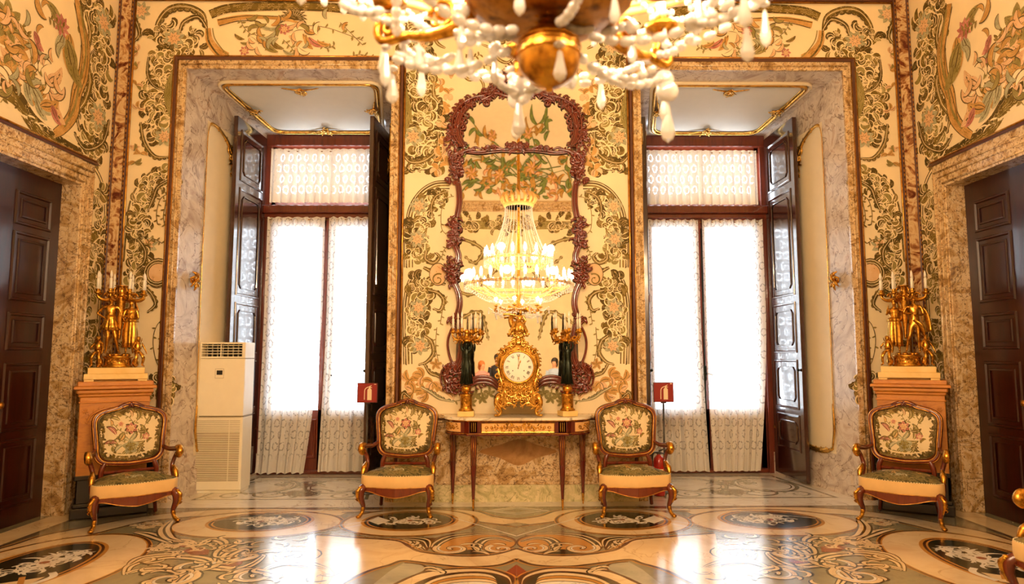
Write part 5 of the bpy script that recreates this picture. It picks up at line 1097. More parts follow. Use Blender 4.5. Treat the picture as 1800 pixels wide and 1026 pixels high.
def human(pose):
    """standing figure 1 unit tall, facing -y; pose overrides joints"""
    J = {'pel': (0, 0, .52, .075, .06), 'waist': (0, 0, .60, .062, .05), 'chest': (0, 0, .71, .085, .06), 'neck0': (0, 0.005, .80, .05, .04), 'neck': (0, 0, .85, .028, .028),
         'chin': (0, -0.012, .885, .04, .042), 'head': (0, -0.004, .93, .048, .056), 'crown': (0, 0.004, .98, .034, .04), 'nose': (0, -0.055, .925, .010, .010),
         'shl': (-.095, 0, .79, .034, .034), 'shr': (.095, 0, .79, .034, .034), 'ell': (-.125, .01, .64, .024, .024), 'elr': (.125, .01, .64, .024, .024),
         'wrl': (-.13, -.03, .51, .016, .016), 'wrr': (.13, -.03, .51, .016, .016), 'hal': (-.13, -.04, .46, .018, .010), 'har': (.13, -.04, .46, .018, .010),
         'hil': (-.045, 0, .49, .052, .052), 'hir': (.045, 0, .49, .052, .052), 'knl': (-.05, -.01, .28, .032, .032), 'knr': (.05, -.01, .28, .032, .032),
         'cal': (-.052, .008, .20, .030, .030), 'car': (.052, .008, .20, .030, .030),
         'anl': (-.055, .01, .045, .018, .018), 'anr': (.055, .01, .045, .018, .018), 'tol': (-.06, -.07, .016, .018, .012), 'tor': (.06, -.07, .016, .018, .012)}
    for k, v in pose.items():
        b = J[k]; J[k] = tuple(v) + b[len(v):]
    E = [('pel', 'waist'), ('waist', 'chest'), ('chest', 'neck0'), ('neck0', 'neck'), ('neck', 'chin'), ('chin', 'head'), ('head', 'crown'), ('head', 'nose'), ('neck0', 'shl'), ('neck0', 'shr'), ('shl', 'ell'), ('shr', 'elr'),
         ('ell', 'wrl'), ('elr', 'wrr'), ('wrl', 'hal'), ('wrr', 'har'), ('pel', 'hil'), ('pel', 'hir'), ('hil', 'knl'), ('hir', 'knr'), ('knl', 'cal'), ('knr', 'car'), ('cal', 'anl'), ('car', 'anr'), ('anl', 'tol'), ('anr', 'tor')]
    for sd, w, h in (('l', 'wrl', 'hal'), ('r', 'wrr', 'har')):   # five fingers
        hx, hy, hz = J[h][:3]; wx, wy, wz = J[w][:3]; dx, dy, dz = hx-wx, hy-wy, hz-wz; L = math.sqrt(dx*dx+dy*dy+dz*dz) or 1; dx, dy, dz = dx/L, dy/L, dz/L
        for q in range(4):
            n0 = 'f%s%d' % (sd, q); o_ = (q-1.5)*0.009; ln = (0.03, 0.036, 0.034, 0.026)[q]
            J[n0] = (hx + dx*0.014, hy + o_, hz + dz*0.014, .0055); J[n0+'b'] = (hx + dx*ln, hy + dy*ln - 0.004 + o_, hz + dz*ln, .0042); E += [(h, n0), (n0, n0+'b')]
        J['t'+sd] = (wx + dx*0.025, wy - 0.018, wz + dz*0.025, .006); J['t'+sd+'b'] = (wx + dx*0.042, wy - 0.028, wz + dz*0.042, .0045); E += [(w, 't'+sd), ('t'+sd, 't'+sd+'b')]
    return J, E
def skirt(mb, c, prof, folds=9, wa=0.10, mi=0, sx=1.0, sy=0.8, tw=0.0):
    seg = 54; rings = []
    for (r, z) in prof:
        k_ = (prof[0][1]-z)/max(1e-6, prof[0][1]-prof[-1][1]) if prof[0][1] > prof[-1][1] else (z-prof[-1][1])/(prof[0][1]-prof[-1][1] or 1)
        rings.append([(c[0] + sx*r*(1 + wa*k_*math.cos(folds*2*PI*q/seg + tw*k_))*math.cos(2*PI*q/seg), c[1] + sy*r*(1 + wa*k_*math.cos(folds*2*PI*q/seg + tw*k_))*math.sin(2*PI*q/seg), c[2]+z) for q in range(seg)])
    mb.loft(rings, mi)

def candle(mb_parent, p, h, r, nm='candle', lit=False):
    t = MB(); t.lathe([(0.0, 0), (r, 0), (r, h), (r*0.5, h+0.002), (0, h+0.004)], p, 10); cdl = t.build(nm, 'candle', mb_parent)
    t = MB(); z = h; t.lathe([(r*0.55, z), (r*0.95, z+r*2.2), (r*0.75, z+r*4), (r*0.2, z+r*5.6), (0.0, z+r*6)], p, 8); t.build('bulb', 'bulb_glow' if lit else 'bulb_off', cdl)
    return cdl

# ------------------------------------------------------------------ clock
CZ = 0.932
root = thing('mantel_clock', 'gilt rococo clock with round white roman dial, centred on the console table', 'clock', (0.02, 7.14, CZ))
rk = random.Random(12)
t = MB(); S = [(0.0, 0.16), (0.10, 0.10), (0.17, 0.09), (0.21, 0.17), (0.18, 0.26), (0.165, 0.34), (0.20, 0.44), (0.215, 0.53), (0.20, 0.62), (0.15, 0.70), (0.10, 0.745), (0.0, 0.76)]
out = cr(S, 5); out = out + [(-a, b) for a, b in reversed(out[1:-1])]
rings = [[(a*f, d, 0.45 + (b-0.45)*f) for a, b in out] for d, f in ((0.075, 0.9), (0.07, 1.0), (-0.05, 1.0), (-0.085, 0.86))]
t.loft(rings, 0)
R = Rel(t, lambda a, b, h: (a, -0.085-h + 0.35*max(0, abs(a)-0.12), b), (0, -1, 0), 0, mirror=0.0)
for p, n in ((((0.02, 0.10), (0.10, 0.14), (0.17, 0.10), (0.215, 0.15), (0.20, 0.23)), 8), (((0.20, 0.25), (0.17, 0.32), (0.19, 0.40), (0.215, 0.50)), 8), (((0.215, 0.52), (0.20, 0.62), (0.14, 0.70), (0.05, 0.745)), 9), (((0.0, 0.24), (0.08, 0.20), (0.14, 0.26), (0.12, 0.32)), 6)):
    R.acanthus(p, 0.017, n, 0.05, 0.010, 0, 0.0, 1.4)
for kk in range(40):
    x, z = 0.19*rk.random(), 0.13 + 0.19*rk.random(); R.leaf(x, z, rk.random()*6.3, 0.055, 0.009, rk.choice((-1.5, 1.5)), 0.004)
for kk in range(26):
    a = -0.9 + 2.5*rk.random(); R.leaf(0.20*math.cos(a), 0.51 + 0.20*math.sin(a), rk.random()*6.3, 0.045, 0.008, rk.choice((-1.5, 1.5)), 0.0)
for (x, z, r, a) in ((0.19, 0.2, .04, 0), (0.10, 0.24, .035, 2), (0.04, 0.17, .03, 1), (0.22, 0.42, .03, 3), (0.17, 0.66, .035, 1), (0.06, 0.75, .03, 2)): R.volute(x, z, r, 0.01, a, 1.2, 0.011, 0.012)
R.mir = None; R.flower(0, 0.20, 0.05, 7, 0.01); R.mir = 0.0
# pierced crest
t.lathe([(0.10, 0.74), (0.085, 0.78), (0.055, 0.80), (0.06, 0.86), (0.075, 0.885), (0.0, 0.89)], (0, 0, 0), 20, 0, True, 1, 0.7)
for kk in range(26):
    R.leaf(0.09*rk.random(), 0.75 + 0.13*rk.random(), rk.random()*6.3, 0.05, 0.008, rk.choice((-1.5, 1.5)), -0.03)
case = t.build('clock_case', 'gold_bright', root)
for sd in (-1, 1):
    t = MB(); t.tube(cr([(sd*0.17, -0.03, 0.22), (sd*0.215, -0.05, 0.18), (sd*0.225, -0.06, 0.12), (sd*0.185, -0.06, 0.06), (sd*0.195, -0.07, 0.02), (sd*0.235, -0.09, 0.012)], 6), [0.03, 0.036, 0.03, 0.02, 0.014, 0.012], 8)
    t.ell((sd*0.232, -0.09, 0.014), (0.022, 0.018, 0.014)); t.tube(cr([(sd*0.17, 0.05, 0.14), (sd*0.19, 0.06, 0.07), (sd*0.20, 0.07, 0.01)], 6), 0.016, 8); t.ell((sd*0.2, 0.075, 0.012), (0.02, 0.02, 0.012))
    for q in range(4): t.tube(cr([(sd*(0.19+0.01*q), -0.08, 0.20-0.03*q), (sd*(0.22+0.008*q), -0.095, 0.16-0.03*q), (sd*0.2, -0.09, 0.12-0.03*q)], 5), 0.006, 6)
    t.build('foot', 'gold_bright', root)
t = MB(); t.tube([(0.165*math.cos(2*PI*q/48), -0.10, 0.51 + 0.165*math.sin(2*PI*q/48)) for q in range(48)], 0.012, 8, 0, True); t.build('bezel', 'gold', root)
t = MB(); MT['enamel'] = plain('white_enamel', '#f3ecdc', 0.25, var=0.02, coat=0.4); MT['ink'] = plain('black_enamel', '#16110c', 0.4)
t.add([(0, -0.108, 0.51)] + [(0.16*math.cos(2*PI*q/48), -0.100, 0.51 + 0.16*math.sin(2*PI*q/48)) for q in range(48)], [(0, q+1 if q < 48 else 1, (q+1) % 48 + 1) for q in range(48)], 0)
def dp(a, r): return (r*math.sin(a), -0.1095, 0.51 + r*math.cos(a))
def bar_(a0, r0, a1, r1, w):
    p, q = Vector(dp(a0, r0)), Vector(dp(a1, r1)); d = (q-p).normalized(); n_ = Vector((-d.z, 0, d.x))*w/2; t.add([p-n_, q-n_, q+n_, p+n_], [(0, 1, 2, 3)], 1, None, False)
NUM = ['XII', 'I', 'II', 'III', 'IIII', 'V', 'VI', 'VII', 'VIII', 'IX', 'X', 'XI']
for kk, s in enumerate(NUM):
    a = kk*PI/6; W = {'I': 0.07, 'V': 0.15, 'X': 0.15}; tot = sum(W[ch] for ch in s); x = -tot/2
    for ch in s:
        w = W[ch]; m = x + w/2; r0, r1 = 0.104, 0.134
        sg = 1
        if ch == 'I': bar_(a+sg*m, r0, a+sg*m, r1, 0.0045)
        if ch == 'V': bar_(a+sg*m, r0, a+sg*(m-w*0.36), r1, 0.0048); bar_(a+sg*m, r0, a+sg*(m+w*0.36), r1, 0.002)
        if ch == 'X': bar_(a+sg*(m+w*0.34), r0, a+sg*(m-w*0.36), r1, 0.0048); bar_(a+sg*(m-w*0.34), r0, a+sg*(m+w*0.36), r1, 0.002)
        x += w
for kk in range(60): bar_(kk*PI/30, 0.142, kk*PI/30, 0.147 if kk % 5 else 0.150, 0.0016)
for a in (-2.15, 2.15): p = dp(a, 0.07); t.add([(p[0]+0.006*math.cos(q), p[1], p[2]+0.006*math.sin(q)) for q in [j*PI/4 for j in range(8)]], [tuple(range(8))], 1, None, False)
t.build('dial', ['enamel', 'ink'], root)
for nm, a, L, w in (('hour_hand', 0.35, 0.075, 0.008), ('minute_hand', 0.02, 0.12, 0.006)):
    t = MB(); p = Vector((0, -0.114, 0.51)); d = Vector((math.sin(a), 0, math.cos(a))); t.tube([p - d*0.02, p + d*L*0.3, p + d*L*0.6, p + d*L*0.75, p + d*L], [w*0.4, w*0.4, w*0.4, w, w*0.15], 6, 0, False, 0.3, (0, 1, 0)); t.build(nm, 'gold', root)
J, E = human({'pel': (0, 0, .50), 'chest': (0.03, -.02, .68), 'waist': (0.01, 0, .59), 'neck0': (.05, -.02, .76), 'neck': (.055, -.02, .80), 'chin': (.06, -.04, .84), 'head': (.06, -.03, .885), 'crown': (.065, -.02, .935), 'nose': (.06, -.08, .88), 'shl': (-.05, -.02, .76), 'shr': (.14, -.02, .75),
    'ell': (-.16, -.04, .80), 'wrl': (-.28, -.06, .79), 'hal': (-.33, -.06, .80), 'elr': (.20, -.04, .62), 'wrr': (.12, -.10, .56), 'har': (.08, -.12, .54), 'knl': (-.12, -.16, .46), 'cal': (-.12, -.15, .38), 'anl': (-.12, -.10, .24), 'tol': (-.13, -.16, .20), 'knr': (.08, -.18, .44), 'car': (.09, -.15, .36), 'anr': (.10, -.12, .22), 'tor': (.12, -.18, .18)})
fg = body('seated_figure', J, E, 'gold_bright', root, (0, 0, 0.74), 0.40)
t = MB(); skirt(t, (0, -0.01, 0), [(0.045, 0.99), (0.075, 0.94), (0.085, 0.90), (0.08, 0.875)], 7, 0.2); t.tube(cr([(-0.03, 0.02, 1.08), (-0.08, 0.04, 1.03), (-0.06, 0.05, 0.96), (0.0, 0.05, 0.93)], 6), [0.008, 0.03, 0.035, 0.02], 8, 0, False, 0.5)
t.tube(cr([(-0.16, -0.02, 1.06), (-0.10, -0.02, 1.065), (-0.02, -0.02, 1.05)], 5), [0.016, 0.01, 0.008], 8); t.build('drapery', 'gold_bright', fg)
for o in fg.children: o.location = (0, 0, -0.74)

# ------------------------------------------------------------------ console candelabra: bronze maidens on gilt drums
def candelabrum(loc, label, seed=0):
    root = thing('figure_candelabrum', label, 'candelabrum', loc, seed*0.35, 'bronze figure candelabra on the console')
    t = MB(); t.box(-0.085, 0.085, -0.075, 0.075, 0, 0.055, 0, 0.004); t.build('plinth', 'slab_yellow', root)
    t = MB(); t.lathe([(0.078, 0.055), (0.08, 0.07), (0.066, 0.078), (0.062, 0.09), (0.062, 0.205), (0.068, 0.212), (0.07, 0.225), (0.05, 0.23), (0.028, 0.235), (0.024, 0.24), (0.044, 0.252), (0.052, 0.28), (0.044, 0.308), (0.022, 0.32), (0.03, 0.33), (0.0, 0.332)], seg=28)
    R = Rel(t, lambda a, b, h: (0.063*math.sin(a/0.063), -(0.063+h)*math.cos(a/0.063), b), (0, -1, 0))
    R.volute(0, 0.15, 0.022, 0.018, 0, 1.0, 0.004); R.flower(0, 0.15, 0.014, 6); [R.leaf(x, 0.1, PI/2 + x*20, 0.03, 0.005, 0.6) for x in (-0.03, 0.03)]
    t.build('drum', 'gold', root)
    J, E = human({'ell': (-.13, 0, .92), 'wrl': (-.10, 0, 1.03), 'hal': (-.09, 0, 1.07), 'elr': (.13, 0, .92), 'wrr': (.10, 0, 1.03), 'har': (.09, 0, 1.07), 'shl': (-.09, 0, .82), 'shr': (.09, 0, .82)})
    for a, nm in ((0.0, 'maiden'), (2.2, 'maiden'), (-2.2, 'maiden')):
        f = body(nm, J, E, 'bronze', root, (0.028*math.sin(a), -0.028*math.cos(a), 0.33), 0.43, a)
        t = MB(); skirt(t, (0, 0, 0), [(0.024, 0.31), (0.029, 0.285), (0.021, 0.262), (0.034, 0.22), (0.034, 0.12), (0.048, 0.004)], 8, 0.16); t.build('robe', 'bronze', f)
        t = MB(); t.ell((0, 0.006, 0.415), (0.025, 0.026, 0.024)); t.ell((0, 0.03, 0.41), (0.012, 0.012, 0.012)); t.build('hair', 'bronze', f)
    t = MB(); t.lathe([(0.0, 0.765), (0.07, 0.77), (0.085, 0.785), (0.06, 0.80), (0.03, 0.82), (0.025, 0.86), (0.035, 0.88), (0.02, 0.90), (0.0, 0.905)], seg=24)
    cs = []
    for kk in range(6):
        a = kk*PI/3 + 0.25; c_, s_ = math.cos(a), math.sin(a)
        P = [(0.03, .80), (0.08, .79), (0.125, .80), (0.15, .84), (0.145, .87)]
        t.tube([(r*c_, r*s_, z) for r, z in cr(P, 6)], [0.012, 0.014, 0.012, 0.009, 0.008], 8)
        t.tube([((0.09 + 0.025*math.cos(q))*c_, (0.09 + 0.025*math.cos(q))*s_, 0.805 + 0.025*math.sin(q)) for q in [j*0.5 for j in range(11)]], 0.006, 6)
        t.tube([((0.12 + 0.02*math.cos(q))*c_, (0.12 + 0.02*math.cos(q))*s_, 0.775 + 0.02*math.sin(q)) for q in [j*0.5 for j in range(11)]], 0.006, 6)
        t.lathe([(0.01, 0.86), (0.024, 0.868), (0.03, 0.885), (0.014, 0.888), (0.017, 0.905), (0.02, 0.912), (0.0, 0.913)], (0.145*c_, 0.145*s_, 0), 14); cs.append((0.145*c_, 0.145*s_, 0.905))
    arms = t.build('candle_arms', 'gold', root)
    for p in cs: candle(arms, p, 0.11, 0.0125)
    return root
candelabrum((-0.525, 7.13, CZ), 'bronze maiden candelabrum on the console, left of the gilt clock', 0)
candelabrum((0.535, 7.13, CZ), 'bronze maiden candelabrum on the console, right of the gilt clock', 1)

# ------------------------------------------------------------------ corner pedestals and gilt figure groups
def pedestal(x, y, label):
    root = thing('wooden_pedestal', label, 'pedestal', (x, y, 0), -math.copysign(0.55, x), 'fruitwood pedestals in the corners')
    t = MB(); W = 0.30
    t.box(-W, W, -0.18, 0.18, 0.40, 1.16, 0, 0.006)
    R = Rel(t, lambda a, b, h: (a, -0.185-h, b), (0, -1, 0), 0, 0.0)
    R.acanthus([(0.0, 1.03), (0.10, 1.04), (0.2, 0.98), (0.23, 0.90)], 0.012, 8, 0.04, 0.008, 1); R.mir = None; R.flower(0, 1.02, 0.04); R.mir = 0.0; R.flower(0.25, 1.02, 0.028)
    t.build('body', 'ped_wood', root)
    t = MB(); t.box(-0.33, 0.33, -0.21, 0.21, 0, 0.10, 0, 0.01); t.box(-0.315, 0.315, -0.195, 0.195, 0.10, 0.14, 0, 0.01); t.box(-0.285, 0.285, -0.17, 0.17, 0.14, 0.37, 0, 0.004); t.box(-0.31, 0.31, -0.19, 0.19, 0.36, 0.405, 0, 0.008); t.build('shade_toned_plinth', 'plinth_shade', root)  # plinth coloured as the shade low behind the chair
    t = MB(); t.box(-0.31, 0.31, -0.19, 0.19, 1.10, 1.115, 0, 0.004); t.box(-0.315, 0.315, -0.195, 0.195, 1.16, 1.19, 0, 0.01); t.box(-0.33, 0.33, -0.21, 0.21, 1.19, 1.235, 0, 0.012); t.box(-0.355, 0.355, -0.235, 0.235, 1.235, 1.265, 0, 0.006); t.box(-0.325, 0.325, -0.215, 0.215, 1.265, 1.31, 0, 0.006)
    t.build('cornice', 'ped_wood', root); return root
PX, PY = 4.09, 6.985
pedestal(-PX, PY, 'fruitwood pedestal behind the leftmost armchair, carrying a gilt warrior group')
pedestal(PX-0.02, PY, 'fruitwood pedestal in the right-hand corner, carrying a gilt figure group')

def sculpture(x, label, mir):
    root = thing('gilt_sculpture', label, 'sculpture', (x, PY-0.01, 1.31), -math.copysign(0.5, x), 'gilt figure groups with candle branches')
    t = MB(); 
    for (a, b) in ((-0.27, -0.19), (0.19, 0.27)): t.box(a, b, -0.19, 0.19, 0, 0.02, 0)
    t.box(-0.27, 0.27, -0.13, 0.19, 0, 0.02, 0); t.box(-0.275, 0.275, -0.20, 0.20, 0.02, 0.075, 0, 0.004); t.box(-0.245, 0.245, -0.18, 0.18, 0.075, 0.135, 0, 0.004); t.build('marble_plinth', 'slab_yellow', root)
    t = MB(); t.lathe([(0.135, 0.135), (0.14, 0.15), (0.125, 0.16), (0.125, 0.225), (0.14, 0.235), (0.14, 0.25), (0.0, 0.255)], seg=36)
    R = Rel(t, lambda a, b, h: (0.127*math.sin(a/0.127), -(0.127+h)*math.cos(a/0.127), b), (0, -1, 0), 0, 0.0); R.acanthus([(0.0, 0.19), (0.05, 0.205), (0.09, 0.18)], 0.006, 6, 0.025, 0.005, 0); R.volute(0.1, 0.195, 0.018, 0.006, 0, 1.1, 0.005)
    for q in range(9): t.ell((0.08*math.cos(q*0.9), 0.07*math.sin(q*0.9), 0.26), (0.03+0.01*math.sin(q*3), 0.03, 0.02), 0, 8, 5)
    base = t.build('drum', 'gold', root)
    s_ = mir
    # warrior
    if mir > 0:
        J, E = human({'shl': (-.11, 0, .80), 'shr': (.11, 0, .80), 'ell': (-.20, .03, .69), 'wrl': (-.10, -.03, .62), 'hal': (-.075, -.04, .60), 'elr': (.16, 0, .68), 'wrr': (.20, -.03, .58), 'har': (.215, -.04, .55), 'knl': (-.02, -.06, .30), 'cal': (-.03, -.04, .22), 'anl': (-.04, -.02, .05), 'tol': (-.05, -.10, .016), 'knr': (.09, -.03, .27), 'car': (.11, .02, .18), 'anr': (.14, .04, .05), 'tor': (.17, -.03, .016)})
    else:
        J, E = human({'shl': (-.11, 0, .80), 'shr': (.11, 0, .80), 'ell': (-.16, -.02, .69), 'wrl': (-.06, -.09, .68), 'hal': (-.02, -.10, .69), 'elr': (.14, -.02, .66), 'wrr': (.05, -.09, .64), 'har': (.01, -.10, .65), 'knl': (-.08, -.06, .30), 'cal': (-.11, -.03, .22), 'anl': (-.14, -.01, .05), 'tol': (-.16, -.08, .016)})
    wx = -0.085*s_
    f = body('warrior' if mir > 0 else 'young_man', J, E, 'gold', base, (wx, 0, 0.27), 0.60)
    if mir > 0:
        t = MB(); skirt(t, (0, 0, 0), [(0.050, 0.40), (0.052, 0.36), (0.05, 0.35), (0.07, 0.29), (0.085, 0.245)], 12, 0.12); t.build('kilt', 'gold', f)
        t = MB(); t.ell((0, 0.0, 0.575), (0.033, 0.038, 0.028)); t.tube([(0, 0.035*math.cos(q*0.25+0.6), 0.575 + 0.045*math.sin(q*0.25+0.6)) for q in range(9)], 0.008, 6); t.build('helmet', 'gold', f)
    else:
        t = MB(); t.tube(cr([(0.05, 0.03, 0.48), (0.09, 0.04, 0.42), (0.11, 0.05, 0.32), (0.12, 0.04, 0.22)], 6), [0.03, 0.05, 0.06, 0.05], 10, 0, False, 0.35); t.tube(cr([(-0.01, -0.03, 0.34), (0.05, -0.03, 0.28), (0.08, 0.0, 0.18)], 6), [0.02, 0.04, 0.02], 8, 0, False, 0.4); t.build('cloak', 'gold', f)
        t = MB(); t.ell((0, 0.004, 0.578), (0.03, 0.034, 0.026)); [t.ell((0.028*math.cos(q), 0.03*math.sin(q), 0.57), (0.01, 0.01, 0.01), 0, 6, 4) for q in range(7)]; t.build('hair', 'gold', f)
    # woman
    J, E = human({'ell': (-.12, -.03, .66), 'wrl': (-.03, -.08, .70), 'hal': (.0, -.09, .73), 'elr': (.12, -.02, .64), 'wrr': (.04, -.09, .62), 'har': (.01, -.10, .63)} if mir > 0 else {'elr': (.17, 0, .76), 'wrr': (.22, 0, .72), 'har': (.25, 0, .71), 'ell': (-.13, -.02, .70), 'wrl': (-.10, -.05, .82), 'hal': (-.09, -.05, .86)})
    g = body('woman', J, E, 'gold', base, (0.095*s_, 0.0, 0.27), 0.57)
    t = MB(); skirt(t, (0, 0, 0), [(0.05, 0.47), (0.055, 0.43), (0.042, 0.38), (0.058, 0.31), (0.068, 0.20), (0.06, 0.12), (0.065, 0.07)], 8, 0.13); skirt(t, (0, 0, 0), [(0.045, 0.375), (0.062, 0.36), (0.07, 0.33)], 8, 0.1); t.build('gown', 'gold', g)
    t = MB(); t.ell((0, 0.006, 0.545), (0.03, 0.034, 0.03)); t.ell((0, 0.035, 0.55), (0.015, 0.015, 0.015)); t.tube(cr([(0.03, 0.02, 0.54), (0.05, 0.04, 0.45), (0.055, 0.04, 0.34)], 6), [0.012, 0.03, 0.02], 8, 0, False, 0.4); t.build('veil', 'gold', g)
    # putti at the sides
    for sd in (-1, 1):
        J, E = human({'pel': (0, 0, .42, .10, .09), 'waist': (0, 0, .52, .095, .09), 'chest': (0, 0, .64, .10, .085), 'head': (0, -.01, .90, .085, .085), 'chin': (0, -.03, .84, .06, .06), 'crown': (0, 0, .97, .05, .05), 'shl': (-.11, 0, .74, .045), 'shr': (.11, 0, .74, .045),
            'knl': (-.10, -.16, .36, .055), 'cal': (-.11, -.16, .26, .045), 'anl': (-.12, -.10, .08, .03), 'tol': (-.13, -.2, .03, .025), 'knr': (.10, -.16, .34, .055), 'car': (.12, -.14, .24, .045), 'anr': (.10, -.10, .08, .03), 'tor': (.12, -.2, .03, .025), 'ell': (-.18, -.06, .62), 'wrl': (-.14, -.15, .56), 'hal': (-.11, -.18, .55), 'elr': (.18, -.06, .60), 'wrr': (.20, -.12, .48), 'har': (.2, -.14, .44)})
        J = {k_: v_[:3] + tuple(r_*(1.3 if k_[0] != 'f' and k_[:2] not in ('ha', 'tl', 'tr', 'no') else 1.1) for r_ in v_[3:]) for k_, v_ in J.items()}
        p = body('cherub', J, E, 'gold', root, (0.172*sd, -0.07, 0.135), 0.33, sd*0.5)
        t = MB(); t.tube(cr([(0, 0.02, 0.19), (-sd*-0.05, 0.05, 0.24), (sd*0.075, 0.06, 0.30)], 5), [0.01, 0.035, 0.008], 8, 0, False, 0.3); t.ell((0, 0.03, 0.05), (0.035, 0.03, 0.05)); t.build('wing', 'gold', p)
    # horn with the candle branches
    t = MB(); z0 = 0.50
    t.tube(cr([(0.0, 0.02, 0.42), (0.0, 0.02, 0.55), (0.0, 0.02, 0.72), (0.0, 0.02, 0.86)], 6), [0.012, 0.022, 0.036, 0.05], 12)
    t.lathe([(0.05, 0.86), (0.06, 0.875), (0.05, 0.89), (0.04, 0.93), (0.055, 0.965), (0.07, 0.975), (0.0, 0.976)], (0, 0.02, 0), 18)
    for kk in range(7): t.tube(cr([(0.055*math.cos(kk*.9), .02+0.055*math.sin(kk*.9), 0.88), (0.075*math.cos(kk*.9), .02+0.075*math.sin(kk*.9), 0.92), (0.06*math.cos(kk*.9), .02+0.06*math.sin(kk*.9), 0.95)], 4), 0.012, 6)
    cs = []
    for kk in range(8):
        a = kk*PI/4 + 0.35; c_, q_ = math.cos(a), math.sin(a)
        P = [(0.04, .87), (0.10, .83), (0.17, .825), (0.215, .85), (0.22, .88)]
        t.tube([(r*c_, .02 + 0.8*r*q_, z) for r, z in cr(P, 6)], [0.016, 0.018, 0.016, 0.012, 0.01], 8)
        t.tube([((0.13 + 0.032*math.cos(j*.5))*c_, .02 + .8*(0.13 + 0.032*math.cos(j*.5))*q_, 0.865 + 0.03*math.sin(j*.5)) for j in range(11)], 0.008, 6)
        t.ell((0.13*c_, .02 + .8*0.13*q_, .865), (0.014, 0.014, 0.014), 0, 8, 5)
        t.lathe([(0.012, 0.875), (0.03, 0.885), (0.034, 0.90), (0.016, 0.903), (0.022, 0.925), (0.024, 0.93), (0.0, 0.931)], (0.22*c_, .02 + .8*0.22*q_, 0), 14); cs.append((0.22*c_, .02 + .8*0.22*q_, 0.905))
    arms = t.build('candle_arms', 'gold', root)
    for p in cs: candle(arms, p, 0.13, 0.014)
    return root
sculpture(-PX+0.01, 'gilt sculpture with helmeted warrior, robed woman and two cherubs under candle branches', 1)
sculpture(PX-0.04, 'gilt sculpture with cloaked bare-chested youth and woman, on the right-hand pedestal', -1)

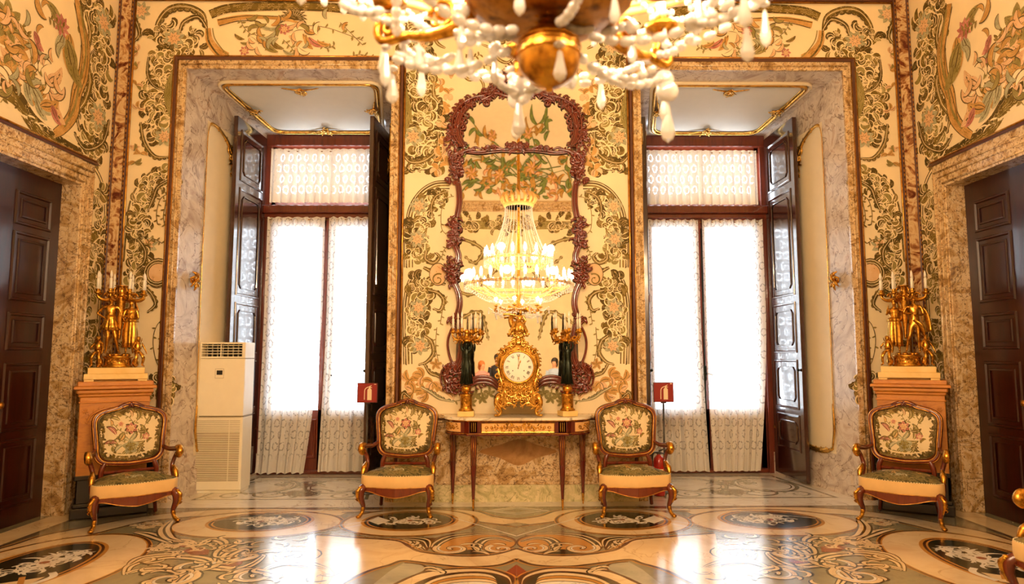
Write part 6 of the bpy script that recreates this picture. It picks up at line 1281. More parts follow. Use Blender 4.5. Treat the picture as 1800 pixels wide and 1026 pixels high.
# ------------------------------------------------------------------ armchairs
MT['ch_cream'] = plain('tapestry_ivory', '#e0cda2', 0.8, var=0.06, bump=0.15)
MT['ch_side'] = plain('tapestry_sand_border', '#dcb678', 0.8, var=0.05)
CO = ['ch_cream'] + ORDER[1:] + ['ch_side']
t_ = NT('tapestry_seat'); v_ = t_.coords(); 
MT['ch_seat'] = t_.fin(0.8, 0, 0, 0.3, t_.ramp(t_.noise(v_, 15, 4, 0.6, 1.6), [(0.36, '#3c3818'), (0.46, '#5e562c'), (0.53, '#8a7a4a'), (0.6, '#6a5c2e'), (0.72, '#7c5230')]))
def armchair(label, loc, rz, seed):
    root = thing('armchair', label, 'armchair', loc, rz, 'tapestry armchairs along the walls')
    rg = random.Random(seed)
    BY = lambda z: 0.20 + 0.16*max(0, z-0.45)
    half = [(a_*1.06, b_) for a_, b_ in [(0.0, 0.515), (0.12, 0.525), (0.215, 0.545), (0.262, 0.605), (0.27, 0.71), (0.282, 0.83), (0.287, 0.93), (0.262, 0.985), (0.20, 1.02), (0.11, 1.045), (0.05, 1.075), (0.0, 1.085)]]
    H = cr(half, 4); loop = H + [(-a, b) for a, b in reversed(H[1:-1])]
    t = MB(); t.tube([(a, BY(b), b) for a, b in loop], 0.026, 8, 0, True, 1.0, (0, 1, 0))
    t.tube([(a*0.955, BY(b)-0.024, 0.8 + (b-0.8)*0.965) for a, b in loop], 0.006, 6, 1, True)
    t.tube([(a*1.05, BY(b)-0.016, 0.8 + (b-0.8)*1.05) for a, b in loop], 0.005, 6, 1, True)
    R = Rel(t, lambda a, b, h: (a, BY(b)-0.026-h, b), (0, -1, 0), 0, 0.0); R.spray(0, 1.06, PI/2, 0.05, 5, 0.008, 1.3); R.leaf(0.01, 1.085, 0.0, 0.11, 0.011, -0.3); R.leaf(0.1, 1.055, 3.0, 0.06, 0.008, 0.6); R.leaf(0.19, 1.025, -0.3, 0.06, 0.009, -0.5)
    for sd in (-1, 1): t.tube(cr([(sd*0.20, BY(.55), 0.55), (sd*0.235, BY(.46), 0.46), (sd*0.235, 0.21, 0.33)], 5), 0.024, 8)
    t.box(-0.22, 0.22, 0.195, 0.235, 0.43, 0.46, 0, 0.008)
    t.build('back_frame', ['chair_wood', 'gold_line'], root)
    # upholstered back: a padded panel with woven flowers
    t = MB(); n = len(loop); NR = 9
    def bp_(a, b, h=0.0):
        # local (x,z) -> padded surface
        x, z = a, b; q = min(1, max(abs(x)/0.245, abs(z-0.81)/0.235)); return (x, BY(z) - 0.012 - 0.042*(1-q**3) - h, z)
    rings = []
    for i in range(NR+1):
        f = 1 - i/NR; rings.append([bp_(a*0.90*f, 0.81 + (b-0.81)*0.90*f) for a, b in loop])
    t.loft(rings, 0, True, False, True)
    t.add([(a*0.9, BY(b)+0.02, 0.81 + (b-0.81)*0.9) for a, b in loop], [tuple(range(n))], 0, None, False)
    o = Orn(t, bp_, CO, 0.0012, 8e-6)
    bord = [(a*0.86, 0.81 + (b-0.81)*0.86) for a, b in loop]
    o.ribbon(bord, 0.028, 'olive2', raw=True, closed=True)
    for kk in range(0, n, 1):
        a, b = bord[kk]; an = math.atan2(0.81-b, -a); o.leaf(a, b, an + rg.uniform(-.9, .9), 0.05, 0.022, rg.choice(('olive2', 'olive', 'olive2')), rg.choice((-1.2, 1.2)))
    for kk in range(26):
        a = rg.uniform(-.2, .2); b = 0.6 + rg.random()*0.13 - 0.02; o.leaf(a, b, rg.random()*6.3, 0.07, 0.028, rg.choice(('olive', 'moss', 'olive2')), rg.choice((-1.3, 1.3)), 'line' if kk % 2 else 'dline')
    for kk in range(3): o.ribbon([(-0.19+kk*.01, 0.645+kk*.0), (-0.10, 0.612-kk*.004), (0.05, 0.605-kk*.004), (0.19-kk*.01, 0.64)], 0.006, 'line')
    for (x, z, L, a, m) in ((-.02, .74, .12, 0.4, 'pale'), (-.02, .74, .12, 2.4, 'pale'), (.02, .72, .11, -0.5, 'moss'), (-.07, .70, .1, 3.4, 'pale'), (0.08, .74, .12, 1.0, 'moss'), (.11, .80, .1, 1.4, 'moss'), (-.13, .80, .12, 1.8, 'rose'), (-.12, .72, .11, 2.6, 'rose'), (-.10, .74, .09, .5, 'tan'), (.05, .93, .1, 1.0, 'moss'), (.12, .9, .09, .5, 'moss'), (-.1, .93, .09, 2.2, 'moss'), (0, .96, .08, 1.2, 'peach'), (-.05, .82, .1, 3.6, 'moss'), (.06, .82, .1, -.3, 'olive'), (.15, .76, .08, 1.6, 'moss'), (-.17, .88, .07, 1.1, 'tan')):
        o.leaf(x, z, a, L, L*0.36, 'dline', 0.8); o.leaf(x, z, a, L*0.92, L*0.28, m, 0.8, 'line')
    o.flower(0.0, .68, 0.075, 5, 'pale', 'moss', 0.3, 'dline'); o.flower(0.0, 0.855, 0.062, 6, 'dline', 'peach', 0.2); o.flower(0.0, 0.855, 0.055, 6, 'rose', 'peach', 0.5, 'dline'); o.flower(0.13, 0.77, 0.035, 5, 'rose', 'peach', 0.1); o.flower(-0.09, .9, 0.03, 5, 'peach', 'rose', 0.1)
    for c in (((-.03, .80), (-.1, .84), (-.15, .9)), ((.03, .8), (.1, .85), (.14, .93)), ((-.05, .72), (-.12, .76), (-.19, .72)), ((.02, .9), (-.02, .96), (-.08, .99)), ((.03, .9), (.08, .96), (.13, .97))): o.sprig(c, 'dline', 'moss', 6, 0.03, 0.004)
    t.build('upholstered_back', CO, root)
    # seat: serpentine front
    def seat_out(k=0.0):
        P = [(0.255+k, 0.235+k), (0.30+k, 0.05), (0.348+k, -0.13), (0.345+k, -0.20), (0.305+k*.7, -0.25-k), (0.22, -0.268-k), (0.12, -0.292-k), (0.0, -0.312-k)]
        Q = cr(P, 5); return [(-0.0, 0.24+k)] + Q + [(-a, b) for a, b in reversed(Q[:-1])]
    so = seat_out(); c0 = Vector((0, -0.02))
    t = MB(); rings = []
    for f, z in ((1.0, 0.285), (1.014, 0.297), (1.014, 0.382), (1.0, 0.396)): rings.append([(a*f, b*f, z) for a, b in so])
    t.loft(rings, 1, True, False)
    rings = []
    for i in range(9):
        f = 1 - i/8; rings.append([(a*f, -0.02 + (b+0.02)*f, 0.396 + 0.062*(1-f**2.2)) for a, b in so])
    t.loft(rings, 0, True, False)
    P = [(a*0.995, b*0.995, 0.399) for a, b in so]
    for kk in range(0, len(P)-1):
        if P[kk][1] < 0.1: m_ = (Vector(P[kk])*0.75 + Vector(P[kk+1])*0.25); m2 = (Vector(P[kk])*0.25 + Vector(P[kk+1])*0.75); t.tube([m_, m2], 0.003, 5, 2)
    so2 = Orn(t, lambda a, b, h: (a, b, 0.396 + 0.062*(1-min(1, math.hypot(a/0.34, (b+0.02)/0.27))**2.2) + h + 0.0015), ['ch_seat', 'ch_side', 'line'] + ORDER[1:5] + ORDER[6:], 0.0008, 8e-6)
    for kk in range(46):
        q = rg.random()*6.3; r = math.sqrt(rg.random())*0.78; so2.leaf(0.33*r*math.cos(q), -0.02+0.25*r*math.sin(q), rg.random()*6.3, 0.09, 0.034, rg.choice(('olive', 'moss', 'pale', 'olive2', 'tan', 'peach')), rg.choice((-1.2, 1.2)), 'dline')
    t.build('seat_cushion', ['ch_seat', 'ch_side', 'line'] + ORDER[1:5] + ORDER[6:], root)
    # rail with a serpentine apron
    t = MB(); rings = []; m = len(so)
    def drop(a, b):
        if b > -0.2: return 0.245
        return 0.238 - 0.055*math.exp(-(a/0.11)**2) + 0.012*math.cos(a*22)
    inner = [(a*0.93, b*0.93) for a, b in so]
    rings = [[(a, b, 0.29) for a, b in so], [(a, b, drop(a, b)) for a, b in so], [(a, b, drop(a, b)) for a, b in inner], [(a, b, 0.29) for a, b in inner]]
    t.loft(rings, 0, True, False, False)
    fr = [(a*1.003, b*1.003-0.001, drop(a, b)) for a, b in so if b < -0.15]
    t.tube(fr, 0.004, 6, 1); t.tube([(a*1.004, b*1.004, 0.286) for a, b in so if b < 0.2], 0.004, 6, 1)
    t.build('seat_rail', ['chair_wood', 'gold_line'], root)
    for sd in (-1, 1):
        t = MB(); t.tube(cr([(sd*0.305, -0.215, 0.295), (sd*0.335, -0.255, 0.26), (sd*0.337, -0.262, 0.19), (sd*0.315, -0.24, 0.10), (sd*0.325, -0.25, 0.05), (sd*0.345, -0.285, 0.016)], 6), [0.035, 0.042, 0.032, 0.02, 0.016, 0.018], 8)
        lg = t.build('front_leg', 'chair_wood', root)
        t = MB(); t.tube(cr([(sd*0.335, -0.285, 0.285), (sd*0.362, -0.295, 0.255), (sd*0.358, -0.292, 0.20), (sd*0.34, -0.275, 0.14)], 6), [0.012, 0.02, 0.014, 0.005], 8)
        for q in range(4): t.tube(cr([(sd*0.352, -0.298, 0.275-0.027*q), (sd*0.378, -0.285, 0.26-0.027*q), (sd*0.365, -0.26, 0.24-0.027*q)], 4), 0.007, 6)
        t.ell((sd*0.34, -0.28, 0.29), (0.02, 0.02, 0.014)); t.build('gilt_knee_mount', 'gold', lg)
        t = MB(); t.tube(cr([(sd*0.318, -0.245, 0.10), (sd*0.325, -0.25, 0.05), (sd*0.345, -0.288, 0.018)], 6), [0.019, 0.019, 0.022], 8); t.ell((sd*0.35, -0.295, 0.018), (0.024, 0.026, 0.018)); t.build('gilt_foot_mount', 'gold', lg)
        t = MB(); t.tube(cr([(sd*0.235, 0.215, 0.33), (sd*0.25, 0.225, 0.25), (sd*0.245, 0.235, 0.14), (sd*0.26, 0.27, 0.012)], 6), [0.026, 0.026, 0.019, 0.02], 8); t.build('rear_leg', 'chair_wood', root)
        t = MB(); t.tube(cr([(sd*0.285, BY(.66), 0.66), (sd*0.325, 0.12, 0.64), (sd*0.36, 0.0, 0.65), (sd*0.378, -0.07, 0.655)], 6), [0.022, 0.022, 0.024, 0.026], 8)
        t.tube(cr([(sd*0.378, -0.07, 0.64), (sd*0.35, -0.03, 0.565), (sd*0.33, -0.04, 0.48), (sd*0.338, -0.11, 0.40), (sd*0.338, -0.14, 0.31)], 6), [0.024, 0.02, 0.02, 0.026, 0.024], 8)
        arm = t.build('arm', 'chair_wood', root)
        t = MB(); t.tube(cr([(sd*0.365, -0.03, 0.668), (sd*0.38, -0.09, 0.668), (sd*0.38, -0.115, 0.632), (sd*0.374, -0.09, 0.597), (sd*0.36, -0.06, 0.607)], 6), [0.02, 0.03, 0.034, 0.03, 0.015], 10)
        for q in range(3): t.tube(cr([(sd*(0.395-.002*q), -0.03-0.02*q, 0.678), (sd*0.402, -0.075-0.012*q, 0.653), (sd*0.39, -0.06-0.01*q, 0.613)], 4), 0.006, 6)
        t.build('gilt_arm_scroll', 'gold', arm)
        t = MB(); t.tube(cr([(sd*0.332, -0.07, 0.50), (sd*0.345, -0.125, 0.45), (sd*0.35, -0.16, 0.395)], 6), [0.014, 0.03, 0.018], 8); t.build('gilt_arm_foot', 'gold', arm)
    return root
ch = armchair('tapestry armchair between the left window and the console table', (-1.165, 6.96, 0), -0.03, 31)
dup(ch, (1.165, 6.95, 0), 0.03, 'tapestry armchair between the console table and the right window')
dup(ch, (-3.66, 6.60, 0), 0.66, 'tapestry armchair in front of the pedestal with the warrior group')
dup(ch, (3.70, 6.55, 0), -0.66, 'tapestry armchair in front of the right-hand pedestal')
dup(ch, (3.42, 4.07, 0), -1.40, 'armchair cut off by the right edge of the photo, gilt arm scroll showing')

# ------------------------------------------------------------------ red signs on poles, extinguisher
MT['sign_red'] = plain('sign_red', '#8e1a12', 0.4, var=0.03); MT['sign_dark'] = plain('sign_frame_dark', '#3a1a16', 0.4); MT['sign_cream'] = plain('sign_cream', '#f0dcb4', 0.5, var=0.02)
MT['steel'] = plain('dark_steel', '#4a4540', 0.35, 0.6)
def sign(x, y, label):
    root = thing('extinguisher_sign', label, 'sign', (x, y, 0), 0, 'red fire extinguisher signs on poles')
    t = MB(); t.tube([(0, 0.012, 0.01), (0, 0.012, 1.04)], 0.011, 10); t.build('pole', 'steel', root)
    t = MB(); t.lathe([(0.15, 0), (0.15, 0.012), (0.12, 0.018), (0.02, 0.024), (0.014, 0.04), (0, 0.04)], (0, 0.012, 0), 28); t.build('base', 'steel', root)
    t = MB(); t.box(-0.118, 0.118, -0.008, 0.004, 1.02, 1.248, 1, 0.002); t.box(-0.112, 0.112, -0.010, -0.007, 1.026, 1.242, 0); t.box(-0.03, 0.03, -0.004, 0.016, 1.005, 1.03, 1)
    f = lambda a, b, h: (a, -0.0105-h, b+1.02)
    body_ = [(0.0, 0.03)] + [(0.0, 0.15)] + [(0.004 + 0.0, 0.158), (0.012, 0.166), (0.018, 0.17), (0.018, 0.178), (0.010, 0.18), (0.034, 0.186), (0.044, 0.18), (0.032, 0.176), (0.032, 0.17), (0.044, 0.164), (0.05, 0.15)] + [(0.05, 0.03)]
    t.prism([(0.0, 0.03), (0.05, 0.03), (0.05, 0.145), (0.044, 0.158), (0.034, 0.165), (0.034, 0.175), (0.016, 0.175), (0.016, 0.165), (0.006, 0.158), (0.0, 0.145)], f, 0, 0.001, 2)
    t.prism([(0.018, 0.178), (0.052, 0.168), (0.052, 0.176), (0.03, 0.186), (0.05, 0.196), (0.046, 0.202), (0.018, 0.188)], f, 0, 0.001, 2)
    o = Orn(t, lambda a, b, h: (a, -0.0115-h, b+1.02), ['sign_red', 'sign_dark', 'sign_cream'], 0, 1e-6); o.ribbon([(0.016, 0.182), (-0.012, 0.17), (-0.028, 0.15), (-0.032, 0.12), (-0.033, 0.035)], 0.009, 'sign_cream')
    o.ribbon([(0.078, 0.212), (0.10, 0.212)], 0.008, 'sign_cream', raw=True)
    t.build('sign_plate', ['sign_red', 'sign_dark', 'sign_cream'], root); return root
sign(-1.73, 7.92, 'red fire extinguisher sign in front of the left window')
sign(1.715, 7.92, 'red fire extinguisher sign in front of the right window')
root = thing('fire_extinguisher', 'red fire extinguisher half hidden behind the armchair by the right window', 'fire extinguisher', (1.60, 7.70, 0))
MT['ext_red'] = plain('extinguisher_red', '#b01810', 0.25, coat=0.6)
t = MB(); t.lathe([(0.0, 0.0), (0.062, 0.003), (0.065, 0.02), (0.065, 0.36), (0.055, 0.41), (0.03, 0.44), (0.02, 0.445), (0.02, 0.46), (0, 0.46)], seg=24); t.build('cylinder', 'ext_red', root)
t = MB(); t.box(-0.022, 0.022, -0.02, 0.02, 0.455, 0.485, 0, 0.004); t.tube([(0.0, 0, 0.49), (0.05, -0.01, 0.51), (0.09, -0.02, 0.5)], 0.009, 8); t.tube([(0.0, 0, 0.47), (0.05, -0.01, 0.465), (0.085, -0.02, 0.45)], 0.007, 8); t.build('valve', 'steel', root)
t = MB(); t.tube(cr([(-0.02, 0, 0.475), (-0.07, -0.03, 0.46), (-0.085, -0.04, 0.34), (-0.075, -0.04, 0.2)], 6), 0.009, 8); t.build('hose', 'ink', root)
t = MB(); t.box(-0.035, 0.035, -0.068, -0.062, 0.15, 0.30, 0, 0.001); t.build('label_plate', 'sign_cream', root)

# ------------------------------------------------------------------ floor-standing air conditioner
MT['ac'] = plain('ac_cream', '#efe6cc', 0.42, var=0.02); MT['ac2'] = plain('ac_groove', '#8d7a56', 0.5); MT['ac_dark'] = plain('ac_dark_grille', '#1e1a14', 0.5)  # near-black serves the outlet's back and the display
root = thing('air_conditioner', 'tall cream floor-standing air conditioner by the left window niche', 'air conditioner', (-3.44, 7.90, 0), 0.02)
t = MB(); W = 0.285; Hh = 1.72; Dp = 0.30
t.box(-W, W, 0.0, Dp, 0.035, 0.06+0.80, 0, 0.008); t.box(-W, W, 0.02, Dp, 0.855, 0.875, 1, 0.004); t.box(-W, W, -0.0, Dp, 0.872, 1.53, 0, 0.006); t.box(-W, W, 0.015, Dp, 1.525, 1.54, 1, 0.004)
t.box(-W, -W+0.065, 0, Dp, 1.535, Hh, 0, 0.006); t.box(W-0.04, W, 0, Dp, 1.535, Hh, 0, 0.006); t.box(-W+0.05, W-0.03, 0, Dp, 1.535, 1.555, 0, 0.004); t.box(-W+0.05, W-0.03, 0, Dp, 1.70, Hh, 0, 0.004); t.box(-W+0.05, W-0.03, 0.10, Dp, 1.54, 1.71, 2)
t.build('casing', ['ac', 'ac2', 'ac_dark'], root)
t = MB(); t.box(-W+0.01, W-0.01, 0.015, Dp-0.01, 0.0, 0.036, 0, 0.004); t.build('base', 'ac', root)
for q in range(4):
    t = MB(); z = 1.583 + q*0.032; t.loft([[(x, 0.012, z), (x, 0.045, z+0.006), (x, 0.045, z+0.010), (x, 0.012, z+0.005)] for x in (-W+0.064, W-0.039)], 0, True, True, False); t.build('louvre', 'ac', root)
t = MB(); t.box(-0.01, 0.0, 0.02, 0.03, 1.555, 1.70, 0); [t.box(-W+0.10+0.06*q, -W+0.105+0.06*q, 0.06, 0.09, 1.555, 1.70, 0) for q in range(8)]; t.build('vane', 'ac', root)
t = MB(); t.box(-0.05, 0.05, -0.004, 0.002, 1.305, 1.415, 0, 0.001); t.sweep_rect([(-0.05, -0.004, 1.305), (0.05, -0.004, 1.305), (0.05, -0.004, 1.415), (-0.05, -0.004, 1.415)], [(0, 0.001), (0.003, 0.001)], (0, -1, 0), 1); t.box(-0.032, 0.034, -0.007, -0.003, 1.345, 1.395, 2); t.build('control_panel', ['ac', 'ac2', 'ac_dark'], root)
t = MB()
for q in range(34):
    z = 0.14 + q*0.0205; big = q < 27
    for (a, b) in ((-W+0.03, W-0.155), (W-0.145, W-0.03)): t.box(a, b, -0.0025, 0.0, z, z + (0.0085 if big else 0.004), 1 if big else 0)
t.build('intake_grille', ['ac2', 'ac_slot'] if False else ['ac2', 'ac2'], root)
t = MB(); t.box(-W+0.02, W-0.02, -0.002, 0.0, 0.857, 0.860, 0); t.build('panel_seam', 'ac2', root)

# ------------------------------------------------------------------ gilt holdbacks on the niche cheeks
def holdback(s_, label):
    x = s_*3.70; root = thing('curtain_holdback', label, 'holdback', (x, 7.66, 2.415), 0, 'gilt holdbacks on the niche walls')
    t = MB(); t.lathe([(0.03, 0), (0.035, 0.008), (0.02, 0.014), (0, 0.015)], seg=16); o = t.build('rosette', 'gold', root); o.rotation_euler = (0, -s_*PI/2, 0)
    t = MB(); sg = -s_; t.tube(cr([(0, 0, 0), (sg*0.05, -0.02, -0.02), (sg*0.09, -0.02, 0.02), (sg*0.07, 0.0, 0.06)], 6), [0.012, 0.013, 0.012, 0.006], 8)
    for a in range(7): t.tube(cr([(sg*0.03, 0, 0), (sg*0.06, 0.06*math.cos(a*.9), 0.07*math.sin(a*.9)), (sg*0.03, 0.10*math.cos(a*.9+.3), 0.115*math.sin(a*.9+.3))], 5), [0.01, 0.02, 0.004], 8)
    t.ell((sg*0.06, -0.01, 0.0), (0.022, 0.022, 0.022)); t.build('leafwork', 'gold', root); return root
holdback(-1, 'small gilt leafy holdback above the air conditioner'); holdback(1, 'small gilt leafy holdback in the right window niche')

# ------------------------------------------------------------------ chandelier
root = thing('crystal_chandelier', 'large gilt and crystal chandelier hanging in the foreground', 'chandelier', (CHX, CHY, 0))
t = MB(); t.lathe([(0.0, 2.208), (0.008, 2.210), (0.010, 2.219)] + [(0.079*math.sin(q), 2.298 - 0.079*math.cos(q)) for q in (0.2, 0.45, 0.7, 0.95, 1.2, 1.45, 1.7, 1.95)] + [(0.072, 2.342), (0.052, 2.362), (0.034, 2.376), (0.022, 2.386), (0.026, 2.392), (0.014, 2.40), (0, 2.405)], seg=40)
for z, r in ((2.335, 0.0765), (2.322, 0.0795), (2.30, 0.0797)): t.tube([(r*math.cos(2*PI*q/36), r*math.sin(2*PI*q/36), z) for q in range(36)], 0.0022, 6, 0, True)
t.build('finial_ball', 'gold', root)
t = MB(); t.lathe([(0.0, 2.398), (0.04, 2.398), (0.09, 2.385), (0.15, 2.395), (0.20, 2.43), (0.215, 2.47), (0.19, 2.50), (0.05, 2.55), (0.04, 2.7), (0.06, 2.8), (0.0, 2.82)], seg=36, wave=12, wa=0.03)
for q in range(6): a = q*PI/3 + 0.5; t.tube(cr([(0.03*math.cos(a), 0.03*math.sin(a), 2.40), (0.06*math.cos(a), 0.06*math.sin(a), 2.42), (0.05*math.cos(a), 0.05*math.sin(a), 2.47)], 5), 0.008, 8)
t.build('dish', 'gold_dark', root)
bul = []
for q in range(6):
    a = q*PI/3 + 0.70; c_, s_ = math.cos(a), math.sin(a)
    t = MB()
    def pr(r, z): return (r*c_, r*s_, z)
    dz = 0.03
    t.tube([pr(r, z+dz*min(1, r/0.3)) for r, z in cr([(0.20, 2.52), (0.21, 2.45), (0.26, 2.395), (0.34, 2.38), (0.41, 2.395)], 8)], [0.022, 0.022, 0.020, 0.016, 0.012], 10)
    P = []
    for j in range(26): th = -1.3 + j*0.36; r = 0.042*(1-j/30); P.append(pr(0.46 + r*math.cos(th), 2.425 + dz + r*math.sin(th)))
    t.tube([pr(0.40, 2.393+dz)] + P, [0.013, 0.014, 0.012, 0.008], 8)
    t.tube([pr(0.30 + 0.035*math.cos(j*.4), 2.435 + dz + 0.035*math.sin(j*.4)) for j in range(15)], 0.009, 8); t.ell(pr(0.30, 2.437+dz), (0.02, 0.02, 0.02))
    t.lathe([(0.01, 2.475), (0.045, 2.49), (0.05, 2.505), (0.018, 2.51), (0.02, 2.53), (0, 2.53)], pr(0.46, dz), 14)
    arm = t.build('arm', 'gold', root)
    p = pr(0.46, 2.505 + dz); candle(arm, p, 0.07, 0.014, 'candle', True)
# body above: cage of crystal strings, two rings of candles, rod and crown
t = MB(); t.tube([(0, 0, 2.8), (0, 0, TOP-0.02)], 0.03, 10); t.lathe([(0.0, TOP-0.1), (0.05, TOP-0.09), (0.10, TOP-0.03), (0.10, TOP-0.001), (0, TOP-0.001)], seg=20); t.build('rod', 'gold', root)
MT['gold_soft'] = plain('gilt_ring_lit', '#eec27a', 0.35, 0.35)
for (R_, z) in ((1.05, 2.90), (0.66, 3.40)):
    t = MB(); t.tube([(R_*math.cos(2*PI*q/60), R_*math.sin(2*PI*q/60), z+0.04) for q in range(60)], 0.018, 6, 0, True); t.tube([(R_*math.cos(2*PI*q/60), R_*math.sin(2*PI*q/60), z+0.07) for q in range(60)], 0.012, 6, 0, True)
    for q in range(8): a = q*PI/4; t.tube(cr([(0.01*math.cos(a), 0.01*math.sin(a), z-0.12), (R_*0.5*math.cos(a), R_*0.5*math.sin(a), z-0.16), (R_*0.97*math.cos(a), R_*0.97*math.sin(a), z+0.03)], 6), 0.018, 8)
    t.build('candle_ring', 'gold_soft', root)
t = MB(); t.lathe([(0.26, 4.50), (0.30, 4.52), (0.31, 4.60), (0.27, 4.62), (0.26, 4.50)], seg=40)
for q in range(16): a = q*PI/8; t.tube(cr([(0.29*math.cos(a), 0.29*math.sin(a), 4.58), (0.34*math.cos(a), 0.34*math.sin(a), 4.68), (0.30*math.cos(a+.1), 0.30*math.sin(a+.1), 4.78), (0.25*math.cos(a+.1), 0.25*math.sin(a+.1), 4.76)], 5), [0.03, 0.035, 0.02, 0.01], 8)
t.build('crown', 'gold_soft', root)
for R_, z, n in ((1.05, 2.98, 30), (0.66, 3.46, 18)):
    for q in range(n):
        a = 2*PI*q/n; candle(root, (R_*math.cos(a), R_*math.sin(a), z), 0.07, 0.029, 'candle', True)
def drop_(mb, p, L, r, ang=0.0):
    mb.lathe([(0.0, 0), (r*0.35, -L*0.06), (r*0.55, -L*0.3), (r*0.9, -L*0.62), (r, -L*0.75), (r*0.7, -L*0.9), (0.0, -L)], p, 8, 0, False, 1.0, 0.55)
def bead(mb, p, r, d=None):
    mb.ell(p, (r*1.35, r, r*0.8), 0, 8, 5) if d is None else mb.ell(p, (r, r, r*1.5), 0, 8, 5, Vector(d).to_track_quat('Z', 'Y').to_matrix())
t = MB()     # strings of the cage: counted only as a mass
for q in range(30):
    a = 2*PI*q/30
    for j in range(34): f = j/33; r = 0.27 + 0.36*f**1.8; t.ell((r*math.cos(a), r*math.sin(a), 4.50 - 1.06*f), (0.009, 0.009, 0.015), 0, 5, 3)
for R_, z_, n_ in ((1.07, 2.98, 84), (0.68, 3.46, 56)):
    for q in range(n_):
        a = 2*PI*q/n_
        for j in range(5): t.ell((R_*math.cos(a), R_*math.sin(a), z_ - 0.035*j), (0.015, 0.015, 0.018), 0, 5, 3)
for q in range(30):
    a = 2*PI*q/30
    for j in range(16): f = j/15; r = 1.0 - 0.62*f; t.ell((r*math.cos(a), r*math.sin(a), 2.88 - 0.26*math.sin(PI*f*0.62)), (0.012, 0.012, 0.012), 0, 5, 3)
o = t.build('crystal_strings', 'crystal', root); o['kind'] = 'stuff'
# swags and pendants near the arms, each a part of its own
def swag(p, q, sag, n, r):
    t = MB(); p, q = Vector(p), Vector(q)
    for j in range(n):
        f = (j+0.5)/n; c = p.lerp(q, f) + Vector((0, 0, -sag*4*f*(1-f))); f2 = f+0.02; c2 = p.lerp(q, f2) + Vector((0, 0, -sag*4*f2*(1-f2))); bead(t, c, r, c2-c)
    return t.build('crystal_swag', 'crystal', root)
def pend(p, L, r, extra=0):
    t = MB(); x, y, z = p
    if extra:
        t.ell((x, y, z-extra), (extra, extra*0.6, extra), 0, 9, 6); z -= extra*2.1
    else: bead(t, (x, y, z), 0.011); z -= 0.014
    drop_(t, (x, y, z), L, r); return t.build('crystal_pendant', 'crystal', root)
A = [(0.46*math.cos(q*PI/3 + 0.70), 0.46*math.sin(q*PI/3 + 0.70)) for q in range(6)]
def at(u, v, y):        # where a pendant seen at this place of the photograph hangs, at depth y
    x, z = on_y(u, v, y); return (x-CHX, y-CHY, z)
for q in range(6):
    x, y = A[q]; nx_, ny_ = A[(q+1) % 6]; big = q in (0, 1, 2)
    pend((x*1.02, y*1.02, 2.40), 0.10 if big else 0.09, 0.017, 0.030 if q in (0, 1) else 0)
    pend((x*0.80, y*0.80, 2.41), 0.08, 0.013)
    swag((x*0.95, y*0.95, 2.44), (nx_*0.95, ny_*0.95, 2.44), 0.06, 9, 0.013)
    swag((x*0.98, y*0.98, 2.37), (x*0.22, y*0.22, 2.34), 0.05, 9, 0.013)
    a = (q+0.5)*PI/3 + 0.70; pend((0.22*math.cos(a), 0.22*math.sin(a), 2.42), 0.08, 0.013, 0.02)
    pend((0.60*math.cos(a), 0.60*math.sin(a), 2.50), 0.11, 0.016); swag((x*0.98, y*0.98, 2.47), (0.60*math.cos(a), 0.60*math.sin(a), 2.52), 0.04, 7, 0.013); swag((0.60*math.cos(a), 0.60*math.sin(a), 2.52), (nx_*.98, ny_*.98, 2.47), 0.04, 7, 0.013)
for (u, v, y, L, r, e) in ((675, 70, 1.80, .09, .017, 0), (690, 120, 1.82, .09, .018, 0), (808, 68, 1.75, .09, .015, 0), (827, 60, 1.75, .08, .015, .018), (984, 78, 1.55, .08, .016, 0), (912, 132, 2.0, .11, .022, .04), (1312, 38, 1.50, .085, .017, 0), (1172, 140, 1.93, .12, .022, .035), (710, 60, 1.8, .07, .012, 0), (1168, 40, 1.9, .07, .013, 0)):
    pend(at(u, v, y), L, r, e)
for (p, q, sg, n, y) in (((696, 92), (798, 96), .03, 6, 1.8), ((730, 38), (800, 56), .015, 5, 1.75), ((800, 56), (905, 60), .012, 6, 1.7), ((985, 40), (1040, 50), .01, 4, 1.65), ((1040, 110), (1152, 118), .04, 7, 1.8), ((1040, 48), (1100, 44), .012, 4, 1.7), ((1205, 35), (1300, 15), .02, 5, 1.5), ((868, 138), (905, 160), .008, 4, 1.9), ((925, 160), (990, 128), .01, 5, 1.85), ((600, 5), (670, 18), .015, 5, 1.6)):
    swag(at(*p, y), at(*q, y), sg, n, 0.0125)

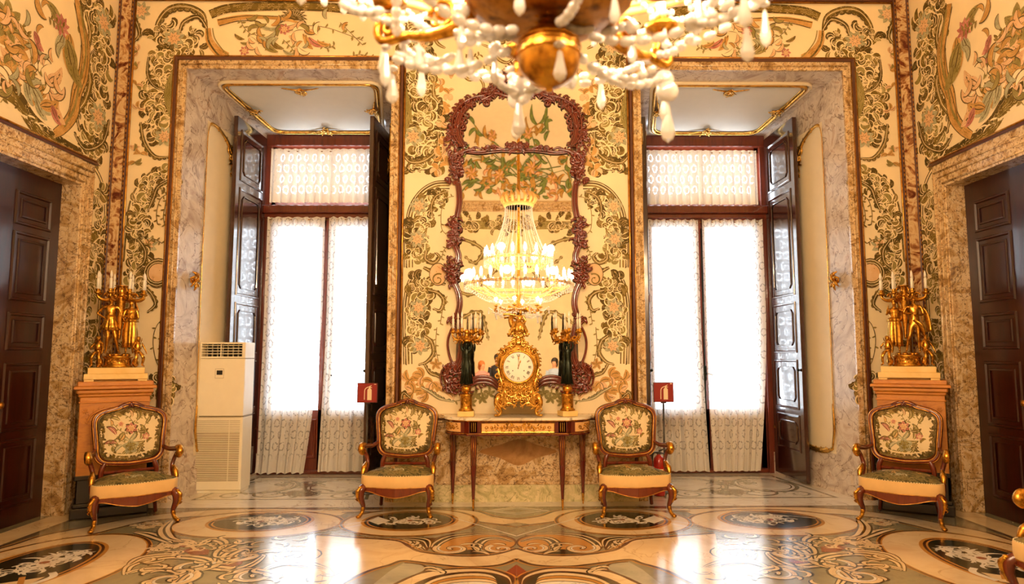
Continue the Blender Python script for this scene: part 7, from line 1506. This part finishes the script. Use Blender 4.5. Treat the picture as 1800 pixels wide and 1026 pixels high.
# ------------------------------------------------------------------ visitors behind the camera, seen small in the mirror
MT['skin'] = plain('skin', '#d8a07c', 0.5, var=0.04); MT['top_pink'] = plain('knit_pink', '#d98c86', 0.8); MT['jeans'] = plain('denim_dark', '#22283a', 0.8); MT['hair_ginger'] = plain('hair_ginger', '#b4652c', 0.6, var=0.3, scale=40); MT['hair_dark'] = plain('hair_dark', '#1c130e', 0.6, var=0.3, scale=40)
MT['top_dark'] = plain('jacket_black', '#16161a', 0.7); MT['top_blue'] = plain('shirt_pale_blue', '#a9bdd8', 0.7); MT['shoe'] = plain('shoe_black', '#141210', 0.4)
def person(x, y, Hh, top, hair, label, rz=PI, extra={}):
    root = thing('person', label, 'person', (x, y, 0), rz)
    J, E = human(extra); b = body('body', J, E, 'skin', root, (0, 0, 0), Hh)
    t = MB()
    H_ = Hh
    t.loft([[(rx*H_*math.cos(2*PI*q/20), ry*H_*math.sin(2*PI*q/20), z*H_) for q in range(20)] for rx, ry, z in ((.088, .072, .47), (.084, .068, .58), (.105, .078, .70), (.118, .078, .77), (.10, .06, .81), (.045, .045, .835))], 0)
    for k1, k2, k3 in (('shl', 'ell', 'wrl'), ('shr', 'elr', 'wrr')): t.tube([tuple(v*H_ for v in J[k][:3]) for k in (k1, k2, k3)], [0.047*H_, 0.04*H_, 0.028*H_], 12)
    t.build('top', top, root)
    t = MB()
    t.loft([[(rx*H_*math.cos(2*PI*q/20), ry*H_*math.sin(2*PI*q/20), z*H_) for q in range(20)] for rx, ry, z in ((.084, .068, .54), (.092, .074, .49), (.09, .074, .45))], 0)
    for sd in ('l', 'r'): t.tube([tuple(v*H_ for v in J[k+sd][:3]) for k in ('hi', 'kn', 'ca', 'an')], [0.062*H_, 0.042*H_, 0.036*H_, 0.03*H_], 12)
    t.build('trousers', 'jeans', root)
    t = MB(); t.ell((0, 0.012*H_, 0.945*H_), (0.058*H_, 0.066*H_, 0.062*H_), 0, 14, 8); t.ell((0, 0.05*H_, 0.90*H_), (0.045*H_, 0.03*H_, 0.06*H_), 0, 12, 8); t.build('hair', hair, root)
    for sd in (-1, 1):
        t = MB(); t.ell((sd*0.058*H_, -0.03*H_, 0.022*H_), (0.03*H_, 0.075*H_, 0.022*H_), 0, 12, 8); t.build('shoe', 'shoe', root)
    return root
person(-0.77, -1.5, 1.45, 'top_pink', 'hair_ginger', 'person with ginger hair and pink top, reflected in the mirror left of the clock', PI*0.8)
person(-0.40, -1.9, 1.62, 'top_dark', 'hair_dark', 'person in a black jacket, reflected in the mirror right beside the clock', PI)
person(0.98, -1.5, 1.52, 'top_blue', 'hair_dark', 'person with dark hair and a pale blue shirt, reflected right of the clock', PI*1.1)
